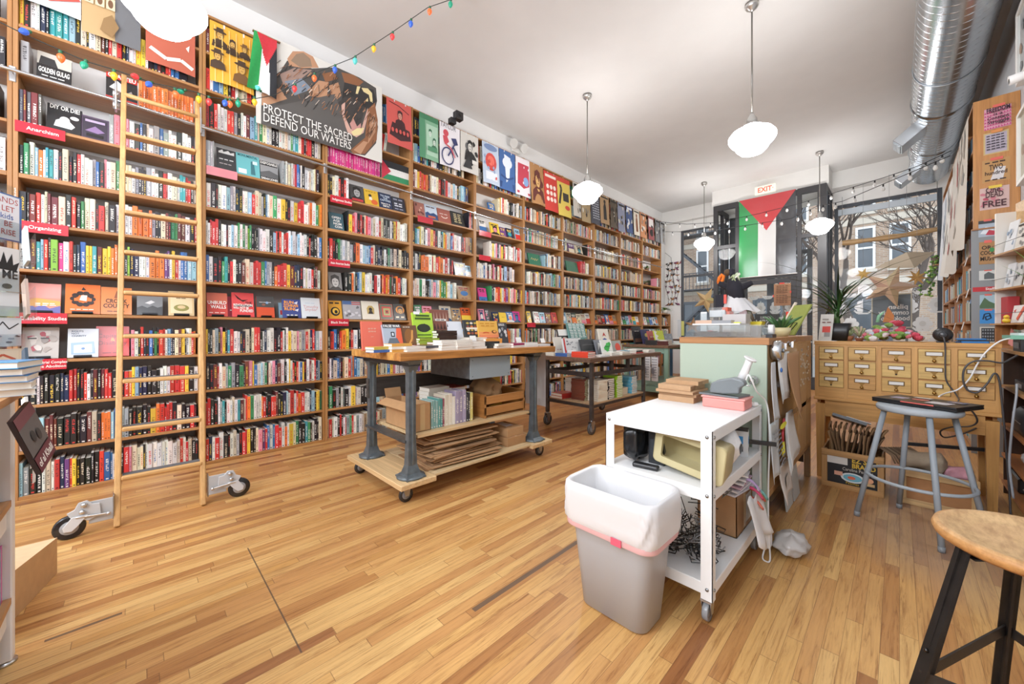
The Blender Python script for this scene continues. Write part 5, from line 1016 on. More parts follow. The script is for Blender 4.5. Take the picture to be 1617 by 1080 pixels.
stand(948, 963, -2.98, zz, .19, '#e6e0d2', [('p', [(.3, .4), (.5, .75), (.7, .4), (.5, .5)], '#b8433c'), ('p', [(.25, .2), (.5, .3), (.75, .18), (.5, .1)], '#4a5a9c')], 'off-white book with a red figure, upright on the rolling table', lean=12)
stand(968, 983, -2.74, DT, .17, '#a3a59f', [('e', .62, .45, .28, .35, '#d9503f')], 'grey book with a red oval on the rolling table', lean=14)
m = MB(); m.box(-3.06, -2.94, 4.22, 4.40, DT, DT+.14, 'wood_y', '#c98f45'); m.box(-3.07, -2.93, 4.21, 4.41, DT+.14, DT+.15, 'paper', '#e9e6df'); solo(m, 'small_wooden_box', 'small orange-brown wooden box at back of the rolling table', 'box', bevel=.004)
LY = [(985, -2.66, 2, ['#8fc0d6'], 'pale blue'), (965, -2.56, 2, ['#e6e3da'], 'white'), (982, -2.52, 2, ['#c9b8a0', '#e2ddd2'], 'tan'), (1003, -2.56, 3, ['#b5423a', '#2b2b2d', '#e6e2d8'], 'mixed red and black'), (1012, -2.84, 2, ['#5a2f2c'], 'dark maroon'), (1022, -2.55, 2, ['#e3ded4'], 'cream'), (948, -2.52, 1, ['#dfe0e0'], 'thin grey')]
for u, x, n, cs, nm in LY:
    stack(x, min(yu(u, x), DY1-.11), DT, n, 'w', ['%s book, %s in its stack on the rolling table' % (nm, ['lowest', 'second', 'topmost'][k] if n > 1 else 'lying alone') for k in range(n)], 'flat stacks on the rolling table', L=.19, W_=.13, th=.02, rz=90, cs=cs)
EX0, EX1, EY0, EY1, EZ = -3.65, -2.78, 6.5, 8.3, .93
t = thing('green_table', 'green-legged table with brown top at the far end of the books', 'table', (-3.05, 7.4, 0))
MB().box(EX0, EX1, EY0, EY1, EZ-.045, EZ, 'rough_y', '#77583f').build('tabletop', t, bevel=.003)
tg = '#7f9f8c'
for x in (EX0+.06, EX1-.05):
    for y in (EY0+.06, EY1-.06): MB().box(x-.035, x+.035, y-.035, y+.035, 0, EZ-.045, 'paint', tg).build('leg', t, bevel=.004)
for y in (EY0+.06, EY1-.06):
    MB().box(EX0+.095, EX1-.085, y-.02, y+.02, EZ-.14, EZ-.045, 'paint', tg).build('apron', t); MB().box(EX0+.095, EX1-.085, y-.025, y+.025, .10, .19, 'paint', tg).build('apron', t)
MB().box(EX0+.03, EX1-.02, EY0+.1, EY1-.1, .19, .21, 'paint', '#8aa894').build('shelf', t)
for k, x in enumerate((-3.22, -3.08)):
    m = MB(); m.grid(lambda a, b: (x+.12*a, EY0+.005-.01*math.sin(a*3), .30+.42*b), 4, 5, 'paper', '#d7d8da'); m.art((x, EY0-.004, .30), (1, 0, 0), (0, 0, 1), .12, .42, para(.08, .92, .95, .1, '#8b8d92', 8, q) + [('r', .1, .3, .5, .55, '#6d6f78')], 'paper', n=(0, -1, 0)); solo(m, 'hanging_newsprint', ['left newsprint sheet clipped to the green table end', 'right newsprint sheet clipped to the green table end'][k], 'newspaper')
ET = EZ+.0005
stack(-3.12, 6.64, ET, 4, '#2a2a2c', 'black book in the black pile on the green table corner', 'black pile on the green table', th=.022, rz=4)
stack(-2.92, 6.66, ET, 3, '#57302d', 'dark red-brown book in the front pile on the green table', 'dark front pile on the green table', th=.024, rz=2)
zt = stack(-3.0, 6.9, ET, 4, '#cfc9bd', 'white book in the pale pile on the green table', 'pale pile on the green table', th=.022)
stand(1003, 1016, -3.5, ET, .34, '#2e2e30', words(.2, .8, .7, .06, '#8d8a85', 2) + [('r', .1, .1, .9, .3, '#6a4a3c')], 'black book standing upright on the green table', lean=12)
stand(1017, 1030, -3.4, ET, .28, '#37375c', [('e', .5, .6, .2, .14, '#c9b45a')], 'navy book with a gold spot on the green table', lean=13)
stand(1027, 1039, -3.25, ET, .25, '#b9605a', words(.2, .8, .5, .08, '#eadbd2', 2), 'brick pink book on the green table', lean=14)
stand(1037, 1051, -3.1, ET, .26, '#c3cf3a', [('p', [(0, 0), (0, 1), (.3, .9), (.15, .75), (.4, .6), (.2, .45), (.45, .3), (.25, .12), (.5, 0)], '#eef0ea')], 'lime book with a white leafy edge on the green table', lean=13)
stand(1052, 1064, -3.1, ET, .2, '#8a8f96', blobs(4, ['#a9aeb5'], q), 'plain grey book at the right end of the green table', lean=13)
stack(-2.9, 7.25, ET, 2, '#8fbfc9', ['lower pale teal book on the green table', 'upper pale teal book on the green table'], None, th=.02); stack(-2.88, 7.6, ET, 3, '#e0ddd6', 'white book in the far stack on the green table', 'far white stack on the green table', th=.022)
def yX(u, x): return onX(u, HY, x).y
KX0, KX1, KY0, KY1, KZ = -.985, -.50, 2.47, 3.97, 1.155
t = thing('counter', 'sage green counter cabinet with wooden top between the cart and the card catalog', 'counter', (-.74, 3.2, 0))
sg = '#a9b9a6'
MB().box(KX0, KX1, KY0, KY1, KZ-.038, KZ, 'wood_x', '#b07a45').build('countertop', t, bevel=.002)
m = MB(); m.box(KX0+.004, KX1-.012, KY0+.004, KY0+.022, .06, KZ-.038, 'paint', sg); m.build('front_panel', t)
m = MB(); m.box(KX0+.004, KX0+.02, KY0+.022, KY1, .06, KZ-.038, 'paint', sg); m.build('side_panel', t)
m = MB(); m.box(KX1-.03, KX1-.012, KY0+.022, KY1, .30, KZ-.038, 'gloss', '#b08a5c'); m.box(KX1-.012, KX1-.009, KY0+.45, KY1-.02, .62, .65, 'gloss', '#8a6a48'); m.box(KX1-.012, KX1-.009, KY0+.9, KY1-.25, .30, KZ-.05, 'board', '#c39a66')
for k in range(52):
    yy = KY0+1.0+R.uniform(0, .36); zz_ = .78+R.uniform(0, .28); m.box(KX1-.0088, KX1-.008, yy, yy+R.uniform(.02, .06), zz_, zz_+.013, 'paper', R.choice(['#d9cdb8', '#e3dccb', '#cdbb9f']))
m.build('side_panel', t)
m = MB(); m.box(KX1-.03, KX1-.012, KY0+.022, KY1, .26, .30, 'wood_y', '#b58a58'); m.box(KX1-.05, KX1-.014, KY0+.01, KY0+.04, .0, .26, 'wood_z', '#b58a58'); m.box(KX1-.05, KX1-.014, KY1-.06, KY1, 0, .26, 'wood_z', '#8a6a48'); m.box(KX0+.01, KX0+.05, KY0+.01, KY0+.05, 0, .06, 'wood_z', '#8a6a48'); m.box(KX0+.01, KX0+.05, KY1-.05, KY1, 0, .06, 'wood_z', '#8a6a48')
m.build('base_frame', t)
m = MB(); m.box(-.93, -.56, KY1-.012, KY1, .1, KZ-.04, 'paint', '#3b2f26'); m.build('back_panel', t)
for k, (y, dx) in enumerate(((3.05, .0), (3.28, .012))):
    m = MB(M.Translation((KX1-.02+dx*.3, y, .002)) @ M.Rotation(math.radians(-6), 4, 'Y')); m.box(-.004, .004, 0, .20, 0, .23, 'paper', '#c9cdca'); solo(m, 'leaning_panel', ['pale panel leaning under the counter side, nearer one', 'pale panel leaning under the counter side, farther one'][k], 'panel')
m = MB(); hx, hz = -.575, onY(1199, 601, KY0).z
m.lathe([(.028, 0), (.028, -.008), (.02, -.014), (.008, -.03), (.014, -.034), (.014, -.046), (0, -.05)], (hx, KY0+.003, hz), 'steel', '#d9dadb', ax='y', n=18); m.tube([(hx, KY0-.03, hz-.005), (hx-.01, KY0-.045, hz-.03), (hx-.03, KY0-.05, hz-.025)], .004, 'steel', '#cfd0d2'); solo(m, 'magnetic_hook', 'round chrome magnetic hook on the green counter front', 'hook')
xs = KX1-.0085
y = yX(1219, xs); m = MB(); m.lathe([(.052, 0), (.055, .01), (.055, .042), (.048, .05), (.03, .052), (0, .052)], (xs, y, 1.085), 'steel', '#cfd3d6', ax='x', n=28); m.lathe([(.012, .053), (.012, .06), (0, .06)], (xs, y, 1.085), 'metal', '#9aa0a5', ax='x', n=12); solo(m, 'kitchen_timer', 'round silver magnetic dial on the counter side near the top', 'timer')
def clip(y, z, lab):
    m = MB(); m.lathe([(.016, 0), (.016, .008), (.006, .012)], (xs, y, z), 'steel', '#c3c5c7', ax='x', n=14); m.prism([(-.016, -.02), (.016, -.02), (.008, .018), (-.008, .018)], (0, 1, 0), (0, 0, 1), (xs+.012, y, z), .012, 'steel', '#d0d2d4'); m.tube([(xs+.02, y-.006, z+.015), (xs+.035, y, z+.03), (xs+.02, y+.006, z+.015)], .0025, 'steel', '#bdbfc1'); solo(m, 'magnetic_clip', lab, 'clip')
def hung(u0, u1, v0, v1, c, lab, lay=1, art=None, curl=.03, taper=0, dx=.024, rag=.0):
    y0, y1 = yX(u0, xs+dx), yX(u1, xs+dx); zt = onX((u0+u1)/2, v0, xs+dx).z; zb = onX((u0+u1)/2, v1, xs+dx).z; m = MB()
    for k in range(lay):
        o = .002*k
        fn = lambda a, b: (xs+dx+o+curl*b*b*(1.2-a)+.008*math.sin(a*5+b*2)*b, y0+(y1-y0)*(a*(1-taper*(1-b))+taper*(1-b)*.5)+.003*k, zt+(zb-zt)*b*(1-.04*k)+rag*math.sin(a*4)*b)
        m.grid(fn, 8, 12, 'paper', c if k == 0 else '#e3e3e0')
    if art: m.art((xs+dx-.002, y0, zb), (0, 1, 0), (0, 0, 1), y1-y0, zt-zb, art, 'paper', bend=lambda a, b: curl*(1-b)**2*(1.2-a)+.010+.008*math.sin(a*5+(1-b)*2)*(1-b), eps=.001)
    return solo(m, 'hanging_papers', lab, 'papers', solid=.0008)
clip(yX(1235, xs), 1.10, 'chrome clip holding the white sheets on the counter side'); clip(yX(1246, xs), 1.105, 'chrome clip holding the long kraft paper on the counter side'); clip(yX(1237, xs), .86, 'lower chrome clip on the counter side')
hung(1213, 1229, 572, 665, '#d5d8db', 'greyish plastic sleeve hanging under the silver dial', 1, taper=.6, curl=.02);
m = MB(); m.ball((xs+.045, yX(1219, xs), .975), .006, .014, .014, 'gloss', '#2f66b5'); solo(m, 'blue_magnet', 'round blue magnet on the plastic sleeve', 'magnet')
hung(1228, 1244, 556, 632, '#e6e6e4', 'bundle of white sheets clipped to the counter side', 4, curl=.015)
hung(1243, 1262, 556, 655, '#b98d63', 'long curled kraft paper strip hanging on the counter side', 1, curl=.06, dx=.03)
hung(1231, 1258, 650, 731, '#e9e9e7', 'flared white papers on the lower clip of the counter side', 4, taper=.7, curl=.04)
hung(1216, 1230, 665, 756, '#cfd5d8', 'printed sheet with a yellow tag, low on the counter side', 1, art=para(.1, .9, .85, .3, '#8d9398', 8, q) + [('e', .5, .95, .4, .05, '#d9d52f')], curl=.01)
hung(1230, 1249, 728, 782, '#d9d2cb', 'crinkled receipt hanging lowest on the counter side', 1, art=[('r', .3, .3, .7, .6, '#c7c0b6')], curl=.03, rag=.01)
m = MB(); yy = yX(1223, xs); m.tube([(xs+.04, yy, .62), (xs+.045, yy-.015, .66), (xs+.045, yy, .69), (xs+.045, yy+.015, .66), (xs+.04, yy, .62), (xs+.04, yy, .56)], .006, 'plastic', '#b53a44'); m.tube([(xs+.04, yy+.01, .56), (xs+.042, yy+.02, .50), (xs+.042, yy, .48), (xs+.04, yy-.01, .52)], .006, 'plastic', '#d9cf35'); solo(m, 'scissors', 'red and yellow handled scissors hanging on the counter side', 'scissors')
CT = KZ+.0008
t = thing('acrylic_tray', 'long clear acrylic tray on the front edge of the counter top', 'tray', (-.76, 2.62, CT))
m = MB()
for x0, x1, y0, y1, z0, z1 in ((-.955, -.545, 2.50, 2.78, CT, CT+.004), (-.955, -.545, 2.50, 2.503, CT+.004, CT+.075), (-.955, -.545, 2.777, 2.78, CT+.004, CT+.075), (-.955, -.952, 2.503, 2.777, CT+.004, CT+.075), (-.548, -.545, 2.503, 2.777, CT+.004, CT+.075), (-.70, -.697, 2.503, 2.777, CT+.004, CT+.075)): m.box(x0, x1, y0, y1, z0, z1, 'acrylic', '#ffffff')
m.build('tray', t)
m = MB(); m.box(-.92, -.72, 2.53, 2.70, CT+.0045, CT+.03, 'plastic', '#1c1d1f'); m.box(-.90, -.80, 2.55, 2.6, CT+.03, CT+.036, 'plastic', '#303134'); m.ball((-.85, 2.62, CT+.035), .02, .012, .006, 'plastic', '#b3322e'); solo(m, 'card_reader', 'flat black gadget inside the acrylic tray', 'gadget', bevel=.004)
m = MB(); m.box(-.93, -.66, 2.54, 2.74, CT+.0755, CT+.084, 'paper', '#e8e8e6'); m.ball((-.69, 2.6, CT+.088), .022, .01, .005, 'paper', '#d8e04a'); solo(m, 'white_folder', 'flat white folder lying across the acrylic tray', 'folder')
flat(-.89, 2.66, CT+.085, 0, .10, .09, .022, '#c9a78f', 'tan small book on the white folder', None); flat(-.785, 2.66, CT+.085, 2, .11, .09, .02, '#8d8f92', 'grey small book on the white folder', None, pg='#d9cdb0')
for k, (x0, x1, y0, y1, z0, h, lab) in enumerate([(-.965, -.86, 2.84, 2.95, CT, .13, 'lower left clear packet box on the counter'), (-.85, -.70, 2.84, 2.96, CT, .17, 'tall clear packet box behind the acrylic tray'), (-.94, -.83, 2.86, 2.95, CT+.131, .07, 'upper left clear packet box, stacked on another')]):
    m = MB(); m.box(x0, x1, y0, y1, z0, z0+h, 'acrylic', '#f4f4f4'); m.box(x0+.006, x1-.006, y0+.006, y1-.006, z0+.004, z0+h-.02, 'paper', ['#d5d6d6', '#d9cdc9', '#dfe0e0'][k]); solo(m, 'packet_box', lab, 'box')
t = thing('card_holder', 'clear holder of white cards at the left front of the counter', 'holder', (-.955, 2.60, CT)); m = MB(M.Translation((-.965, 2.82, CT))); m.box(-.015, .03, -.02, .0, 0, .004, 'acrylic', '#ffffff'); m.box(-.015, .03, -.002, 0, .004, .16, 'acrylic', '#ffffff'); m.build('holder', t); MB(M.Translation((-.965, 2.82, CT))).box(-.012, .027, .001, .006, .01, .17, 'paper', '#e9ebec').build('card', t)
t = thing('costume_doll', 'black and orange costume doll with white gauze skirt standing on the counter', 'doll', (-.69, 3.05, CT)); dx_, dy_ = -.70, 3.10
def DP(u, v): return onY(u, v, dy_)
m = MB()
p = [DP(1158, 436), DP(1160, 452), DP(1162, 470)]; m.tube([DP(1165, 473), DP(1160, 455), DP(1156, 440)], [.045, .06, .03], 'cloth', '#1f1e26', n=10); m.tube([DP(1156, 455), DP(1146, 452), DP(1136, 447)], [.028, .024, .02], 'cloth', '#1d1c24', n=8); m.tube([DP(1162, 455), DP(1176, 452), DP(1188, 446)], [.028, .024, .018], 'cloth', '#1d1c24', n=8); m.build('torso', t)
m = MB(); m.box(DP(1152, 0).x, DP(1160, 0).x, dy_-.03, dy_+.02, DP(0+1155, 436).z, DP(1155, 424).z, 'cloth', '#22212b'); m.ball(DP(1150, 430), .03, .03, .025, 'cloth', '#5a4630'); m.build('hat', t, bevel=.01)
m = MB(); m.tube([DP(1134, 446), DP(1136, 438), DP(1140, 434), DP(1143, 436), DP(1141, 443), DP(1137, 448), DP(1134, 446)], .012, 'cloth', '#e8771f', n=8); m.build('orange_wreath', t)
m = MB()
for a, b, c in ((1152, 443, '#a9b58a'), (1158, 440, '#c9d6b0'), (1164, 440, '#dfe0d0'), (1160, 446, '#8d9a6a')):
    P0 = DP(a, b); m.tube([P0, P0+V((R.uniform(-.03, .04), -.03, .03)), P0+V((R.uniform(-.05, .06), -.03, -.02))], [.014, .01, .003], 'leaf', c, n=6)
m.ball(DP(1167, 461), .03, .03, .06, 'cloth', '#b03a5c'); m.ball(DP(1158, 455), .03, .03, .04, 'cloth', '#8a6f8f'); m.build('flower_trim', t)
ctr = DP(1159, 463); bot = DP(1167, 493)
m = MB()
def gz(a, b):
    an = 2*PI*a; r = (.035+.085*b)*(1+.10*math.sin(an*9)*b); c = ctr.lerp(bot, b); return (c.x+r*math.cos(an), c.y+r*.8*math.sin(an), c.z+.012*math.sin(an*5)*b)
m.grid(gz, 40, 8, 'film', '#e9e9ea'); m.build('gauze_skirt', t)
m = MB(); m.tube([DP(1172, 488), DP(1176, 500), DP(1180, 508)], [.03, .022, .018], 'plastic', '#d99aa6', n=10); m.tube([DP(1181, 488), DP(1188, 502), DP(1190, 507)], [.015, .012, .01], 'cloth', '#5a4a3c', n=8); m.build('leg', t)
m = MB(); z1 = DP(1180, 508).z; m.prism([(-.10, 0), (.10, 0), (.11, .03), (-.06, .03)], (1, 0, 0), (0, 0, 1), (DP(1178, 0).x, dy_+.05, z1-.03), .10, 'plastic', '#e3cf1f'); m.box(DP(1172, 0).x, DP(1200, 0).x, dy_-.06, dy_+.06, CT, z1-.03, 'plastic', '#5c534f'); m.build('stand', t)
m = MB(); m.box(DP(1147, 0).x, DP(1151, 0).x, dy_-.06, dy_-.05, DP(0+1149, 480).z, DP(1149, 466).z, 'paper', '#dd5548'); m.box(DP(1133, 0).x, DP(1146, 0).x, dy_-.05, dy_-.01, DP(1140, 489).z, DP(1140, 466).z, 'cloth', '#22222b'); m.build('tag', t)
m = MB(); m.box(DP(1156, 0).x, DP(1164, 0).x, 2.88, 2.97, CT+.172, CT+.20, 'paper', '#e2664a'); m.box(DP(1162, 0).x, DP(1167, 0).x, 2.88, 2.97, CT, CT+.171, 'paper', '#e2664a'); solo(m, 'orange_box', 'small orange card box beside the yellow doll base', 'box')
t = thing('potted_succulent', 'small green succulent in a pale pot on the counter corner', 'plant', (-.60, 3.10, CT)); px, py = onY(1233, 0, 3.15).x, 3.15
m = MB(); m.lathe([(.04, 0), (.055, .03), (.06, .06), (.05, .055)], (px, py, CT), 'paint', '#cdbf8d', n=18); m.build('pot', t)
m = MB()
for k in range(12):
    a = k*2.4; L = .07+.05*R.random(); m.tube([(px, py, CT+.05), (px+L*.5*math.cos(a), py+L*.5*math.sin(a), CT+.05+.05), (px+L*math.cos(a), py+L*math.sin(a), CT+.05+.07+.03*R.random())], [.012, .013, .002], 'leaf', R.choice(['#3d6b35', '#5c8a4a', '#2f5a30']), n=6)
m.build('foliage', t)
m = MB(); bx_ = onY(1222, 0, 2.62).x; m.box(-.535, -.503, 2.56, 2.66, CT, CT+.02, 'plastic', '#1b1b1d'); m.lathe([(.012, -.012), (.03, -.012), (.03, .012), (.012, .012)], (-.519, 2.62, CT+.045), 'paper', '#e8e8e4', ax='x', n=18); solo(m, 'tape_dispenser', 'black desk tape dispenser with a white roll at the counter corner', 'tape dispenser')
t = thing('display_easel', 'olive green display board leaning on a black wire easel on the counter', 'easel', (-.55, 3.5, CT)); oy = 3.55
T = M.Translation((-.60, oy, CT)) @ M.Rotation(math.radians(62), 4, 'Z') @ M.Rotation(math.radians(-28), 4, 'X')
T2 = M.Translation((-.545, 3.42, CT+.004)) @ M.Rotation(math.radians(14), 4, 'Y')
TE = M.Translation((-.60, 3.47, CT+.008)) @ M.Rotation(math.radians(-44.6), 4, 'Z') @ M.Rotation(math.radians(-30), 4, 'X')
m = MB(TE); m.box(-.085, .085, 0, .010, 0, .26, 'board', '#8a9440'); m.build('board', t)
m = MB(TE); m.box(-.104, -.0855, 0.0, .012, 0, .29, 'paper', '#d9cdb8', cols={'+z': '#8a5a44'}); m.build('catalogue', t)
m = MB();
m.T = TE
m.tube([(-.06, -.006, .004), (-.05, -.006, .10), (.0, -.006, .006), (.02, -.006, .10), (.06, -.006, .10), (.03, -.006, .004)], .003, 'metal', '#1d1d1f', n=6)
m.build('wire_stand', t)
GX0, GX1, GY0, GY1 = -1.02, -.53, 1.66, 2.445
t = thing('utility_cart', 'white metal utility cart on casters with three shelves in front of the counter', 'cart', (-.775, 2.05, 0)); wp = '#eeeeec'
for nm, z in (('top_shelf', .79), ('middle_shelf', .547), ('bottom_shelf', .165)):
    m = MB(); m.box(GX0, GX1, GY0, GY1, z-.004, z, 'paint', wp)
    for x0, x1, y0, y1 in ((GX0, GX1, GY0, GY0+.003), (GX0, GX1, GY1-.003, GY1), (GX0, GX0+.003, GY0+.003, GY1-.003), (GX1-.003, GX1, GY0+.003, GY1-.003)): m.box(x0, x1, y0, y1, z-.05, z-.004, 'paint', wp)
    m.build(nm, t, bevel=.002)
for sx, x in ((1, GX0), (-1, GX1)):
    for sy, y in ((1, GY0), (-1, GY1)):
        m = MB(); o = .0012; w_ = .045
        a, b = sorted((x-sx*o, x+sx*w_)); c_, d_ = sorted((y-sy*o, y+sy*.0022)); m.box(a, b, c_, d_, .095, .7885, 'paint', wp)
        a, b = sorted((x-sx*o, x+sx*.0022)); c_, d_ = sorted((y-sy*o, y+sy*.034)); m.box(a, b, c_, d_, .095, .7885, 'paint', wp); L_ = m.build('leg', t)
        m = MB()
        for z in (.762, .522, .14):
            m.lathe([(.0075, 0), (.006, -sy*.004), (0, -sy*.005)], (x+sx*.02, y-sy*o, z), 'metal', '#9b9c9c', ax='y', n=10); m.lathe([(.0075, 0), (.006, -sx*.004), (0, -sx*.005)], (x-sx*o, y+sy*.018, z), 'metal', '#9b9c9c', ax='x', n=10)
        m.build('bolt', L_)
        caster(t, x+sx*.028, y+sy*.028, .038, .096, wc='#8b8d8f', mc='#b9bbbd', ax='x' if sx < 0 else 'y', wd=.024)
CZ = .7905
m = MB(); m.box(-.745, -.545, 2.172, 2.32, CZ, CZ+.05, 'plastic', '#e78f86'); pinkb = solo(m, 'pink_box', 'salmon pink lidded box on top of the cart', 'box', bevel=.006, seg=2)
m = MB(); m.box(-.75, -.54, 2.167, 2.325, CZ+.0505, CZ+.06, 'plastic', '#ea9a92'); m.build('lid', pinkb, bevel=.003)
m = MB(M.Translation((-.66, 2.25, CZ+.0608)) @ M.Rotation(math.radians(-8), 4, 'Z')); m.box(-.10, .10, -.07, .07, 0, .010, 'plastic', '#6d7275', cols={'+z': '#2b2e31'}); m.box(-.04, .0, -.03, .01, .010, .0105, 'paper', '#e8e8e8'); solo(m, 'tablet', 'dark tablet lying on the pink box', 'tablet', bevel=.003)
t = thing('barcode_scanner', 'grey and white handheld barcode scanner resting on the tablet', 'scanner', (-.64, 2.28, CZ+.071)); sy_ = 2.26
def SP(u, v, y=sy_): p = onY(u, v, y); return p
def outl(pts, y, th, mt, c): m_ = MB(); m_.prism([(SP(u, v).x, SP(u, v).z) for u, v in pts], (1, 0, 0), (0, 0, 1), (0, y, 0), -th, mt, c); return m_
zb0 = CZ+.0715
def fix(pts): return pts
body = [(1128, 617), (1130, 603), (1140, 598), (1164, 594), (1180, 599), (1183, 606), (1174, 611), (1174, 619.5), (1150, 619.5)]
MBz = outl(body, sy_-.02, -.06, 'plastic', '#6f7679'); MBz.build('head', t, bevel=.008, seg=2)
MBz = outl([(1142, 612), (1142, 606), (1152, 604), (1165, 606), (1168, 612), (1155, 614)], sy_-.0215, -.002, 'plastic', '#2b3033'); MBz.build('opening', t)
m = MB(); m.tube([SP(1168, 602, 2.27), SP(1176, 588, 2.27), SP(1181, 575, 2.27), SP(1184, 568, 2.27)], [.020, .020, .017, .018], 'plastic', '#e6e6e6', n=14); m.tube([SP(1184, 568, 2.27), SP(1185.5, 565.5, 2.27)], [.03, .031], 'plastic', '#ebebeb', n=18)
for u, v in ((1171, 592), (1174, 586), (1177, 580)): m.ball(SP(u, v, 2.265), .012, .012, .008, 'plastic', '#dedede', n=8, k=5)
m.build('handle', t)
m = MB(); m.tube(cr([SP(1178, 600), SP(1182, 592), SP(1187, 600), (-.52, 2.30, .88), (-.50, 2.42, .80), (-.49, 2.43, .62), (-.495, 2.43, .40), (-.49, 2.40, .20), (-.48, 2.38, .06), (-.47, 2.33, .006), (-.50, 2.33, .006), (-.50, 2.36, .04)]), .004, 'plastic', '#e6e6e4', n=8); m.build('cable', t)
m = MB(); m.box(-.515, -.475, 2.36, 2.42, .05, .14, 'plastic', '#e9e9e7'); m.build('power_brick', t, bevel=.006)
for k, (x0, x1, y0, y1, z0, z1, c) in enumerate([(-1.0, -.80, 2.20, 2.435, 0, .032, '#b8916a'), (-1.0, -.79, 2.21, 2.435, .0325, .048, '#ad8660'), (-1.01, -.80, 2.19, 2.43, .0485, .064, '#b8916a'), (-1.005, -.82, 2.21, 2.435, .0645, .092, '#c09a72'), (-.985, -.80, 2.27, 2.44, .0925, .115, '#bd966d')]):
    m = MB(); m.box(x0, x1, y0, y1, CZ+z0, CZ+z1, 'board', c); m.box(x1, x1+.0008, y0+.01, y0+.07, CZ+z0+.003, CZ+z1-.003, 'board', '#a37c56'); solo(m, 'kraft_parcel', ['lowest kraft paper parcel at back of the cart top', 'second kraft paper parcel from bottom on the cart top', 'third kraft paper parcel from bottom on the cart top', 'fourth kraft paper parcel from bottom on the cart top', 'topmost kraft paper parcel on the cart top'][k], 'parcel', 'kraft parcels on the cart', bevel=.006, seg=2)
m = MB(); crumple(m, -.545, 2.36, CZ+.012, .02, .03, .012, 'paper', '#eeeeec', 9, 14, 8); solo(m, 'crumpled_tissue', 'crumpled white paper scrap at the right edge of the cart top', 'paper')
MZ = .5475
for k, (cx_, cy_, rx_, ry_, rz_) in enumerate(((-.929, 1.80, .046, .082, .087), (-.90, 2.07, .08, .10, .08), (-.77, 2.28, .10, .08, .08))):
    m = MB(); crumple(m, cx_, cy_, MZ+.004+rz_*1.1, rx_, ry_, rz_, 'gloss', '#17181a', 20+k, 30, 18, .13, sq=.55); solo(m, 'black_bag', ['glossy black plastic bag at the left of the cart middle shelf', 'second black plastic bag behind the first on the cart', 'black plastic bag at the back of the cart middle shelf'][k], 'bag')
m = MB(); m.box(-.868, -.79, 1.80, 1.96, MZ, MZ+.15, 'plastic', '#232527'); m.box(-.863, -.795, 1.798, 1.80, MZ+.02, MZ+.12, 'gloss', '#34373b'); solo(m, 'black_case', 'black plastic case beside the black bags in the cart', 'case', bevel=.006)
m = MB(M.Translation((-.84, 1.715, MZ)) @ M.Rotation(math.radians(8), 4, 'Z')); m.box(-.06, .06, -.02, .02, 0, .022, 'plastic', '#1d1d1f'); solo(m, 'stapler', 'flat black stapler lying on the front of the cart middle shelf', 'stapler', bevel=.008, seg=2)
t = thing('cream_bin', 'cream plastic bin tipped on its side on the cart middle shelf', 'bin', (-.62, 1.75, MZ)); cb_ = '#bcae7e'
T = M.Translation((-.650, 1.748, MZ+.105)) @ M.Rotation(math.radians(-6), 4, 'Z') @ M.Rotation(math.radians(7), 4, 'Y')
def rrect(w, h, r, n=5): return [(sx*(w/2-r)+r*math.cos(a), sy*(h/2-r)+r*math.sin(a)) for sx, sy, a0 in ((1, 1, 0), (-1, 1, PI/2), (-1, -1, PI), (1, -1, 3*PI/2)) for a in [a0+PI/2*k/n for k in range(n+1)]]
def loft(mb, secs, m_, c, cap0=False, cap1=False, sm=True):
    rings = [[mb.av((x, y, z)) for x, y in pts] if not callable(z) else None for pts, z in secs]
    n = len(rings[0])
    for A, B in zip(rings, rings[1:]):
        for j in range(n): mb.fa((A[j], A[(j+1) % n], B[(j+1) % n], B[j]), m_, c, sm)
    if cap0: mb.fa(rings[0][::-1], m_, c)
    if cap1: mb.fa(rings[-1], m_, c)
m = MB(T @ M.Rotation(PI/2, 4, 'X')); loft(m, [(rrect(.27, .135, .02), -.11), (rrect(.31, .16, .02), .02), (rrect(.31, .16, .02), .028)], 'plastic', cb_, cap0=True); o = m.build('shell', t, solid=.003)
m = MB(T @ M.Rotation(PI/2, 4, 'X')); A_ = [m.av((x, y, .028)) for x, y in rrect(.31, .16, .02)]; B_ = [m.av((x, y, .028)) for x, y in rrect(.24, .10, .01)]; C_ = [m.av((x, y, .012)) for x, y in rrect(.24, .10, .01)]; n_ = len(A_)
for j in range(n_): m.fa((A_[j], A_[(j+1) % n_], B_[(j+1) % n_], B_[j]), 'plastic', '#c4b88a'); m.fa((B_[j], B_[(j+1) % n_], C_[(j+1) % n_], C_[j]), 'plastic', cb_)
m.build('rim', t)
def fold(mb, cx, cy, cz, L, r, c, seed, mt='cloth'):
    rr = random.Random(seed); ph = rr.uniform(0, 6)
    mb.grid(lambda u, v: (cx+(L*(v-.5)), cy+r*(1+.16*math.sin(6*PI*u+ph+v*5)+.07*math.sin(v*19+u*8))*math.cos(2*PI*u)*min(1, 6*v+.3, 6*(1-v)+.3), cz+r*.85*(1+.13*math.sin(4*PI*u+v*6))*math.sin(2*PI*u)*min(1, 6*v+.3, 6*(1-v)+.3)), 28, 16, mt, c)
m = MB(); fold(m, -.65, 1.975, MZ+.108, .28, .085, '#e9e7e4', 3); solo(m, 'white_towel', 'rolled white towel behind the cream bin on the cart', 'towel')
m = MB(); crumple(m, -.64, 2.12, MZ+.082, .07, .05, .07, 'plastic', '#25262a', 31, 20, 12, .12); solo(m, 'black_pouch', 'dark rounded pouch behind the towel on the cart', 'pouch')
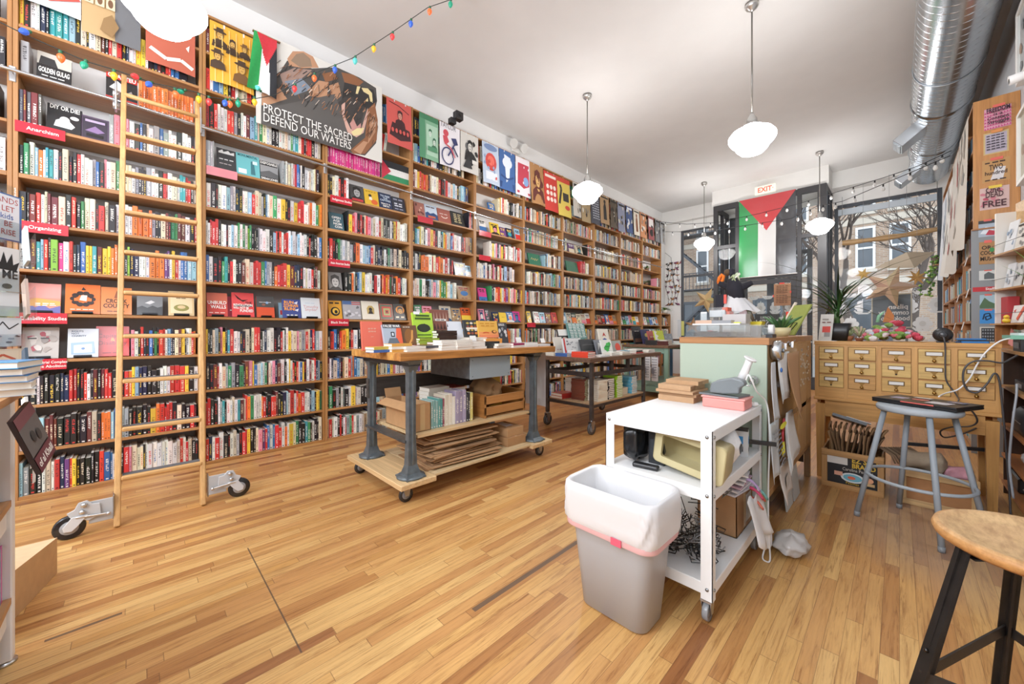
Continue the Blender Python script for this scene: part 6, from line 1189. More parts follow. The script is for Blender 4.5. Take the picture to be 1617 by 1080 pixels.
m = MB(M.Translation((-.60, 2.24, MZ)) @ M.Rotation(math.radians(10), 4, 'Z')); m.box(-.055, .055, -.02, .03, 0, .13, 'paper', '#d9dcdd'); m.box(-.055, .055, -.02, .03, .1305, .142, 'plastic', '#2c2e31'); m.art((-.055, -.0202, 0), (1, 0, 0), (0, 0, 1), .11, .13, [('r', .35, .5, .8, .8, '#3f8fcf'), ('r', .5, .2, .8, .4, '#444444'), ('r', .1, .85, .4, .9, '#888888')], n=(0, -1, 0)); m.art((.0552, -.02, 0), (0, 1, 0), (0, 0, 1), .05, .13, [('r', .2, .5, .8, .8, '#3f8fcf'), ('r', .2, .2, .8, .36, '#444444')]); solo(m, 'label_box', 'white product box with blue print at the back of the cart middle shelf', 'box')
m = MB(); m.bar((-.66, 2.31, MZ+.056), (-.455, 2.40, MZ+.05), .02, .02, 'plastic', '#1f2022'); solo(m, 'black_rod', 'black bar sticking out of the cart side toward the counter', 'bar')
BZ = .1655
t = thing('wire_book_stands', 'tangled heap of black wire book stands on the cart bottom shelf', 'wire stands', (-.72, 1.85, BZ)); t['kind'] = 'stuff'
m = MB(); rr = random.Random(77)
for k in range(150):
    x = rr.uniform(-.93, -.585); y = rr.uniform(1.72, 2.02); z = BZ+.006+abs(rr.gauss(0, .085)); z = min(z, BZ+.26)
    a = rr.uniform(0, 6.28); L = rr.uniform(.05, .11); el = rr.uniform(-.5, .9); dx_, dy_, dz_ = math.cos(a)*L*.7, math.sin(a)*L*.7, math.sin(el)*L
    P = [V((x, y, z)), V((x+dx_, y+dy_, z+dz_)), V((x+dx_-dy_*.6, y+dy_+dx_*.6, z+dz_)), V((x-dy_*.6, y+dx_*.6, z)), V((x-dy_*.9, y+dx_*.9, z+.03))]
    P = [V((min(max(p.x, -.97), -.555), min(max(p.y, 1.70), 2.08), max(p.z, BZ+.004))) for p in P]
    m.tube(P, .0026, 'gloss', rr.choice(['#1a1b1c', '#1a1b1c', '#232425', '#8a8c8e']), n=5, sm=True)
o = m.build('wire_heap', t);
t = openbox(-.75, -.565, 2.12, 2.40, BZ+.0, BZ+.20, '#ae8358', 'torn brown cardboard box of papers on the cart bottom shelf', flaps=False)
m = MB(); m.box(-.564, -.5635, 2.28, 2.37, BZ+.03, BZ+.17, 'paper', '#d9d6d0'); m.build('shipping_label', t)
for k in range(6):
    m = MB(M.Translation((-.655, 2.25, BZ+.205+.021*k)) @ M.Rotation(math.radians(-8+5*k), 4, 'Z') @ M.Rotation(math.radians(2+1.0*k), 4, 'Y')); m.box(-.085, .10, -.12, .12, 0, .008, 'paper', ['#ddd9df', '#e6e3e6', '#c9a9bd', '#e3e3e6', '#d9dade', '#e9e9e9'][k]); solo(m, 'paper_bundle', ['lowest', 'second', 'pinkish third', 'fourth', 'fifth', 'topmost'][k]+' sheaf of papers piled on the torn box in the cart', 'papers', 'sheaves of paper in the cart')
for k, (c, y, z, nm) in enumerate([('#c3a9d9', 2.20, .44, 'lilac'), ('#e0527a', 2.26, .38, 'pink'), ('#ea6b4a', 2.30, .36, 'orange'), ('#7fc2bb', 2.36, .35, 'teal'), ('#ee7f6a', 2.26, .33, 'coral')]):
    m = MB(); m.grid(lambda a, b: (-.545+.055*a, y+.03*b+.02*a, z+.05*a*(1-a)-.05*a+.012*math.sin(b*6)), 6, 3, 'cloth', c); solo(m, 'ribbon_tag', '%s paper tag poking out of the cart beside the torn box' % nm, 'tag', solid=.001)
m = MB(); m.grid(lambda a, b: (-.520+.07*b*(.7+.3*math.sin(a*7)), 2.12+.24*a, .36-.20*b+.02*math.sin(a*9+b*3)), 14, 8, 'paper', '#e6e6e6'); solo(m, 'spilling_papers', 'white papers spilling over the right side of the cart bottom shelf', 'papers', solid=.001)
m = MB(); crumple(m, -.41, 2.52, .052, .075, .12, .05, 'film', '#d5d0cb', 41, 24, 12, .25); solo(m, 'plastic_bag', 'crumpled whitish bag on the floor beside the cart wheel', 'bag')
t = thing('waste_bin', 'grey plastic waste bin with a white liner standing in front of the cart', 'waste bin', (-.845, 1.505, 0))
bcx, bcy, bzh = -.845, 1.493, .53
gcol = '#a7a6a6'
m = MB(M.Translation((bcx, bcy, 0)))
loft(m, [(rrect(.27, .16, .045), .0), (rrect(.30, .19, .05), .008), (rrect(.355, .235, .055), .30), (rrect(.405, .275, .06), bzh-.012), (rrect(.415, .285, .062), bzh-.01), (rrect(.415, .285, .062), bzh), (rrect(.395, .265, .055), bzh), (rrect(.345, .225, .05), .30), (rrect(.29, .18, .045), .02)], 'plastic', gcol, cap0=True, cap1=True); m.build('bin_body', t)
rr = random.Random(9)
def skirt(nu, prof, wob):
    base = rrect(1, 1, .16, 9)
    mm = MB(M.Translation((bcx, bcy, 0))); I = []
    for k, (w_, h_, z, am) in enumerate(prof):
        ring = []
        for j, (x, y) in enumerate(rrect(w_, h_, .06, 9)):
            n_ = len(rrect(1, 1, .1, 9)); an = 2*PI*j/n_
            s_ = 1+am*(math.sin(an*7+k*1.3)*.4+math.sin(an*13+k*2.1+1)*.4+math.sin(an*29-k*1.5)*.3)
            ring.append(mm.av((x*s_, y*s_, z+wob*am*8*math.sin(an*3+.6))))
        I.append(ring)
    n_ = len(I[0])
    for A, B in zip(I, I[1:]):
        for j in range(n_): mm.fa((A[j], A[(j+1) % n_], B[(j+1) % n_], B[j]), 'film', '#f7f6f6', True)
    return mm
m = skirt(0, [(.30, .18, .10, .03), (.325, .205, .25, .04), (.36, .232, .42, .035), (.385, .255, bzh+.002, .012), (.408, .277, bzh+.012, .006), (.424, .294, bzh+.004, .006), (.430, .299, bzh-.03, .025), (.431, .30, bzh-.06, .04), (.430, .299, bzh-.09, .045), (.427, .296, bzh-.12, .04), (.424, .293, bzh-.145, .028), (.414, .284, bzh-.16, .018)], .015); m.build('liner', t)
m = MB(M.Translation((bcx, bcy, 0)))
A_ = rrect(.416, .286, .06, 9);
secs = []
for zz_, f in ((bzh-.155, 1.0), (bzh-.166, 1.008), (bzh-.178, .995)): secs.append(([(x*f, y*f) for x, y in A_], zz_))
loft(m, secs, 'film', '#f0bcbc'); m.box(.04, .085, -.150, -.1465, bzh-.18, bzh-.152, 'paper', '#d9556a'); m.build('drawstring', t)
AX0, AX1, AY0, AY1, AZ0, AZ1 = -.49, .465, 4.0, 4.42, .63, 1.11
oak = '#cf9a54'
t = thing('card_catalog', 'honey oak library card catalog with fifteen small drawers on a legged stand', 'card catalog', ((AX0+AX1)/2, 4.2, 0))
m = MB(); m.box(AX0, AX1, AY0+.012, AY1, AZ0+.03, AZ1-.03, 'wood_x', '#c18c49'); m.build('case', t)
MB().box(AX0-.004, AX1+.004, AY0-.004, AY1+.004, AZ1-.03, AZ1, 'wood_x', oak).build('top', t, bevel=.003)
MB().box(AX0-.006, AX1+.006, AY0-.012, AY1, AZ0, AZ0+.026, 'wood_x', oak).build('base_moulding', t, bevel=.004)
cu = [(-.464, -.308), (-.284, -.123), (-.095, .063), (.093, .251), (.280, .442)]
RZs = [(.962, 1.066), (.848, .955), (.737, .841)]
m = MB(); xs_ = [AX0]+[v for c_ in cu for v in c_]+[AX1]
for a, b in zip(xs_[::2], xs_[1::2]): m.box(a, b, AY0, AY0+.0125, AZ0+.026, AZ1-.03, 'wood_z', oak)
for a, b in cu:
    m.box(a, b, AY0, AY0+.0125, RZs[0][1], AZ1-.03, 'wood_x', oak); m.box(a, b, AY0, AY0+.0125, AZ0+.026, RZs[2][0], 'wood_x', oak)
m.build('face_frame', t)
dcol = ['#d6ae62', '#cf9b57', '#d9b365', '#c89450', '#d6ad60']
def drawer(i, j):
    x0, x1 = cu[i]; z0, z1 = RZs[j]; m = MB(); c = ['#d8b266', '#cb9853', '#d3a75c'][(i*2+j*3+(i*j)) % 3]
    m.box(x0+.003, x1-.003, AY0-.002, AY0+.011, z0+.003, z1-.003, 'wood_x', c); d = m.build('drawer', t, bevel=.0015)
    cx = (x0+x1)/2; zc = z1-.035; w_, h_ = .044, .016
    p = MB()
    for a, b, c_, e in ((-w_, w_, h_-.005, h_), (-w_, w_, -h_, -h_+.005), (-w_, -w_+.006, -h_+.005, h_-.005), (w_-.006, w_, -h_+.005, h_-.005)): p.box(cx+a, cx+b, AY0-.006, AY0-.002, zc+c_, zc+e, 'metal', '#6d5638')
    p.prism([(-.02, -h_), (.02, -h_), (.008, -h_-.012), (.006, -h_-.03), (-.006, -h_-.03), (-.008, -h_-.012)], (1, 0, 0), (0, 0, 1), (cx, AY0-.002, zc), .003, 'metal', '#8a6d3f')
    p.box(cx-w_+.005, cx+w_-.005, AY0-.0045, AY0-.003, zc-h_+.004, zc+h_-.004, 'paper', '#e9e6df'); p.build('label_holder', d)
    if not (i == 0 and j == 2) and not (i == 2 and j == 1):
        k = MB(); k.lathe([(.004, 0), (.004, -.01), (.010, -.014), (.011, -.02), (.007, -.026), (0, -.027)], (cx, AY0-.005, zc-h_-.032), 'metal', '#b08a4a', ax='y', n=14); k.build('knob', d)
    else:
        k = MB(); k.lathe([(.006, -.001), (0, -.0015)], (cx, AY0-.005, zc-h_-.032), 'matte', '#1c1612', ax='y', n=10, caps=False); k.build('screw_hole', d)
for i in range(5):
    for j in range(3): drawer(i, j)
for x, s_ in ((AX0+.005, 1), (AX1-.005, -1)):
    for y in (AY0, AY1-.055):
        a, b = sorted((x, x+s_*.06)); m = MB()
        i0 = [m.av(p) for p in ((a+.008, y+.005, 0), (b-.008, y+.005, 0), (b-.008, y+.045, 0), (a+.008, y+.045, 0))]; i1 = [m.av(p) for p in ((a, y, .6), (b, y, .6), (b, y+.055, .6), (a, y+.055, .6))]
        for j in range(4): m.fa((i0[j], i0[(j+1) % 4], i1[(j+1) % 4], i1[j]), 'wood_z', '#cb964f')
        m.fa(i0[::-1], 'wood_z', oak); m.fa(i1, 'wood_z', oak); m.build('leg', t)
MB().box(AX0+.065, AX1-.065, AY0+.004, AY0+.022, .50, .63, 'wood_x', '#c9944e').build('apron', t); MB().box(AX0+.065, AX1-.065, AY1-.03, AY1-.01, .50, .63, 'wood_x', '#b9833f').build('apron', t)
for x in (AX0+.01, AX1-.03): MB().box(x, x+.02, AY0+.055, AY1-.055, .50, .63, 'wood_y', '#b9833f').build('apron', t)
AT = AZ1+.0008
def pX(u, y): return onY(u, 0, y).x
t = thing('dracaena_plant', 'spiky dark green dracaena in a square black pot on the card catalog', 'plant', (pX(1323, 4.2), 4.2, AT)); px, py = pX(1323, 4.2), 4.2
m = MB(); loft(m, [([(x*.8+px, y*.8+py) for x, y in rrect(.16, .16, .02)], AT), ([(x+px, y+py) for x, y in rrect(.17, .17, .02)], AT+.145), ([(x*.92+px, y*.92+py) for x, y in rrect(.17, .17, .02)], AT+.145), ([(x*.9+px, y*.9+py) for x, y in rrect(.17, .17, .02)], AT+.12)], 'plastic', '#1b1c1e', cap0=True, cap1=True); m.build('pot', t)
m = MB(); m.tube([(px, py, AT+.11), (px-.01, py, AT+.22), (px, py, AT+.30)], [.022, .02, .016], 'leaf', '#4d6b3a', n=8); m.build('stem', t)
m = MB(); rr = random.Random(12)
def blade(mb, base, az, L, up, w_, c, droop):
    P = []
    for k in range(8):
        s_ = k/7; r_ = L*s_; P.append(V((base.x+r_*math.cos(az)*(.5+.5*s_), base.y+r_*math.sin(az)*(.5+.5*s_), base.z+up*L*s_-droop*L*s_*s_)))
    sd = V((-math.sin(az), math.cos(az), 0)); I = []
    for k, p in enumerate(P): ww = w_*(1-.9*(k/7)**2)*(.6+.4*min(1, k/2)); I.append((mb.av(p+sd*ww), mb.av(p+V((0, 0, -.3*ww))), mb.av(p-sd*ww)))
    for a, b in zip(I, I[1:]):
        mb.fa((a[0], a[1], b[1], b[0]), 'leaf', c, True); mb.fa((a[1], a[2], b[2], b[1]), 'leaf', c, True)
for k in range(58):
    blade(m, V((px, py, AT+.16+.15*rr.random())), rr.uniform(0, 6.28), rr.uniform(.3, .62), rr.uniform(.45, 1.3), .009, rr.choice(['#20401f', '#2a5228', '#17311a', '#34602c']), rr.uniform(.3, .75))
m.build('foliage', t)
m = MB(); y = 4.07; x0 = pX(1292, y); m.poly([(x0, y, AT), (x0+.085, y, AT), (x0+.10, y+.03, AT+.22), (x0+.015, y+.03, AT+.22)], 'paper', '#c9c6be'); m.art((x0+.01, y-.004, AT+.01), (1, 0, 0), (.012, .03, .22), .075, .2, [('r', .1, .12, .9, .55, '#d5d2cb'), ('r', .15, .3, .85, .55, '#c9453a'), ('r', .35, .12, .85, .3, '#8d8b88')] + words(.1, .9, .7, .04, '#6a3a34', 2) + words(.1, .9, .82, .05, '#8a8680', 1), n=(0, -1, .1)); m.poly([(x0+.015, y+.03, AT+.22), (x0+.10, y+.03, AT+.22), (x0+.09, y+.09, AT), (x0, y+.09, AT)], 'paper', '#b9b6b0'); solo(m, 'folded_card', 'grey folded card with a red block standing before the black plant pot', 'card', solid=.001)
m = MB(); m.box(pX(1296, 4.05), pX(1322, 4.05), 4.01, 4.06, AT, AT+.002, 'paper', '#efefec'); solo(m, 'paper_slip', 'white paper slip lying at the left front of the catalog top', 'paper')
for k, (u, c, r_) in enumerate(((1340, '#9a5f3a', .035), (1357, '#8a4f33', .03))):
    px2 = pX(u, 4.18); t = thing('small_pot', ['small terracotta pot with a pale sprig right of the dracaena', 'smallest terracotta saucer pot beside the bouquet'][k], 'plant', (px2, 4.18, AT)); m = MB(); m.lathe([(r_*.7, 0), (r_, .04-.015*k), (r_*.8, .038-.015*k)], (px2, 4.18, AT), 'matte', c, n=16); m.build('pot', t)
    m = MB()
    for j in range(16):
        a = j*2.4; m.tube([(px2, 4.18, AT+.03), (px2+.035*math.cos(a), 4.18+.035*math.sin(a), AT+.07+.05*R.random())], [.004, .008], 'leaf', R.choice(['#b9bd8a', '#8d9a6a', '#c9b49a']), n=5)
    m.build('foliage', t)
t = thing('flower_bouquet', 'pink, white and red flower bouquet lying on top of the card catalog', 'bouquet', (pX(1403, 4.15), 4.15, AT)); bxc = pX(1405, 4.15)
rr = random.Random(4); m = MB()
for k in range(22): a = rr.uniform(0, 6.28); P0 = V((bxc+rr.uniform(-.08, .08), 4.15+rr.uniform(-.06, .06), AT+.03)); m.tube([P0, P0+V((.05*math.cos(a), .05*math.sin(a), .03))], [.014, .002], 'leaf', rr.choice(['#6f9a3a', '#4d7a2c', '#8fb552']), n=6)
m.build('greenery', t)
for k in range(60):
    a = rr.uniform(0, 6.28); q_ = math.sqrt(rr.random()); x = bxc+.17*q_*math.cos(a); y = 4.15+.085*q_*math.sin(a); z = AT+.022+.15*(1-q_)*rr.uniform(.6, 1.1); r_ = rr.uniform(.017, .03); c = rr.choice(['#c9485a', '#d9d3d3', '#dc92a0', '#b93a4a', '#dcc4c8', '#c3cad6', '#d9707e', '#7d9a4a', '#93ad5c'])
    m = MB(); m.ball((x, y, z), r_, r_, r_*.8, 'cloth', c, n=8, k=5)
    for j in range(5): b = j*1.256+k; m.ball((x+r_*.7*math.cos(b), y+r_*.7*math.sin(b), z+.003), r_*.5, r_*.5, r_*.45, 'cloth', c, n=6, k=4)
    m.build('blossom', t)
m = MB(M.Translation((bxc-.01, 4.2, AT+.15))); m.prism([(-.03, 0), (.03, 0), (.034, .05), (.0, .12), (-.02, .05)], (1, 0, 0), (0, 0, 1), (.0, 0, 0), .012, 'matte', '#b5703c'); m.tube([(-.06, -.02, 0), (-.05, -.02, .05), (-.02, -.02, .085)], [.012, .012, .003], 'leaf', '#8fcaa0', n=6); m.build('wrapping', t)
t = thing('round_device', 'round black device with a cord at the right of the catalog top', 'lamp', (pX(1489, 4.1), 4.1, AT)); cx_ = pX(1489, 4.08)  # round corded device of unclear use, not known to be a lamp
m = MB(); m.lathe([(0, -.03), (.035, -.028), (.05, -.012), (.05, .012), (.035, .028), (0, .03)], (cx_, 4.1, AT+.055), 'plastic', '#1b1b1d', ax='y', n=24); m.box(cx_-.03, cx_+.03, 4.09, 4.15, AT, AT+.01, 'plastic', '#1b1b1d'); m.lathe([(.022, -.031), (.018, -.036), (0, -.036)], (cx_, 4.1, AT+.055), 'gloss', '#3a3b3e', ax='y', n=16); m.build('head', t)
m = MB(); m.tube(cr([(cx_, 4.06, AT+.04), (cx_, 3.98, AT+.03), (cx_+.005, 3.978, AT-.03), (cx_+.005, 3.972, .95), (cx_+.01, 3.97, .85), (cx_+.05, 3.965, .77), (cx_+.06, 3.90, .74), (cx_+.05, 3.78, .742)]), .0045, 'plastic', '#3d3c3d', n=8); m.build('cord', t)
for k, (x0, w_, c, z) in enumerate(((pX(1508, 4.1), .15, '#1d3f6d', 0), (pX(1512, 4.1), .14, '#24262c', .0105), (pX(1510, 4.1), .13, '#2f6fae', .021))):
    m = MB(); m.box(x0, x0+w_, 4.06, 4.2, AT+z, AT+z+.01, 'gloss', c); solo(m, 'document_folder', ['lowest navy folder at the right end of the catalog top', 'middle black folder at the right end of the catalog top', 'topmost blue folder at the right end of the catalog top'][k], 'folder', 'folders on the catalog', bevel=.002)
m = MB(M.Translation((.30, 4.03, AT)) @ M.Rotation(.2, 4, 'Z')); m.box(0, .12, -.008, .008, 0, .012, 'plastic', '#2f78c4'); solo(m, 'blue_marker', 'bright blue marker on the front right edge of the catalog top', 'marker')
sx_, sy_, sr = .08, 3.383, .183
t = thing('metal_stool', 'grey painted metal stool standing in front of the card catalog', 'stool', (sx_, sy_, 0)); gc = '#8f979e'
m = MB(); m.lathe([(.15, .70), (.178, .702), (.186, .712), (.186, .728), (.18, .736), (.15, .738), (0, .735)], (sx_, sy_, 0), 'paint', '#a3abb1', n=40); m.lathe([(0, .70), (.15, .70)], (sx_, sy_, 0), 'paint', gc, n=40, caps=False); m.build('seat', t)
fe = [(-.193, 3.322), (.0, 3.667), (.161, 3.099), (.354, 3.444)]
for fx_, fy_ in fe:
    d = V((fx_-sx_, fy_-sy_, 0)).normalized(); m = MB(); m.tube([(sx_+d.x*.148, sy_+d.y*.148, .705), (fx_, fy_, .02)], .0145, 'paint', gc, n=14); m.tube([(fx_-d.x*.002, fy_-d.y*.002, .03), (fx_, fy_, .0)], .0155, 'plastic', '#7d8286', n=14); m.build('leg', t)
m = MB(); m.tube([(sx_+.232*math.cos(a), sy_+.232*math.sin(a), .29) for a in [2*PI*k/40 for k in range(40)]], .010, 'paint', '#9aa2a8', n=10, closed=True); m.build('foot_ring', t)
t = thing('laptop', 'closed black laptop with stickers lying on the grey stool', 'laptop', (.11, 3.46, .739)); T = M.Translation((.11, 3.455, .739)) @ M.Rotation(math.radians(-26), 4, 'Z')
m = MB(T); m.box(-.195, .195, -.14, .14, 0, .016, 'plastic', '#161618'); m.build('base', t, bevel=.004)
m = MB(T); m.box(-.194, .194, -.139, .139, .0165, .027, 'plastic', '#1b1b1e'); m.art((-.194, -.139, .027), (1, 0, 0), (0, 1, 0), .388, .278, [('r', .12, .3, .3, .6, '#8d8fb5'), ('e', .45, .5, .1, .14, '#b5485a'), ('r', .6, .15, .85, .5, '#c9cad6'), ('r', .7, .6, .9, .85, '#5a6a8a'), ('r', .3, .7, .5, .85, '#d9d6cf')], 'gloss'); m.box(-.05, .10, -.1405, -.139, .018, .0255, 'plastic', '#cf5a50'); m.build('lid', t, bevel=.003)
def slatcrate(x0, x1, y0, y1, h, c, lab, panel, art=None):
    t = thing('storage_crate', lab, 'crate', ((x0+x1)/2, (y0+y1)/2, 0)); w_ = .035
    for x in (x0, x1-w_):
        for y in (y0, y1-.03): MB().box(x, x+w_, y, y+.03, .004, h, 'wood_z', c).build('corner_post', t, bevel=.002)
    for y in (y0-.008, y1):
        MB().box(x0, x1, y, y+.008, 0.0, .04, 'wood_x', c).build('rail', t, bevel=.002); MB().box(x0, x1, y, y+.008, h-.045, h, 'wood_x', c).build('rail', t, bevel=.002)
    p = MB(); p.box(x0+w_, x1-w_, y0+.006, y0+.014, .004, h-.004, 'board', panel)
    if art: p.art((x0+w_, y0+.0058, .04), (1, 0, 0), (0, 0, 1), x1-x0-2*w_, h-.085, art, n=(0, -1, 0))
    p.build('front_panel', t)
    p = MB(); p.box(x0+.006, x0+.014, y0+.03, y1-.03, .004, h, 'wood_y', c); p.build('side_board', t); p = MB(); p.box(x1-.014, x1-.006, y0+.03, y1-.03, .004, h, 'wood_y', c); p.build('side_board', t); p = MB(); p.box(x0+.02, x1-.02, y1-.014, y1-.006, .004, h, 'wood_x', c); p.build('back_board', t); MB().box(x0+.02, x1-.02, y0+.02, y1-.02, .004, .014, 'wood_x', c).build('floor_board', t)
    return t
slatcrate(-.425, -.075, 3.80, 4.16, .285, '#b98d57', 'pine crate with a black fruit label under the catalog, full of bags', '#1c1b1d', [('r', 0, 0, 1, 1, '#1d1c1e'), ('r', .0, .72, .42, 1, '#dcd9d2'), ('t', 'EZ SLO', .76, .86, .034, '#d9b43a', 'c', .5, .03), ('t', 'BRAND', .74, .66, .032, '#d9b43a', 'c', .46, .03), ('t', 'Carolina Peaches', .62, .52, .022, '#cfc9bd', 'c', .6, 0), ('e', .52, .28, .24, .18, '#d9e2e4'), ('e', .52, .28, .19, .13, '#6fb0c4'), ('e', .5, .28, .08, .06, '#d9694a'), ('r', .15, .3, .32, .45, '#dfa58a'), ('e', .84, .3, .09, .1, '#e0a27a'), ('r', .72, .1, .95, .2, '#cfae7a'), ('t', 'Peaches', .52, .04, .016, '#d9b43a', 'c', .4, 0)])
slatcrate(.0, .36, 3.80, 4.12, .235, '#c9a673', 'pine crate with a plain brown front under the right of the catalog', '#a9774a')
for k in range(11):
    m = MB(M.Translation((-.36+.021*k, 3.965, .20)) @ M.Rotation(math.radians(-8+2.4*k), 4, 'Y')); c = R.choice(['#8f6f4c', '#7d5f40', '#6b5238']); m.grid(lambda a, b: (.01*math.sin(b*3+k)+.012*math.sin(a*5), -.15+.30*a, .02+.20*b), 6, 4, 'board', c)
    m.tube([(0, -.05, .215), (.005, -.05, .25), (.015, 0, .27), (.005, .05, .25), (0, .05, .215)], .005, 'board', '#8a6a48', n=6)
    solo(m, 'folded_bag', 'folded brown paper bag with twisted handle packed in the labelled crate', 'bag', 'paper bags in the labelled crate', solid=.004)
for k in range(14):
    a = -.06+.035*k/3; m = MB(); x = -.10+.012*k; m.tube([(x-.05, 3.90+.012*k, .30), (x, 3.88+.012*k, .34), (x+.06, 3.87+.012*k, .30), (x+.08+.004*k, 3.87+.01*k, .245)], .006, 'cloth', R.choice(['#6b5540', '#7f6850', '#584534']), n=6); solo(m, 'twisted_rope', 'dark twisted bag rope drooping over the right rim of the labelled crate', 'rope', 'bag ropes drooping over the crate')
m = MB(M.Translation((-.27, 3.89, .50)) @ M.Rotation(math.radians(14), 4, 'Y') @ M.Rotation(math.radians(-15), 4, 'X')); m.box(-.10, .10, -.11, .11, 0, .02, 'plastic', '#202226'); m.box(-.02, .12, -.115, -.02, .021, .024, 'paper', '#cfd5d8'); solo(m, 'black_binder', 'black binder lying on the paper bags in the labelled crate', 'binder')
m = MB(); fold(m, .12, 3.92, .285, .22, .075, '#a3937d', 12); solo(m, 'tan_tote', 'crumpled tan tote bag on the plain crate', 'tote bag')
m = MB(); fold(m, .27, 3.95, .235, .14, .05, '#d79aa5', 15); solo(m, 'pink_cloth', 'pink cloth heap at the right of the plain crate', 'cloth')
m = MB(); m.bar((.02, 4.05, .36), (.42, 4.12, .385), .022, .022, 'plastic', '#1c1c1e'); solo(m, 'black_tube', 'black tube lying across the back of the plain crate', 'tube')
wx, wy, wz, wr = .262, 1.66, .655, .195
t = thing('wooden_stool', 'round worn wooden stool with flat black metal legs, nearest the camera', 'stool', (wx, wy, 0))
t_ = NT('seatwood'); tc = t_.n('ShaderNodeTexCoord'); n1 = t_.n('ShaderNodeTexNoise', i_Scale=55.0, i_Detail=5.0, i_Roughness=.7); mp = t_.n('ShaderNodeMapping'); mp.inputs['Scale'].default_value = (1, .35, 1); t_.L.new(tc.outputs['Object'], mp.inputs['Vector']); t_.L.new(mp.outputs[0], n1.inputs['Vector'])
n2 = t_.n('ShaderNodeTexNoise', i_Scale=6.0, i_Detail=2.0); t_.L.new(tc.outputs['Object'], n2.inputs['Vector'])
t_.col(t_.mix(1.0, t_.mix(1.0, t_.attr('Col').outputs['Color'], t_.ramp(n1.outputs[0], [(.35, (.72, .66, .6, 1)), (.62, (1.08, 1.06, 1.04, 1))]), 'MULTIPLY'), t_.ramp(n2.outputs[0], [(.35, (.88, .84, .8, 1)), (.65, (1.05, 1.05, 1.05, 1))]), 'MULTIPLY')); t_.set(Roughness=.55)
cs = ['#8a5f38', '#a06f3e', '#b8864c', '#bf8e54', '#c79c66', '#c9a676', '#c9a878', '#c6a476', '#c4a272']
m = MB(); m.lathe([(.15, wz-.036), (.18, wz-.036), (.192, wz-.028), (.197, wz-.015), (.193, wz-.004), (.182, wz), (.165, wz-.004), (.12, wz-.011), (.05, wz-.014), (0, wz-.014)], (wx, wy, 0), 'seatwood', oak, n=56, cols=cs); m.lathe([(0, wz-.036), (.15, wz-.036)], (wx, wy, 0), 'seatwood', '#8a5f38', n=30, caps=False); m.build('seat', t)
bkc = '#2e2a27'
def legp(an, z): r_ = .175+(.345-.175)*(1-z/.62); return V((wx+r_*math.cos(an), wy+r_*math.sin(an), z))
ANS = [math.radians(a) for a in (215, 96, 335)]
for an in ANS:
    m = MB(); m.bar(legp(an, .618), legp(an, 0), .034, .006, 'castiron', bkc, up=(math.cos(an), math.sin(an), .2)); m.bar(legp(an, .618)+V((-.004*math.cos(an), -.004*math.sin(an), 0)), legp(an, .0)+V((-.02*math.cos(an), -.02*math.sin(an), 0)), .006, .028, 'castiron', bkc, up=(math.cos(an), math.sin(an), .2))
    for z in (.22, .34): m.ball(legp(an, z)+V((.006*math.cos(an), .006*math.sin(an), 0)), .006, .006, .006, 'metal', '#3b3836', n=8, k=5)
    m.build('leg', t)
    m = MB(); a2 = an; m.bar(legp(an, .60)-V((.02*math.cos(an), .02*math.sin(an), 0)), V((wx, wy, .612)), .03, .005, 'castiron', bkc); m.build('seat_bracket', t)
for a, b in ((0, 1), (0, 2), (1, 2)):
    m = MB(); m.bar(legp(ANS[a], .27), legp(ANS[b], .27), .005, .03, 'castiron', '#38332f'); m.build('brace', t)
t = thing('office_shelf', 'cluttered open office shelf against the right wall beside the catalog', 'shelf', (.66, 4.0, 0)); OX0, OX1, OY0, OY1 = .53, .78, 3.3, 4.55
for z in (.10, .30, .52, .80, 1.06): MB().box(OX0, OX1, OY0, OY1, z-.02, z, 'wood_y', '#b5733f' if z < .6 else '#c08f58').build('board', t)
MB().box(OX1-.01, OX1, OY0, OY1, 1.061, 1.07, 'paint', '#3a3633').build('rear_lip', t)
for y in (OY0, OY1-.02): MB().box(OX0+.01, OX1, y-.0205 if y < 4 else y+.0205, y if y < 4 else y+.0405, 0, 1.06, 'wood_z', '#4a3526').build('side_panel', t)
def OI(mb, nm, lab, cat, **k): return solo(mb, nm, lab, cat, **k)
m = MB(); loft(m, [([(x+.655, y+4.12) for x, y in rrect(.21, .36, .04)], .5205), ([(x+.655, y+4.12) for x, y in rrect(.23, .38, .05)], .56), ([(x+.655, y+4.12) for x, y in rrect(.23, .38, .05)], .64), ([(x+.665, y+4.12) for x, y in rrect(.19, .34, .05)], .685)], 'plastic', '#2a2c2f', cap0=True, cap1=True); m.box(.538, .5405, 4.0, 4.2, .600, .606, 'metal', '#c9ccd0'); OI(m, 'printer', 'rounded black printer on the middle board of the office shelf', 'printer')
m = MB(); m.box(.56, .76, 4.02, 4.32, .8005, .86, 'plastic', '#1d1e20'); m.box(.558, .56, 4.1, 4.25, .815, .845, 'gloss', '#3b3d42'); OI(m, 'black_device', 'flat black device above the printer on the office shelf', 'device', bevel=.006)
m = MB(); m.box(.54, .66, 4.0, 4.22, 1.0605, 1.14, 'plastic', '#1c1d20'); m.box(.538, .54, 4.03, 4.19, 1.08, 1.12, 'gloss', '#2f3136'); OI(m, 'receipt_printer', 'black receipt printer on top of the office shelf', 'printer', bevel=.008)
m = MB(); m.box(.50, .72, 3.98, 4.28, 1.1405, 1.165, 'plastic', '#79b8a0'); m.box(.535, .72, 4.0, 4.28, 1.1655, 1.18, 'paper', '#dfe9ea'); OI(m, 'teal_folder', 'teal and white folders stacked on the receipt printer', 'folder')
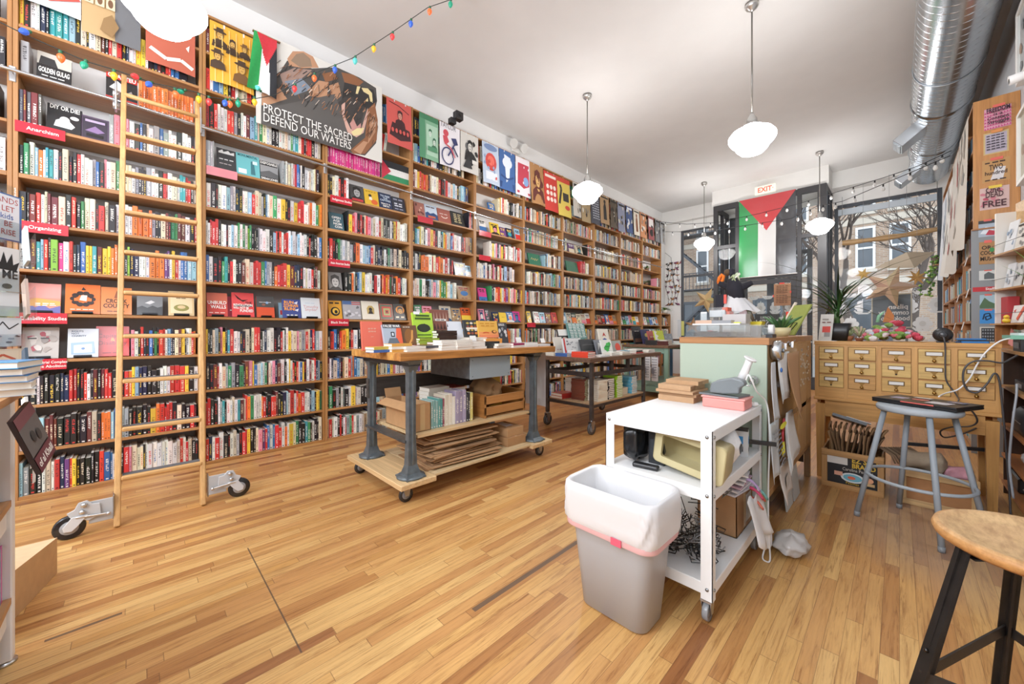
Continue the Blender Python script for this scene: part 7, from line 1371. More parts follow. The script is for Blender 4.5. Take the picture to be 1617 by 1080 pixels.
m = MB(M.Translation((.60, 3.88, .80)) @ M.Rotation(math.radians(-20), 4, 'X')); m.box(-.055, .10, -.012, .012, 0.005, .17, 'plastic', '#8fbf9a'); OI(m, 'green_binder', 'pale green binder leaning on the upper board of the office shelf', 'binder', bevel=.01)
m = MB(); m.box(.55, .70, 3.75, 3.95, 1.0605, 1.10, 'paper', '#d9b56a'); OI(m, 'index_cards', 'box of tan index cards at the front of the office shelf top', 'cards')
for k in range(7):
    m = MB(); c = ['#b5303a', '#d9d9d6', '#3f8f4a', '#c9453a', '#e3d9c9', '#7a2f36', '#dfe3e6'][k]; crumple(m, .60+.03*(k % 3), 3.72+.075*k, .3+.055, .035, .045, .043, 'gloss', c, 60+k, 16, 9, .18); OI(m, 'snack_packet', '%s snack packet on the low board of the office shelf' % ['dark red', 'first white', 'green', 'bright red', 'cream', 'maroon', 'second white'][k], 'snack', group='snack packets')
m = MB(); rr = random.Random(5)
for k in range(9):
    P = [V((.62+rr.uniform(-.06, .1), 3.8+rr.uniform(-.3, .32), .11+abs(rr.gauss(0, .05)))) for _ in range(5)]; m.tube(P, .005, 'plastic', rr.choice(['#151516', '#1f1f21', '#d9d9d9']), n=6)
o = OI(m, 'tangled_cables', 'tangle of black and white cables on the bottom board', 'cables', kind='stuff')
m = MB(); m.box(.56, .74, 4.22, 4.5, .1005, .2, 'plastic', '#1a1a1c'); OI(m, 'black_equipment_box', 'low black box on the bottom board of the office shelf', 'box', bevel=.01)
m = MB(); m.box(.56, .75, 3.95, 4.3, .6905, .74, 'paper', '#dcdcd8');
m = MB(); m.tube(cr([(.53, 4.02, 1.15), (.46, 3.975, 1.13), (.40, 3.952, 1.06), (.36, 3.952, .97), (.33, 3.952, .88), (.28, 3.95, .80), (.22, 3.90, .772), (.18, 3.70, .769)]), .0045, 'plastic', '#efefed', n=8); OI(m, 'white_cable', 'white charging cable looping from the shelf down to the laptop', 'cable')
m = MB(); P = [(.525, 3.97, 1.04), (.50, 3.955, 1.02), (.46, 3.94, .99), (.40, 3.935, 1.0), (.34, 3.935, .99), (.305, 3.935, .94), (.30, 3.935, .86), (.32, 3.935, .80), (.36, 3.935, .79), (.40, 3.935, .85), (.43, 3.94, .92), (.45, 3.945, .88), (.46, 3.95, .76), (.47, 3.95, .60), (.48, 3.95, .40), (.49, 3.95, .20), (.495, 3.94, .03)]
m.tube(cr(P), .0055, 'plastic', '#3f3e40', n=8); OI(m, 'dark_cable', 'dark power cable looping over the right catalog drawers to the floor', 'cable')
m = MB(); m.tube(cr([(.52, 3.95, .86), (.515, 3.93, .78), (.50, 3.9, .66), (.49, 3.9, .50), (.485, 3.9, .35), (.50, 3.9, .15)]), .006, 'plastic', '#9da3aa', n=8); OI(m, 'grey_cable', 'grey cable hanging from the green binder to the floor', 'cable')
m = MB(); m.tube(cr([(.30, 3.93, .70), (.34, 3.93, .66), (.36, 3.94, .60), (.33, 3.95, .56), (.25, 3.95, .54), (.20, 3.96, .50), (.22, 3.97, .46), (.30, 3.97, .50), (.36, 3.97, .55)]), .005, 'plastic', '#2c2b2d', n=8); OI(m, 'black_cable', 'black cable coil hanging under the catalog edge by the stool', 'cable')
ra = math.radians(-77.6); RT = M.Translation((.5245, 4.75, 0)) @ M.Rotation(ra, 4, 'Z')
t = thing('card_rack', 'pale wooden card rack of three shelves on the right wall', 'rack', (.60, 4.5, 1.06))
m = MB(RT); m.box(-.012, .01, 0, .10, 1.25, 2.10, 'paint', '#dedbd3'); m.build('end_panel', t)
m = MB(RT); m.box(.0, .60, .10, .112, 1.07, 2.16, 'wood_x', '#cfa873'); m.build('back_board', t)
for z in (1.25, 1.51, 1.775): m = MB(RT); m.box(-.03, .60, -.02, .10, z-.012, z, 'wood_x', '#b98a58'); m.build('shelf', t); m = MB(RT); m.tube([(-.02, -.012, z+.075), (.6, -.012, z+.075)], .002, 'metal', '#2d2d2f', n=6); m.build('retaining_wire', t)
m = MB(RT); m.box(-.012, .60, 0, .10, 1.062, 1.08, 'wood_x', '#a8713f'); m.box(-.012, .01, 0, .10, 1.08, 1.238, 'wood_z', '#a8713f'); m.build('cubby', t)
def rackcard(x, z, w_, h, c, items, lab, d=.03, mt='paper'):
    m = MB(RT @ M.Translation((x, d, z)) @ M.Rotation(-math.radians(8), 4, 'X')); m.box(-w_/2, w_/2, 0, .006, 0.002, h, mt, c); m.art((-w_/2, -.0004, 0), (1, 0, 0), (0, 0, 1), w_, h, items, n=(0, -1, 0)); solo(m, 'greeting_card', lab, 'card', 'cards on the right-hand rack')
rackcard(.09, 1.776, .13, .24, '#dfe2e4', blobs(6, ['#8fa0b5', '#c9ced3'], q, s=.14), 'white card with blue-grey drawing, top shelf of the right rack, left'); rackcard(.23, 1.776, .12, .2, '#d9d6cd', blobs(6, ['#8d8a86', '#5a5855'], q, s=.14) + words(.1, .9, .88, .06, '#3a3836', 1), 'grey horse-like sketch card, top shelf of the right rack'); rackcard(.36, 1.776, .1, .2, '#e3e0d6', blobs(4, ['#a98d80'], q), 'cream card at the right of the rack top shelf')
rackcard(.08, 1.511, .11, .19, '#d5d8da', blobs(6, ['#6d7a8a', '#a9b2bb'], q, s=.14), 'left pale sketch card on the middle shelf of the right rack'); rackcard(.20, 1.511, .09, .18, '#c9c9c6', blobs(6, ['#5a5d61', '#97999b'], q, s=.14), 'darker sketch card on the middle shelf of the right rack'); rackcard(.33, 1.511, .1, .22, '#e9e9e7', [], 'plain white card at the right of the rack middle shelf')
m = MB(RT @ M.Translation((.07, .02, 1.2505))); m.box(-.05, .045, 0, .06, 0, .20, 'paint', '#a82f35'); solo(m, 'red_box', 'tall dark red slipcase box on the lowest rack shelf', 'box', bevel=.003)
rackcard(.20, 1.251, .15, .13, '#e6e3df', [('p', [(.1, .7), (.3, .8), (.25, .55)], '#c2433a'), ('l', [(.5, .2), (.9, .9)], .02, '#d9694a'), ('l', [(.6, .15), (1, .8)], .012, '#c94a3a')], 'white card with red strokes beside the red slipcase')
m = MB(RT @ M.Translation((.19, -.012, 1.2505))); m.ball((0, 0, .018), .028, .02, .018, 'plastic', '#e6c02f'); m.ball((.012, -.004, .045), .017, .015, .015, 'plastic', '#ecc935'); m.ball((.028, -.008, .043), .007, .007, .004, 'plastic', '#e0852a'); solo(m, 'yellow_toy_duck', 'small yellow toy duck on the lowest rack shelf', 'toy')
for k, (c, a) in enumerate((('#d98d88', 20), ('#8fb79f', 5), ('#e3dfd6', -8))):
    m = MB(RT @ M.Translation((.10+.07*k, .045, 1.0805)) @ M.Rotation(math.radians(a), 4, 'Y')); m.box(-.05, .05, -.002, .002, 0.0, .12, 'paper', c); solo(m, 'paper_leaflet', ['pink', 'green', 'cream'][k]+' leaflet standing in the cubby under the rack', 'leaflet')
t = thing('spider_plant', 'narrow green leaves of a plant reaching in from the right edge', 'plant', (.60, 4.05, 1.18)); m = MB()
m.lathe([(.05, 0), (.065, .10), (.055, .095)], (.655, 3.60, 1.0605), 'matte', '#c7b8a4', n=16); m.build('pot', t); m = MB()
for az, up, L, dr in ((2.3, 2.6, .26, .55), (2.5, 2.2, .27, .6), (2.0, 2.2, .24, .4), (3.4, 1.2, .18, .5), (1.2, 1.8, .2, .5), (4.6, 1.8, .2, .6)): blade(m, V((.655, 3.60, 1.16)), az, L, up, .010, '#6f9a3d', dr)
m.build('foliage', t)
for k, (y0, y1, z0, z1) in enumerate(((4.7, 5.35, 2.42, 3.02), (4.9, 5.38, 3.28, 3.9))):
    t = thing('picture_frame', ['lower deep white picture frame on the right wall above the card rack', 'upper white picture frame high on the right wall'][k], 'picture frame', (.74, 5.0, z0)); m = MB(); xf = .70
    for a, b, c_, e in ((y0, y1, z1-.03, z1), (y0, y1, z0, z0+.03), (y0, y0+.03, z0+.03, z1-.03), (y1-.03, y1, z0+.03, z1-.03)): m.box(xf, XR-.001, a, b, c_, e, 'paint', '#ecebe6')
    m.build('frame', t); m = MB(); m.box(xf+.02, XR-.002, y0+.03, y1-.03, z0+.03, z1-.03, 'paper', '#c9bfae' if k == 0 else '#b9b9ba'); m.art((xf+.0195, y1-.03, z0+.03), (0, -1, 0), (0, 0, 1), y1-y0-.06, z1-z0-.06, blobs(8, ['#a98d7a', '#8d8f92', '#d9d2c7'], q, s=.14), n=(-1, 0, 0)); m.build('print', t); m = MB(); m.box(xf+.008, xf+.011, y0+.03, y1-.03, z0+.03, z1-.03, 'glass', '#ffffff'); m.build('glass_pane', t)
m = MB(); m.cyl((.735, 4.85, 3.16), (.60, 4.85, 3.14), .035, 'paint', '#efefed', n=20); m.lathe([(.025, 0), (0, -.003)], (.599, 4.85, 3.14), 'gloss', '#202022', ax='x', n=14, caps=False); m.box(.735, XR-.0005, 4.82, 4.88, 3.12, 3.2, 'paint', '#efefed'); solo(m, 'wall_mounted_camera', 'white cylindrical wall camera between the two picture frames', 'camera')
BX, BY0, BY1 = .507, 5.85, 9.5
t = thing('right_bookcase', 'long bookcase on the right wall with plywood upper end and grey lower end', 'bookcase', (.65, 7.6, 0))
MB().box(BX, XR-.003, 5.825, 5.85, 2.18, 3.42, 'wood_z', '#c58a4c').build('upper_end_panel', t); MB().box(BX-.012, XR-.003, 5.815, 5.845, 0, 2.165, 'paint', '#85888a').build('lower_end_panel', t); MB().box(BX-.012, XR-.003, 5.80, 5.85, 2.166, 2.18, 'wood_x', '#a8703a').build('ledge', t)
RS = [.02, .30, .62, .95, 1.28, 1.61, 1.955, 2.29, 2.62, 2.95, 3.40]
for z in RS: MB().box(BX, XR-.006, 5.851, BY1, z-.012, z+.012, 'wood_y', '#b68150').build('shelf', t)
for y in (6.75, 7.65, 8.55, BY1): MB().box(BX+.003, XR-.006, y-.012, y+.012, 0, 3.42, 'wood_z', '#a9713d').build('upright', t)
m = MB(); m.box(XR-.005, XR-.0035, 5.85, BY1, 0, 3.4, 'matte', '#8d7a66'); m.build('back_panel', t)
MR = MB()
for i, z in enumerate(RS[:-1]):
    for a, b in ((5.9, 6.73), (6.77, 7.63), (7.67, 8.53), (8.57, 9.48)):
        if i in (5, 6) and a < 6: a += .35
        y = a
        while y < b-.03:
            c = R.choices('wckelrbtnySs', [9, 7, 4, 5, 4, 2, 3, 3, 3, 1, 5, 4])[0]; tk = R.uniform(.012, .032); h = R.uniform(.18, .24)
            if R.random() < .93: book_simple(MR, y, tk-.0006, h, .14, BX+R.uniform(.015, .03), z+.0125, 0, jit(c), R.choice(ink.get(c, 'wk')), sgn=-1)
            y += tk
MR.build('rows_of_right_wall_books', None, 'rows of mixed books in the right wall bookcase', 'books', kind='stuff', origin=(BX, 7.5, 0))
for k, (y, z) in enumerate(((6.2, 1.95), (7.0, 1.61), (6.1, 1.61), (7.4, 1.28), (6.5, 1.28))):
    m = MB(M.Translation((BX-.012, y, z-.02)) @ M.Rotation(math.radians(12), 4, 'Y')); m.box(-.001, .001, -.04, .04, -.06, .03, 'paper', '#efece6'); solo(m, 'shelf_talker', 'white paper tag hanging off a shelf edge, %s along the right bookcase' % ORD[k+1], 'tag')
def notice(u0, u1, v0, v1, c, items, lab, y=5.824, tape='#e0665a'):
    p0 = onY(u0, v1, y); p1 = onY(u1, v0, y); w_, h = p1.x-p0.x, p1.z-p0.z; m = MB(); m.box(p0.x, p1.x, y-.001, y, p0.z, p1.z, 'paper', c); it = list(items)
    if tape: it += [('r', .3, .94, .75, 1.06, tape)]
    m.art((p0.x, y-.001, p0.z), (1, 0, 0), (0, 0, 1), w_, h, it, n=(0, -1, 0), eps=.0006); solo(m, 'hanging_notice', lab, 'notice')
notice(1554, 1597, 163, 207, '#dfa0b4', [('p', [(.1*i, .15*j), (.1*i+.08, .15*j+.02), (.1*i+.03, .15*j+.1)], '#c23a7a') for i in range(10) for j in range(6)] + [('t', 'FREEDOM', .5, .74, .042, '#2a1a24', 'c', .86, .03), ('t', 'is a', .5, .56, .028, '#2a1a24', 'c'), ('t', 'Constant', .5, .38, .03, '#2a1a24', 'c', .8), ('t', 'Struggle', .5, .2, .03, '#2a1a24', 'c', .8)], 'pink notice reading Freedom on the plywood end panel')
notice(1553, 1593, 203, 246, '#c9b27a', [('r', .07, .05, .93, .93, '#b3a9b8')] + para(.12, .88, .9, .15, '#3f3a44', 6, q), 'lilac notice with handwriting lines on the plywood end panel', tape='#d98a4a')
notice(1551, 1595, 246, 290, '#bd9058', [('p', [(.3, .1), (.75, .05), (.85, .6), (.5, .65)], '#d9d6d6'), ('t', 'TWO', .5, .52, .05, '#3a2a24', 'c', .5), ('t', 'hundred', .5, .32, .035, '#3a2a24', 'c', .8)] + words(.1, .9, .82, .06, '#3a2a24', 3) + words(.1, .9, .06, .05, '#3a2a24', 3), 'brown paper notice with the word Two on the plywood end panel')
notice(1547, 1594, 291, 333, '#d3b3ac', blobs(12, ['#b5485e', '#c97a86', '#d9a5a5'], q, s=.12) + [('t', 'One', .45, .76, .05, '#4a2a30', 'c', .5), ('t', 'DEAD', .5, .54, .05, '#4a2a30', 'c', .6), ('t', 'FREE', .5, .1, .06, '#4a2a30', 'c', .8)], 'pinkish notice ending with the word Free on the plywood end panel', tape='#e6c84a')
ny = 5.814
notice(1545, 1573, 346, 375, '#aab7c4', [('p', [(.1, .2), (.4, .6), (.9, .5), (.8, .1)], '#dfe6ec'), ('p', [(.4, .1), (.6, .4), (.95, .3), (.9, .05)], '#b53a4a'), ('r', 0, .8, 1, 1, '#3a3c40')], 'blue and red photo notice at the top of the grey end panel', ny)
notice(1546, 1573, 380, 418, '#a97f50', [('t', 'OR', .45, .66, .034, '#2a2018', 'c', .6, .03), ('t', 'COOL', .5, .42, .036, '#2a2018', 'c', .85, .03), ('t', 'MUST', .5, .16, .036, '#2a2018', 'c', .85, .03), ('e', .75, .62, .15, .1, '#3f8a4a')], 'kraft notice with heavy black lettering on the grey end panel', ny)
notice(1546, 1573, 426, 443, '#d0d3cf', [('p', [(.3, .1), (.3, .6), (.55, .85), (.9, .6), (.9, .1)], '#5a6062')], 'house photo notice on the grey end panel', ny)
notice(1536, 1573, 452, 461, '#c02f36', [('t', 'Staff', .75, .3, .022, '#f0e6e2', 'c', .4)], 'red strip sign reading Staff on the grey end panel', ny, tape=None)
notice(1547, 1573, 465, 487, '#a7c1cc', [('p', [(0, .2), (.3, .8), (.6, .5), (1, .3), (1, 0), (0, 0)], '#4f6b4a')], 'landscape postcard below the Staff strip on the grey end panel', ny)
notice(1547, 1573, 489, 511, '#3f8ad0', [('l', [(.2, .3), (.3, .7), (.6, .75), (.7, .4), (.4, .25), (.35, .5), (.7, .6)], .01, '#182a44')], 'bright blue postcard with a black scribble on the grey end panel', ny)
notice(1547, 1573, 516, 541, '#c9c4b8', [('r', .1, .08, .95, .92, '#2b2c2e')] + [('e', .2+.15*i, .2+.2*j, .05, .06, '#8d8f92') for i in range(5) for j in range(4)], 'black and white patterned card lowest on the grey end panel', ny, tape=None)
for k, (y0, y1, z0, z1, c, lab, cc) in enumerate([(5.95, 6.75, 2.05, 3.35, '#d8d1c4', 'large curling poster with pink streaks nearest on the right bookcase', ['#c98a86', '#8d8a84', '#b5a99a']), (6.8, 7.5, 1.9, 3.3, '#d9d4ca', 'second hanging poster from the near end of the right bookcase', ['#b5564f', '#9a958c', '#dcd7cd']), (7.55, 8.25, 1.95, 3.2, '#dfdcd5', 'third hanging poster along the right bookcase', ['#b9b4aa', '#6d7076']), (8.3, 9.2, 2.0, 3.2, '#d0d4da', 'farthest bluish poster on the right bookcase', ['#8d98a8', '#b5bcc6'])]):
    m = MB(); cv = lambda a, b, y0=y0, y1=y1, z0=z0, z1=z1, k=k: V((BX-.02-.05*(1-b)**1.5*(1+.6*math.sin(a*4+k)), y1+(y0-y1)*a, z0+(z1-z0)*b+.03*math.sin(a*5+k)*(1-b)))
    m.grid(cv, 10, 10, 'paper', c); rr = random.Random(k+3)
    for j in range(10):
        a, b = rr.uniform(.1, .8), rr.uniform(.1, .85); ww, hh = rr.uniform(.05, .2), rr.uniform(.08, .25); e = V((-.004, 0, 0)); m.poly([cv(a, b)+e, cv(a+ww*.6, b-.02)+e, cv(min(1, a+ww), b+hh*.6)+e, cv(a+ww*.3, min(1, b+hh))+e], 'paper', rr.choice(cc))
    solo(m, 'hanging_poster', lab, 'poster', 'posters on the right bookcase')
t = thing('trailing_plant', 'trailing green plant hanging off the far end of the right bookcase', 'plant', (.48, 9.3, 1.9)); m = MB(); rr = random.Random(8)
m.lathe([(.06, 0), (.08, .12), (.07, .11)], (.46, 9.62, 2.3025), 'matte', '#5a4a3c', n=14); m.box(.40, .62, 9.513, 9.72, 2.28, 2.30, 'wood_y', '#a9713d'); m.build('pot', t); m = MB()
for s_ in range(6):
    x, y, z = .46+rr.uniform(-.06, .06), 9.62+rr.uniform(-.08, .08), 2.42; P = [V((x, y, z))]
    for k in range(rr.choice((3, 5, 7))): x += rr.uniform(-.05, .02); y += rr.uniform(-.04, .04); z -= rr.uniform(.06, .13); P.append(V((x, y, z)))
    m.tube(P, .004, 'leaf', '#4a6a34', n=5)
    for p in P[::1]:
        for j in range(2): a = rr.uniform(0, 6.28); m.ball(p+V((.03*math.cos(a), .03*math.sin(a), rr.uniform(-.02, .03))), .022, .015, .018, 'leaf', rr.choice(['#6f9a34', '#8fb24a', '#55802f', '#3f6a2c']), n=6, k=4)
m.build('foliage', t)
bkf = '#2b2a2c'
def frame(mb, x0, x1, z0, z1, y, w_, c=bkf, dpt=.06):
    for a, b, c_, e in ((x0, x1, z1-w_, z1), (x0, x1, z0, z0+w_), (x0, x0+w_, z0+w_, z1-w_), (x1-w_, x1, z0+w_, z1-w_)): mb.box(a, b, y, y+dpt, c_, e, 'paint', c)
m = MB(); frame(m, -4.19, VX0, .5, 3.9, YF+.03, .05, '#4a4d52'); m.box(-4.14, VX0-.05, YF+.04, YF+.08, 2.62, 2.68, 'paint', '#4a4d52'); w1 = struct(m, 'window_1'); MB().box(-4.14, VX0-.05, YF+.055, YF+.061, .55, 3.85, 'glass', '#ffffff').build('glass_pane', w1)
m = MB(); frame(m, VX1+.02, .56, .5, 3.84, YF+.03, .06, '#3f434a'); m.box(VX1+.08, .50, YF+.01, YF+.06, 3.62, 3.74, 'paint', '#c3cdd6'); w2 = struct(m, 'window_2'); MB().box(VX1+.08, .50, YF+.055, YF+.061, .56, 3.78, 'glass', '#ffffff').build('glass_pane', w2)
m = MB()
for x0, x1 in ((-3.06, -2.97), (-2.60, -2.53), (-1.47, -1.40), (-1.14, -1.0)): m.box(x0, x1, VY-.04, VY+.04, 0, VZ, 'paint', bkf)
m.box(-2.97, -1.14, VY-.041, VY+.041, VZ-.12, VZ, 'paint', bkf)
for x0, x1 in ((-2.97, -2.60), (-1.40, -1.14)): m.box(x0, x1, VY-.035, VY+.035, 3.07, 3.15, 'paint', bkf); m.box(x0, x1, VY-.035, VY+.035, 0, .25, 'paint', bkf)
m.box(-2.53, -1.47, VY-.035, VY+.035, 2.30, 2.42, 'paint', bkf)
m.box(-2.53, -1.47, VY-.02, VY+.02, 3.02, 3.10, 'paint', bkf)
for x in (-3.06, -1.06):
    m.box(x, x+.06, VY+.04, YF, VZ-.12, VZ, 'paint', bkf); m.box(x, x+.06, VY+.04, YF, 0, .4, 'paint', bkf); m.box(x, x+.06, VY+.45, VY+.53, .4, VZ-.12, 'paint', '#30343b'); m.box(x, x+.06, YF-.09, YF, .4, VZ-.12, 'paint', '#30343b'); m.box(x, x+.06, VY+.05, VY+.10, .4, VZ-.12, 'paint', '#6f8296')
d1 = struct(m, 'trim_2')
m = MB()
for x0, x1, z0, z1 in ((-2.97, -2.60, 3.15, VZ-.12), (-2.97, -2.60, .25, 3.07), (-1.40, -1.14, 3.15, VZ-.12), (-1.40, -1.14, .25, 3.07), (-2.53, -1.47, 2.42, 3.02), (-2.53, -1.47, 3.10, VZ-.12)): m.box(x0, x1, VY-.003, VY+.003, z0, z1, 'glass', '#ffffff')
for x in (-3.035, -1.035): m.box(x-.003, x+.003, VY+.10, VY+.45, .4, VZ-.12, 'glass', '#ffffff'); m.box(x-.003, x+.003, VY+.53, YF-.09, .4, VZ-.12, 'glass', '#ffffff')
struct(m, 'window_3')
m = MB(); frame(m, -2.52, -1.48, .02, 2.29, VY-.02, .10, bkf, .04); d = struct(m, 'door_1'); MB().box(-2.42, -1.58, VY-.003, VY+.003, .12, 2.19, 'glass', '#ffffff').build('glass_pane', d); MB().box(-2.36, -2.33, VY-.09, VY-.06, .95, 1.5, 'metal', '#c9ccd0').build('door_handle', d)
m = MB(); frame(m, -2.7, -1.35, .0, 3.0, YF+.04, .09, '#2f2f33'); m.box(-3.0, -2.7, YF+.04, YF+.1, 0, 4.0, 'paint', '#35373c'); m.box(-1.35, -1.02, YF+.04, YF+.1, 0, 4.0, 'paint', '#35373c') if False else None; m.box(-2.2, -2.05, YF+.045, YF+.095, .09, 2.91, 'paint', '#4a5058'); m.box(-3.06, -1.0, YF+.04, YF+.1, 3.95, ZC, 'paint', '#d9d8d4'); d = struct(m, 'door_2'); MB().box(-2.61, -1.44, YF+.065, YF+.07, .09, 2.91, 'glass', '#ffffff').build('glass_pane', d)
fx0, fx1, fz0, fz1 = -2.52, -1.485, 2.37, 4.085; fy = VY-.055
def fp(a, b): return V((fx0+(fx1-fx0)*a, fy-.018*math.sin(a*9+1)*(1-b)-.01*math.sin(b*7), fz0+(fz1-fz0)*b+.03*(a-.5)*0))
def fcol2(a, b): return '#2f9f52' if a < .345 else ('#e9e8e6' if a < .675 else '#2a2b30')
m = MB(); m.grid(fp, 60, 40, 'film', 'w', cf=fcol2)
N_ = 24
for k in range(N_):      # red triangle, cut in strips so that it follows the folds
    b0, b1 = 1-.435*k/N_, 1-.435*(k+1)/N_
    h0, h1 = .5*(1-k/N_), .5*(1-(k+1)/N_)
    for j in range(20):
        a0 = .5-h0+2*h0*j/20; a1 = .5-h0+2*h0*(j+1)/20; c0 = .5-h1+2*h1*j/20; c1 = .5-h1+2*h1*(j+1)/20; e = V((0, -.0035, 0))
        m.poly([fp(c0, b1)+e, fp(c1, b1)+e, fp(a1, b0)+e, fp(a0, b0)+e], 'film', '#d63a3f')
m.tube([(fx0-.02, fy+.012, fz1), (fx1+.02, fy+.012, fz1)], .012, 'paint', '#d9d9d6'); m.tube([(fx0-.02, fy-.0, fz0-.005), (fx1+.02, fy-.0, fz0-.005)], .012, 'paint', '#e3e3e0')
solo(m, 'hanging_flag', 'large vertical green white black flag with red triangle over the shop door', 'flag')
t = thing('exit_sign', 'lit red and white EXIT sign above the large flag', 'exit sign', (onY(1208, 0, VY).x, VY-.03, 4.15)); p0, p1 = onY(1192, 308, VY-.06), onY(1224, 289, VY-.06)
m = MB(); m.box(p0.x, p1.x, VY-.06, VY-.0, p0.z, p1.z, 'exit', '#cfc9b4'); m.art((p0.x, VY-.0605, p0.z), (1, 0, 0), (0, 0, 1), p1.x-p0.x, p1.z-p0.z, [('t', 'EXIT', .5, .2, (p1.z-p0.z)*.62, '#f0523f', 'c', .7, .03), ('p', [(.92, .5), (.87, .6), (.87, .4)], '#f0523f')], 'exit', n=(0, -1, 0), eps=.002); m.build('housing', t)
def dn(u0, u1, v0, v1, c, items, lab, y=VY-.045):
    p0, p1 = onY(u0, v1, y), onY(u1, v0, y); m = MB(); m.box(p0.x, p1.x, y, y+.002, p0.z, p1.z, 'paper', c); m.art((p0.x, y, p0.z), (1, 0, 0), (0, 0, 1), p1.x-p0.x, p1.z-p0.z, items, n=(0, -1, 0), eps=.001); solo(m, 'hanging_notice', lab, 'notice')
dn(1222, 1249, 447, 483, '#9a7050', para(.15, .85, .93, .55, '#5a3a28', 5, q) + para(.15, .85, .5, .1, '#5a3a28', 5, q) + [('r', .35, .98, .65, 1.04, '#d9453a'), ('r', -.04, .4, .03, .5, '#d9453a'), ('r', .97, .55, 1.04, .65, '#d9453a')], 'brown notice taped with red on the door glass')
dn(1241, 1250, 492, 507, '#e0432c', [('r', 0, 0, 1, .12, '#e6c84a')], 'small orange-red sticker on the door glass')
dn(1233, 1253, 509, 519, '#dfeaf0', [('t', 'THE', .5, .3, .05, '#3f9ac0', 'c', .8, .03)], 'white sticker with blue lettering low on the door glass')
m = MB(); sx0, sx1 = onY(1378, 0, 10.56).x, onY(1438, 0, 10.56).x; sz0, sz1 = onY(1400, 516, 10.56).z, onY(1400, 466, 10.56).z
m.box(sx0, sx1, 10.56, 10.575, sz0, sz1, 'paint', '#5d666c'); frame(m, sx0-.02, sx1+.02, sz0-.02, sz1+.02, 10.555, .02, '#bfb9a4', .02)
m.art((sx0, 10.559, sz0), (1, 0, 0), (0, 0, 1), sx1-sx0, sz1-sz0, [('t', 'pilsen', .68, .56, .085, '#e6e6e2', 'c', .5, .02, True), ('t', 'community', .56, .38, .085, '#e6e6e2', 'c', .8, .02, True), ('t', 'bookshop', .6, .2, .085, '#e6e6e2', 'c', .75, .02, True)], n=(0, -1, 0), eps=.002)
solo(m, 'window_sign', 'dark window sign with mirrored shop lettering behind the star lantern', 'sign')
m = MB(); p0, p1 = onY(1192, 517, 10.58), onY(1232, 495, 10.58); m.art((p0.x, 10.58, p0.z), (1, 0, 0), (0, 0, 1), p1.x-p0.x, p1.z-p0.z, [('r', 0, 0, 1, 1, '#4a4c4e'), ('t', 'BOOKS', .45, .65, .05, '#d9d9d4', 'c', .5, .02, True), ('t', 'PILSEN', .5, .12, .14, '#d9d9d4', 'c', .9, .02, True)], n=(0, -1, 0), eps=.003); solo(m, 'window_lettering', 'mirrored window lettering behind the counter doll', 'lettering')
def lace(x0, x1, z0, z1, lab, y=10.595):
    m = MB(); nx = max(1, round((x1-x0)/.32)); nz = max(1, round((z1-z0)/.36)); items = []
    for i in range(nx+1):
        for j in range(nz+1):
            cx_, cy_ = (i+(.5 if j % 2 else 0))/nx, (j+.2)/nz
            if cx_ > 1.02: continue
            for k in range(6):
                a = k*PI/3; items.append(('e', cx_+.22/nx*math.cos(a), cy_+.24/nz*math.sin(a), .13/nx, .16/nz, '#e8e6e0'))
            items.append(('e', cx_, cy_, .12/nx, .15/nz, '#d5d0c6')); items.append(('p', [(cx_-.06/nx, cy_+.3/nz), (cx_, cy_+.5/nz), (cx_+.06/nx, cy_+.3/nz)], '#e8e6e0')); items.append(('l', [(cx_-.35/nx, cy_-.2/nz), (cx_-.2/nx, cy_-.38/nz), (cx_+.2/nx, cy_-.38/nz), (cx_+.35/nx, cy_-.2/nz)], .03, '#e8e6e0'))
    m.art((x0, y, z0), (1, 0, 0), (0, 0, 1), x1-x0, z1-z0, items, 'film', n=(0, -1, 0), eps=.0002); solo(m, 'lace_window_film', lab, 'window film')
lace(-2.60, -1.45, .95, 2.0, 'white damask film on the street door behind the flag'); lace(-.9, -.52, .9, 1.95, 'white damask film left of the mirrored window sign'); lace(.12, .5, .9, 1.95, 'white damask film right of the mirrored window sign')
m = MB(); pts = [onY(1330, 384, 10.35), onY(1380, 378, 10.35), onY(1430, 371, 10.35), onY(1480, 362, 10.35)]
m.grid(lambda a, b: (lambda P, q_: (P.x, P.y+.05*math.cos(q_), P.z+.05*(1+.2*math.sin(a*17))*math.sin(q_)))(pts[min(2, int(a*3))].lerp(pts[min(2, int(a*3))+1], a*3-min(2, int(a*3))), 2*PI*b), 24, 10, 'rough_x', '#b59263'); m.tube([pts[0], pts[0]+V((0, 0, .95))], .004, 'metal', '#888888'); m.tube([pts[3], pts[3]+V((0, 0, .9))], .004, 'metal', '#888888'); solo(m, 'hanging_beam', 'live-edge wooden beam hung across the right window', 'beam')
def star(u, v, y, size, c, lab, rot=0.0, pts=5, dz=.16, hang=None):
    P = onY(u, v, y); m = MB(); r1, r0 = size, size*.40; ring = [V((P.x+(r1 if k % 2 == 0 else r0)*math.sin(rot+PI*k/pts), P.y, P.z+(r1 if k % 2 == 0 else r0)*math.cos(rot+PI*k/pts))) for k in range(2*pts)]
    for s_ in (-1, 1):
        ctr = V((P.x, P.y+s_*size*dz, P.z))
        for k in range(2*pts): a, b = ring[k], ring[(k+1) % (2*pts)]; m.poly([ctr, a, b] if s_ > 0 else [ctr, b, a], 'paper', c if k % 2 == 0 else jit(c))
    zt = hang or 4.1; m.tube([(P.x, P.y, P.z+r0), (P.x, P.y, zt)], .0025, 'matte', '#8a8a88', n=5); solo(m, 'hanging_star_lantern', lab, 'lantern', 'paper star lanterns in the windows')
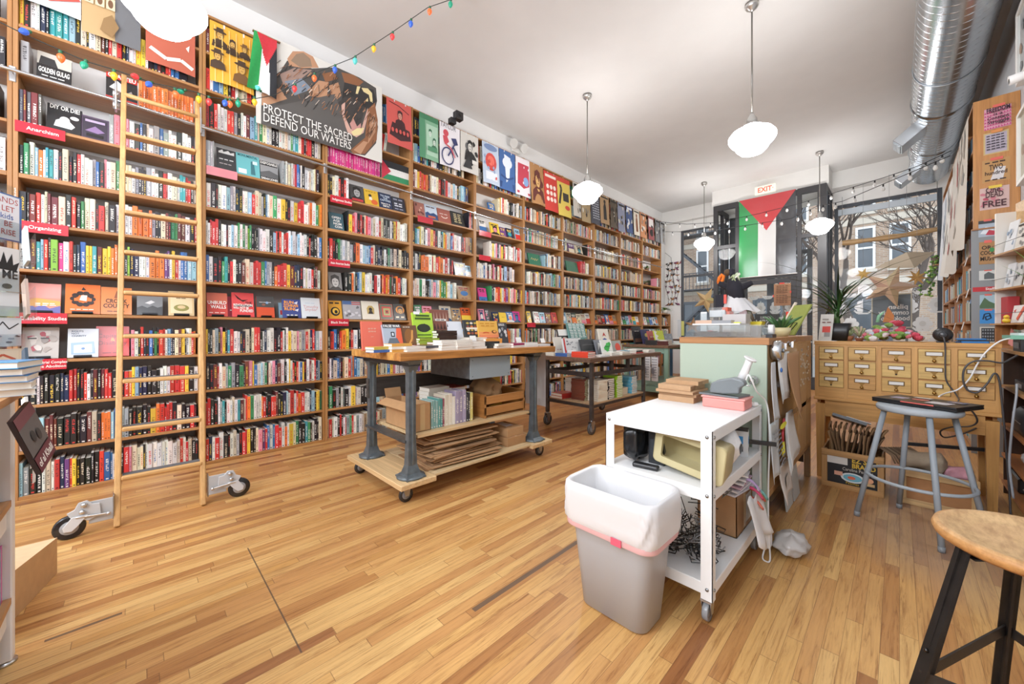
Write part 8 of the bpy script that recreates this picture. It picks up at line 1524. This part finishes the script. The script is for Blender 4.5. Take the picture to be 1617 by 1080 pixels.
star(1404, 453, 10.0, .40, '#b99a7c', 'large beige paper star lantern in the right window', .35); star(1448, 438, 10.2, .16, '#b58a4c', 'small gold paper star right of the large beige star', .2, 8, hang=3.7); star(1115, 474, 10.25, .33, '#c0a06e', 'gold paper star lantern in the left window', .45); star(1094, 514, 10.3, .22, '#a9825a', 'small brown paper star low in the left window', .1); star(1363, 433, 10.3, .13, '#c9a25a', 'tiny gold star at the left side of the right window', .3, 6)
P = onY(1429, 411, 10.1); m = MB(); A_ = [V((P.x+x, P.y+y, P.z+z)) for x, y, z in ((-.42, 0, -.10), (.02, -.12, .13), (.38, 0, .10), (.12, -.05, -.16), (.02, .12, .05))]
for f in ((0, 3, 1), (1, 3, 2), (0, 1, 4), (1, 2, 4), (0, 4, 3), (4, 2, 3)): m.poly([A_[k] for k in f], 'paper', R.choice(['#b3a590', '#a89a84', '#bdb09a']))
m.tube([A_[1], (A_[1].x, A_[1].y, 4.1)], .002, 'matte', '#8a8a88', n=5); solo(m, 'hanging_kite_lantern', 'folded beige kite-shaped lantern in the right window', 'lantern')
for k, (pp, lab) in enumerate([([(1040, 350, 9.6), (1085, 354, 9.55), (1135, 351, 9.5), (1195, 338, 9.35), (1260, 322, 9.1), (1332, 300, 8.8), (1400, 279, 8.2), (1450, 262, 7.6), (1502, 238, 7.0)], 'upper string of small clear bulbs looping across the shop front'), ([(1050, 366, 9.5), (1100, 366, 9.35), (1140, 362, 9.2), (1190, 354, 9.05), (1250, 345, 8.8), (1290, 326, 8.6), (1330, 318, 8.4), (1420, 280, 7.7), (1500, 246, 6.8)], 'lower string of small clear bulbs looping across the shop front')]):
    W = [onY(*p) for p in pp]; t = thing('bulb_string', lab, 'string lights', tuple(W[4])); m = MB(); m.tube(W, .005, 'matte', '#222224', n=6); m.build('wire', t)
    for a, b in zip(W, W[1:]):
        for f in (.25, .75):
            p = a.lerp(b, f); m = MB(); m.cyl(p, p-V((0, 0, .04)), .010, 'plastic', '#1e1e20', n=8); m.lathe([(.010, -.04), (.02, -.06), (.023, -.08), (.014, -.1), (0, -.105)], p, 'paint', '#e9e9e6', n=10); m.build('bulb', t)
t = thing('wall_vine', 'thin dark climbing vine with leaves on the white front pier', 'plant', (-4.4, YF-.02, 1.0)); m = MB(); rr = random.Random(21)
for s_ in range(4):
    x = -4.55+.1*s_; P = [V((x+.04*math.sin(k*1.3+s_), YF-.02, 3.0-.16*k)) for k in range(8)]; m.tube(P, .005, 'leaf', '#2c2a24', n=5)
    for p in P:
        for j in range(3): m.poly([p, p+V((rr.uniform(-.08, .08), -.01, rr.uniform(-.03, .08))), p+V((rr.uniform(-.09, .09), -.015, rr.uniform(.03, .1)))], 'leaf', rr.choice(['#23221f', '#3a3530', '#8a4a6a', '#b5763a']))
m.tube([(-4.58, 10.5, 3.35), (-4.42, 10.52, 3.2), (-4.36, YF-.03, 2.4), (-4.30, YF-.03, 2.2)], .006, 'plastic', '#3a3a3c', n=6); m.build('stems', t)
def bushy(x, y, z, r_, n, lab, nm='potted_plant', cl=('#6f9a44', '#8fb55c', '#557d34'), shelf=True, pot='#7a5a44', up=1.2, dr=1.0):
    t = thing(nm, lab, 'plant', (x, y, z)); m = MB(); m.lathe([(r_*.35, 0), (r_*.45, r_*.5), (r_*.38, r_*.45)], (x, y, z), 'matte', pot, n=14); m.build('pot', t); m = MB(); rr = random.Random(int(x*100+y*10))
    for k in range(n): blade(m, V((x, y, z+r_*.45)), rr.uniform(0, 6.28), r_*rr.uniform(.8, 1.3), rr.uniform(.5, 1)*up, r_*.05, rr.choice(cl), rr.uniform(.6, 1)*dr)
    m.build('foliage', t)
bushy(-4.40, Y0+BW*9+.35, SZ[8]+.0115, .13, 60, 'feathery green plant on an upper shelf of the last tall bay'); bushy(-4.40, Y0+BW*9+.3, SZ[7]+.0115, .12, 50, 'second green plant one shelf lower in the last tall bay'); bushy(-4.38, yl+.3, 1.632, .19, 70, 'bushy green spider plant on top of the low end bookcase', pot='#d9d2c4')
for k, (u, v0, v1, c) in enumerate(((1072, 505, 532, '#d9dde0'), (1078, 507, 530, '#e3e07a'))):
    p = onX(u, v1, -3.5); m = MB(); m.box(-3.5, -3.498, p.y-.08, p.y+.08, p.z, onX(u, v0, -3.5).z, 'paper', c); solo(m, 'hanging_flyer', ['pale flyer standing by the window end of the books', 'yellow flyer standing by the window end of the books'][k], 'flyer')
t = thing('window_sill_table', 'narrow dark side table with papers under the left window', 'table', (-3.5, 9.6, 0)); MB().box(-3.75, -3.2, 8.75, 10.2, .95, .99, 'wood_y', '#5a3f2c').build('tabletop', t)
for x in (-3.72, -3.27):
    for y in (8.78, 10.13): MB().box(x, x+.05, y, y+.05, 0, .95, 'wood_z', '#3f6f9a').build('leg', t)
t = thing('air_duct', 'large galvanised spiral air duct running along the right of the ceiling', 'duct', (.372, 4, 3.83)); dx0, dz0, dr_ = .372, 4.10, .265
def ductseg(y0, y1, r_):
    m = MB(); n = 40; L = int((y1-y0)/.06); prof = []
    m.lathe([(r_, y0), (r_, y1)], (dx0, 0, dz0), 'steel', '#c3c9ce', ax='y', n=n, caps=False); m.build('duct_tube', t)
    m = MB(); pitch = .105; turns = (y1-y0)/pitch; N = int(turns*18)
    m.tube([(dx0+(r_+.001)*math.cos(2*PI*k/18), y0+pitch*k/18, dz0+(r_+.001)*math.sin(2*PI*k/18)) for k in range(N)], .0045, 'steel', '#d5dadd', n=4, caps=True); m.build('spiral_seam', t)
ductseg(-3.2, 7.2, dr_); ductseg(7.2, YF-.35, dr_*.955)
m = MB(); m.lathe([(dr_+.002, 7.1), (dr_+.012, 7.11), (dr_+.012, 7.16), (dr_+.002, 7.17)], (dx0, 0, dz0), 'steel', '#b5bbc0', ax='y', n=40, caps=False); m.lathe([(dr_*.955+.002, 8.6), (dr_*.955+.01, 8.61), (dr_*.955+.01, 8.66), (dr_*.955+.002, 8.67)], (dx0, 0, dz0), 'steel', '#b5bbc0', ax='y', n=40, caps=False); m.lathe([(dr_*.955, YF-.35), (.02, YF-.34)], (dx0, 0, dz0), 'steel', '#aab0b5', ax='y', n=40, caps=False); m.build('joint_ring', t)
for y in (7.55, 9.45):
    m = MB(M.Translation((dx0-.16, y, dz0-.17)) @ M.Rotation(math.radians(-40), 4, 'Y')); m.box(-.30, .02, -.17, .17, -.07, .07, 'metal', '#c6cbcf'); o = m.build('side_outlet', t, bevel=.004)
    m = MB(M.Translation((dx0-.16, y, dz0-.17)) @ M.Rotation(math.radians(-40), 4, 'Y')); m.box(-.312, -.30, -.15, .15, -.055, .055, 'metal', '#a9afb4')
    for k in range(6): m.box(-.316, -.312, -.14, .14, -.045+.016*k, -.037+.016*k, 'metal', '#dfe3e6')
    m.build('grille', o)
for y in (.6, 3.4, 6.2, 9.0): m = MB(); m.tube([(dx0+(dr_+.006)*math.cos(a), y, dz0+(dr_+.006)*math.sin(a)) for a in [2*PI*k/30 for k in range(30)]], .006, 'metal', '#b9bec2', n=5, closed=True); m.cyl((dx0, y, dz0+dr_), (dx0, y, ZC-.001), .006, 'metal', '#aaaaaa', n=6); m.build('hanger', t)
m = MB(); m.box(-30, 22, YF+.3, 34, -.25, -.13, 'matte', '#8f8f8c'); struct(m, 'street_ground')
t = thing('street_building', 'tan brick apartment building with white windows across the street', 'building', (-4, 24.3, -.13)); FYb = 24.0
MB().box(-30, 20, FYb, FYb+.5, -.13, 16, 'brick', '#b09a84').build('brick_wall', t)
for z in (3.3, 6.1, 9.0): MB().box(-30, 20, FYb-.06, FYb, z, z+.28, 'matte', '#c9bfae').build('stone_band', t)
for xw in [-1.1+3.55*k+1.13*j for k in range(-5, 5) for j in (0, 1)]:
    for zw in (4.0, 6.65, 9.4):
        m = MB(); frame(m, xw-.34, xw+.34, zw, zw+1.95, FYb-.08, .09, '#e6e6e3', .09); m.box(xw-.25, xw+.25, FYb-.07, FYb-.02, zw+.93, zw+1.02, 'paint', '#e6e6e3'); m.box(xw-.4, xw+.4, FYb-.10, FYb-.0, zw-.14, zw, 'matte', '#cfc6b6'); w_ = m.build('window', t)
        m = MB(); m.box(xw-.25, xw+.25, FYb-.03, FYb-.01, zw+.09, zw+1.86, 'gloss', '#5b6268'); m.build('pane', w_)
for k in range(10):
    xx = -20+3.8*k; m = MB(); frame(m, xx-.8, xx+.8, .3, 2.9, FYb-.1, .14, '#4a4f55', .1); m.box(xx-.66, xx+.66, FYb-.04, FYb-.02, .44, 2.76, 'gloss', '#4f565c'); m.build('shop_window', t)
t = thing('street_fire_escape', 'dark iron fire escape on the building seen through the left window', 'fire escape', (-8.5, 23.4, 2.2)); ic = '#3a3d42'
for z in (3.5, 6.7):
    m = MB(); m.box(-10.6, -6.2, 23.0, 23.9, z, z+.06, 'paint', ic)
    for k in range(23): m.box(-10.6+.2*k-.012, -10.6+.2*k+.012, 23.0, 23.03, z, z+.95, 'paint', ic)
    m.box(-10.6, -6.2, 22.98, 23.03, z+.95, z+1.0, 'paint', ic); m.build('landing', t)
for z0 in (.6, 3.5, 6.7):
    m = MB(); s_ = 1 if z0 != 3.5 else -1
    for o_ in (0, .45): m.bar((-8.4-s_*1.6, 23.2+o_, z0), (-8.4+s_*1.6, 23.2+o_, z0+3.1), .06, .12, 'paint', ic)
    for k in range(12): f = (k+.5)/12; m.box(-8.4+s_*(-1.6+3.2*f)-.1, -8.4+s_*(-1.6+3.2*f)+.1, 23.2, 23.65, z0+3.1*f, z0+3.1*f+.03, 'paint', ic)
    m.build('stair', t)
for z in (3.0, 6.2): m = MB(); [m.bar((x, 23.0, z+.5), (x, 23.85, z-.4), .05, .05, 'paint', ic) for x in (-10.4, -6.4)]; m.build('bracket', t)
def tree(x, y, h, seed, lab, lean=0.0):
    t = thing('bare_tree', lab, 'tree', (x, y, -.13), group='bare street trees'); rr = random.Random(seed); tr = MB(); br_ = MB()
    def grow(p, d, L, r_, dep):
        pts = [p]; q_ = p
        for k in range(4): d = (d+V((rr.uniform(-.16, .16), rr.uniform(-.16, .16), rr.uniform(-.04, .10)))).normalized(); q_ = q_+d*L/4; pts.append(q_)
        (tr if dep == 0 else br_).tube(pts, [r_, r_*.93, r_*.85, r_*.77, r_*.68], 'matte', '#574c44', n=7 if dep < 2 else 4, caps=False)
        if dep >= 6: return
        for k in range(2 if dep < 1 else 3):
            a = rr.uniform(0, 6.28); e = rr.uniform(.35, .75); n_ = (d+V((math.cos(a)*e, math.sin(a)*e, rr.uniform(-.05, .25)))).normalized(); grow(pts[-1] if k < 2 else pts[2], n_, L*rr.uniform(.6, .8), r_*.6, dep+1)
    grow(V((x, y, -.13)), V((lean, 0, 1)).normalized(), h*.34, .15, 0); tr.build('trunk', t); br_.build('branches', t)
tree(-.72, 15.0, 6.4, 3, 'bare street tree at the left side of the right window', -.08); tree(.36, 16.0, 6.8, 8, 'bare street tree behind the large star lantern', -.05); tree(-3.3, 17.5, 6.0, 15, 'bare street tree behind the shop door')
t = thing('display_fixture', 'white display fixture with wooden shelves at the left picture edge', 'display', (-1.9, -.5, 0)); DYf = -.315
m = MB(); m.box(-2.285, -2.235, DYf-.05, DYf, .012, .955, 'paint', '#e9e8e6'); m.build('front_stile', t, bevel=.004); m = MB(); m.box(-2.285, -2.262, DYf-.5, DYf-.05, .012, .955, 'paint', '#e3e2e0'); m.build('end_panel', t); m = MB(); m.box(-2.27, -1.2, DYf-.5, DYf-.48, .012, .955, 'paint', '#d5d4d2'); m.build('back_panel', t); m = MB(); m.lathe([(.03, 0), (.03, .008), (.02, .012)], (-2.26, DYf-.02, 0), 'metal', '#c9c9c7', n=20); m.build('foot', t)
for z in (.24, .59): MB().box(-2.262, -1.2, DYf-.479, DYf-.002, z-.022, z, 'wood_x', '#b58350').build('shelf', t); MB().box(-2.234, -1.2, DYf-.03, DYf-.012, z-.10, z-.023, 'paint', '#e6e5e3').build('apron', t)
MB().box(-2.30, -1.2, DYf-.5, DYf+.02, .956, .98, 'wood_x', '#b58350').build('top_board', t)
for k, (x, c, h) in enumerate([(-2.225, '#c75aa0', .20), (-2.20, '#3f9ac8', .195), (-2.175, '#5fb0d8', .19), (-2.145, '#7a6236', .185), (-2.115, '#8a7040', .18)]):
    m = MB(); m.box(x, x+.022, DYf-.15, DYf-.02, .2405, .24+h, 'gloss', c); solo(m, 'small_book', ['pink', 'deep blue', 'sky blue', 'brown', 'olive brown'][k]+' booklet on the low shelf of the white display fixture', 'book')
for k, (x, c, h) in enumerate([(-2.22, '#5a2a38', .15), (-2.19, '#7a3a44', .14), (-2.15, '#d9cfc4', .10)]): m = MB(); m.box(x, x+.025, DYf-.15, DYf-.03, .5905, .59+h, 'gloss', c); solo(m, 'small_book', ['dark wine', 'rose', 'cream'][k]+' booklet on the upper shelf of the white display fixture', 'book')
z = .981
for k, c in enumerate(['#d9dde0', '#e6e6e4', '#3f8ac9', '#5a7aa9', '#4aa0d8']):
    flat(-2.13+.01*k, DYf-.0, z, 8-5*k, .17, .13, .022, c, ['lowest', 'second', 'third', 'fourth', 'topmost'][k]+' book of the blue-edged stack on the white display fixture', 'stack on the white fixture'); z += .0235
m = MB(M.Translation((-2.075, DYf+.10, .745)) @ M.Rotation(math.radians(172), 4, 'Z') @ M.Rotation(math.radians(-14), 4, 'X') @ M.Rotation(math.radians(-14), 4, 'Y')); m.box(-.085, .085, 0, .012, 0, .20, 'gloss', '#3a3234'); m.art((-.085, -.0005, 0), (1, 0, 0), (0, 0, 1), .17, .20, [('r', 0, .3, 1, .8, '#5a5552'), ('r', 0, .8, 1, 1, '#6b3b40'), ('r', 0, 0, 1, .28, '#5f2730'), ('t', 'of al Khalil', .5, .08, .024, '#f0ece6', 'c', .9), ('e', .4, .55, .1, .1, '#2a2827'), ('e', .65, .5, .1, .1, '#2f2c2a')], n=(0, -1, 0), eps=.0006); solo(m, 'hanging_book', 'dark photo-covered book hung on the white fixture front', 'book')
m = MB(M.Translation((-2.22, DYf+.05, .70)) @ M.Rotation(PI, 4, 'Z') @ M.Rotation(.14, 4, 'Y')); m.box(-.06, .07, 0, .001, 0, .035, 'paper', '#dfe6ec'); m.box(-.0, .06, 0.0012, .002, -.06, .0, 'paper', '#e9edf0'); m.art((-.06, -.0004, 0), (1, 0, 0), (0, 0, 1), .13, .035, [('l', [(.2, .4), (.3, .6), (.4, .4), (.55, .6), (.6, .4), (.8, .6)], .003, '#3a4a7a')], n=(0, -1, 0)); solo(m, 'hanging_price_tag', 'handwritten white tag hanging under the dark photo book', 'tag')
RK = M.Translation((-2.335, -.30, 0)) @ M.Rotation(math.radians(148), 4, 'Z')
t = thing('acrylic_card_rack', 'clear acrylic pocket rack of cards at the left picture edge', 'rack', (-2.2, -.4, .982)); m = MB(RK); m.box(-.42, .004, .03, .034, .983, 1.74, 'acrylic', '#ffffff'); m.build('back_sheet', t)
def rz_(v): return CH-(v-HY)/F*1.44
CARDS = [(313, 384, '#e6e8ee', 'white card with red and blue hand lettering'), (395, 462, '#e3e3e2', 'white card with a black hand print'), (463, 500, '#dfe4e6', 'plain pale card'), (502, 546, '#dfe3e6', 'card with black ink handwriting'), (550, 607, '#e0cdb4', 'cream card with a red ornament about seeds')]
for k, (v0, v1, c, lab) in enumerate(CARDS):
    zb, h = rz_(v1), (v1-v0)/F*1.44; xr = -.008 if k in (0, 3, 4) else -.016
    m = MB(RK); m.box(-.40, 0, -.004, -.001, zb-.004, zb+h*.42, 'acrylic', '#ffffff'); m.box(-.40, 0, -.001, .03, zb-.004, zb-.001, 'acrylic', '#ffffff'); m.build('pocket', t)
    it = {0: [('r', 0, 0, 1, 1, '#4a6ea8'), ('r', 0, .03, .96, .97, '#e6e8ee'), ('t', 'HANDS', .72, .8, .02, '#b5433f', 'c', .5, 0), ('t', 'LET', .78, .62, .02, '#b5433f', 'c', .5, 0), ('t', 'kids', .76, .46, .02, '#3f5fa9', 'c', .5, 0), ('t', 'BE', .78, .3, .02, '#b5433f', 'c', .5, 0), ('t', 'RISE', .78, .12, .02, '#b5433f', 'c', .5, 0)], 1: [('p', [(.6, .5), (.62, .8), (.7, .65), (.75, .9), (.8, .65), (.88, .88), (.9, .62), (1, .7), (.95, .48)], '#1c1c1d'), ('t', 'ME', .85, .3, .03, '#1c1c1d', 'c', .4), ('e', .8, .12, .08, .06, '#3a3a3b')], 2: [], 3: [('l', [(.5, .8), (.6, .6), (.7, .85), (.8, .6), (.95, .8)], .004, '#2a2a2c')] + blobs(5, ['#8d9aa8', '#3a3c40'], q, x0=.5, x1=.95, y0=.1, y1=.5, s=.06), 4: [('r', .1, .08, .95, .95, '#e6d6bd'), ('l', [(.5, .7), (.7, .85), (.9, .7), (.7, .6), (.5, .7)], .008, '#c25a3f'), ('t', 'SEEDS', .74, .12, .016, '#8d7a60', 'c', .5, 0)]}[k]
    m = MB(RK); m.box(xr-.22, xr, .003, .006, zb, zb+h, 'paper', c); m.art((xr-.22, .0026, zb), (1, 0, 0), (0, 0, 1), .22, h, it, n=(0, -1, 0), eps=.0003); solo(m, 'hanging_card', lab+' in the clear rack at the left edge', 'card')
for k, (v0, v1) in enumerate(((335, 418), (455, 502), (565, 612), (640, 690))):
    p = V((-2.40, -.285, CH-(v1-HY)/F*1.5)); T = M.Translation(p) @ M.Rotation(math.radians(16), 4, 'Z') @ M.Rotation(math.radians(-12), 4, 'Y')
    m = MB(T); m.box(-.06, .03, 0, .003, 0, .12, 'acrylic', '#ffffff'); m.box(-.06, .03, -.03, -.027, 0, .06, 'acrylic', '#ffffff'); m.box(-.06, .03, -.027, 0, 0, .003, 'acrylic', '#ffffff'); m.build('side_pocket', t)
    m = MB(T @ M.Rotation(math.radians(-5), 4, 'Y')); m.box(-.052, .012, -.018, -.010, .012, .16, 'paper', ['#dfe3e6', '#b59a8a', '#3a4a5a', '#e3dfd8'][k]); solo(m, 'hanging_postcard', ['topmost', 'second', 'third', 'lowest'][k]+' edge-on postcard in the clear side pockets at the left edge', 'card')
m = MB(); fl = [(-2.92, -.275), (-2.40, -.40), (-2.40, -.85), (-2.92, -.75)]; I0 = [m.av((x, y, .001)) for x, y in fl]; I1 = [m.av((x, y, z)) for (x, y), z in zip(fl, (.175, .215, .215, .175))]
m.fa(I0[::-1], 'board', '#c2996a'); m.fa(I1, 'board', '#d9b88d')
for j in range(4): m.fa((I0[j], I0[(j+1) % 4], I1[(j+1) % 4], I1[j]), 'board', ['#c9a06e', '#b98f5e', '#b98f5e', '#c2996a'][j])
solo(m, 'cardboard_wedge', 'flat brown cardboard carton on the floor behind the white fixture', 'box')
MASS.build('rows_of_books', None, 'rows of mixed books filling the farther oak shelves', 'books', kind='stuff', origin=(XB, 4, 0))
w = bpy.data.worlds.new('sky'); SC.world = w; w.use_nodes = True
bg = w.node_tree.nodes['Background']; bg.inputs[0].default_value = (.93, .96, 1.0, 1); bg.inputs[1].default_value = 1.9
def area(name, loc, rot, sx, sy, e, c=(1, 1, 1)):
    l = bpy.data.lights.new(name, 'AREA'); l.shape = 'RECTANGLE'; l.size = sx; l.size_y = sy; l.energy = e; l.color = c
    o = bpy.data.objects.new(name, l); COL.objects.link(o); o.location = loc; o.rotation_euler = rot; return o
for lx, ly in [(-1.03, -.1), (-3.0, -2.4), (-1.0, -2.4)]:  # unseen lights added for brightness; only the first falls on the pendant grid
    l = bpy.data.lights.new('unseen_point_light', 'POINT'); l.energy = 62 if ly > -1 else 80; l.color = (.97, .98, 1.0); l.shadow_soft_size = .2
    o = bpy.data.objects.new('unseen_point_light', l); COL.objects.link(o); o.location = (lx, ly, 2.86)
area('rear_fill_light', (-1.2, -2.9, 3.2), (math.radians(62), 0, math.radians(12)), 3.5, 2.0, 130, (.98, .99, 1))  # unseen soft fill panel added behind the camera to brighten the room
cam = bpy.data.cameras.new('camera'); cam.sensor_width = 36; cam.lens = 36*F/1617; cam.shift_y = -19/1617; cam.clip_start = .02
co = bpy.data.objects.new('camera', cam); COL.objects.link(co); co.location = (0, 0, CH); co.rotation_euler = (PI/2, 0, YAW); SC.camera = co
SC.view_settings.view_transform = 'Standard'; SC.view_settings.look = 'None'; SC.view_settings.exposure = 0.2; SC.view_settings.gamma = 1.08; SC.view_settings.use_white_balance = True; SC.view_settings.white_balance_temperature = 6050
SC.cycles.use_denoising = True; SC.cycles.max_bounces = 7; SC.cycles.diffuse_bounces = 4; SC.cycles.transparent_max_bounces = 16; SC.cycles.caustics_reflective = False; SC.cycles.caustics_refractive = False; SC.cycles.sample_clamp_indirect = 6.0
for o in SC.objects:
    if '_o' in o: del o['_o']
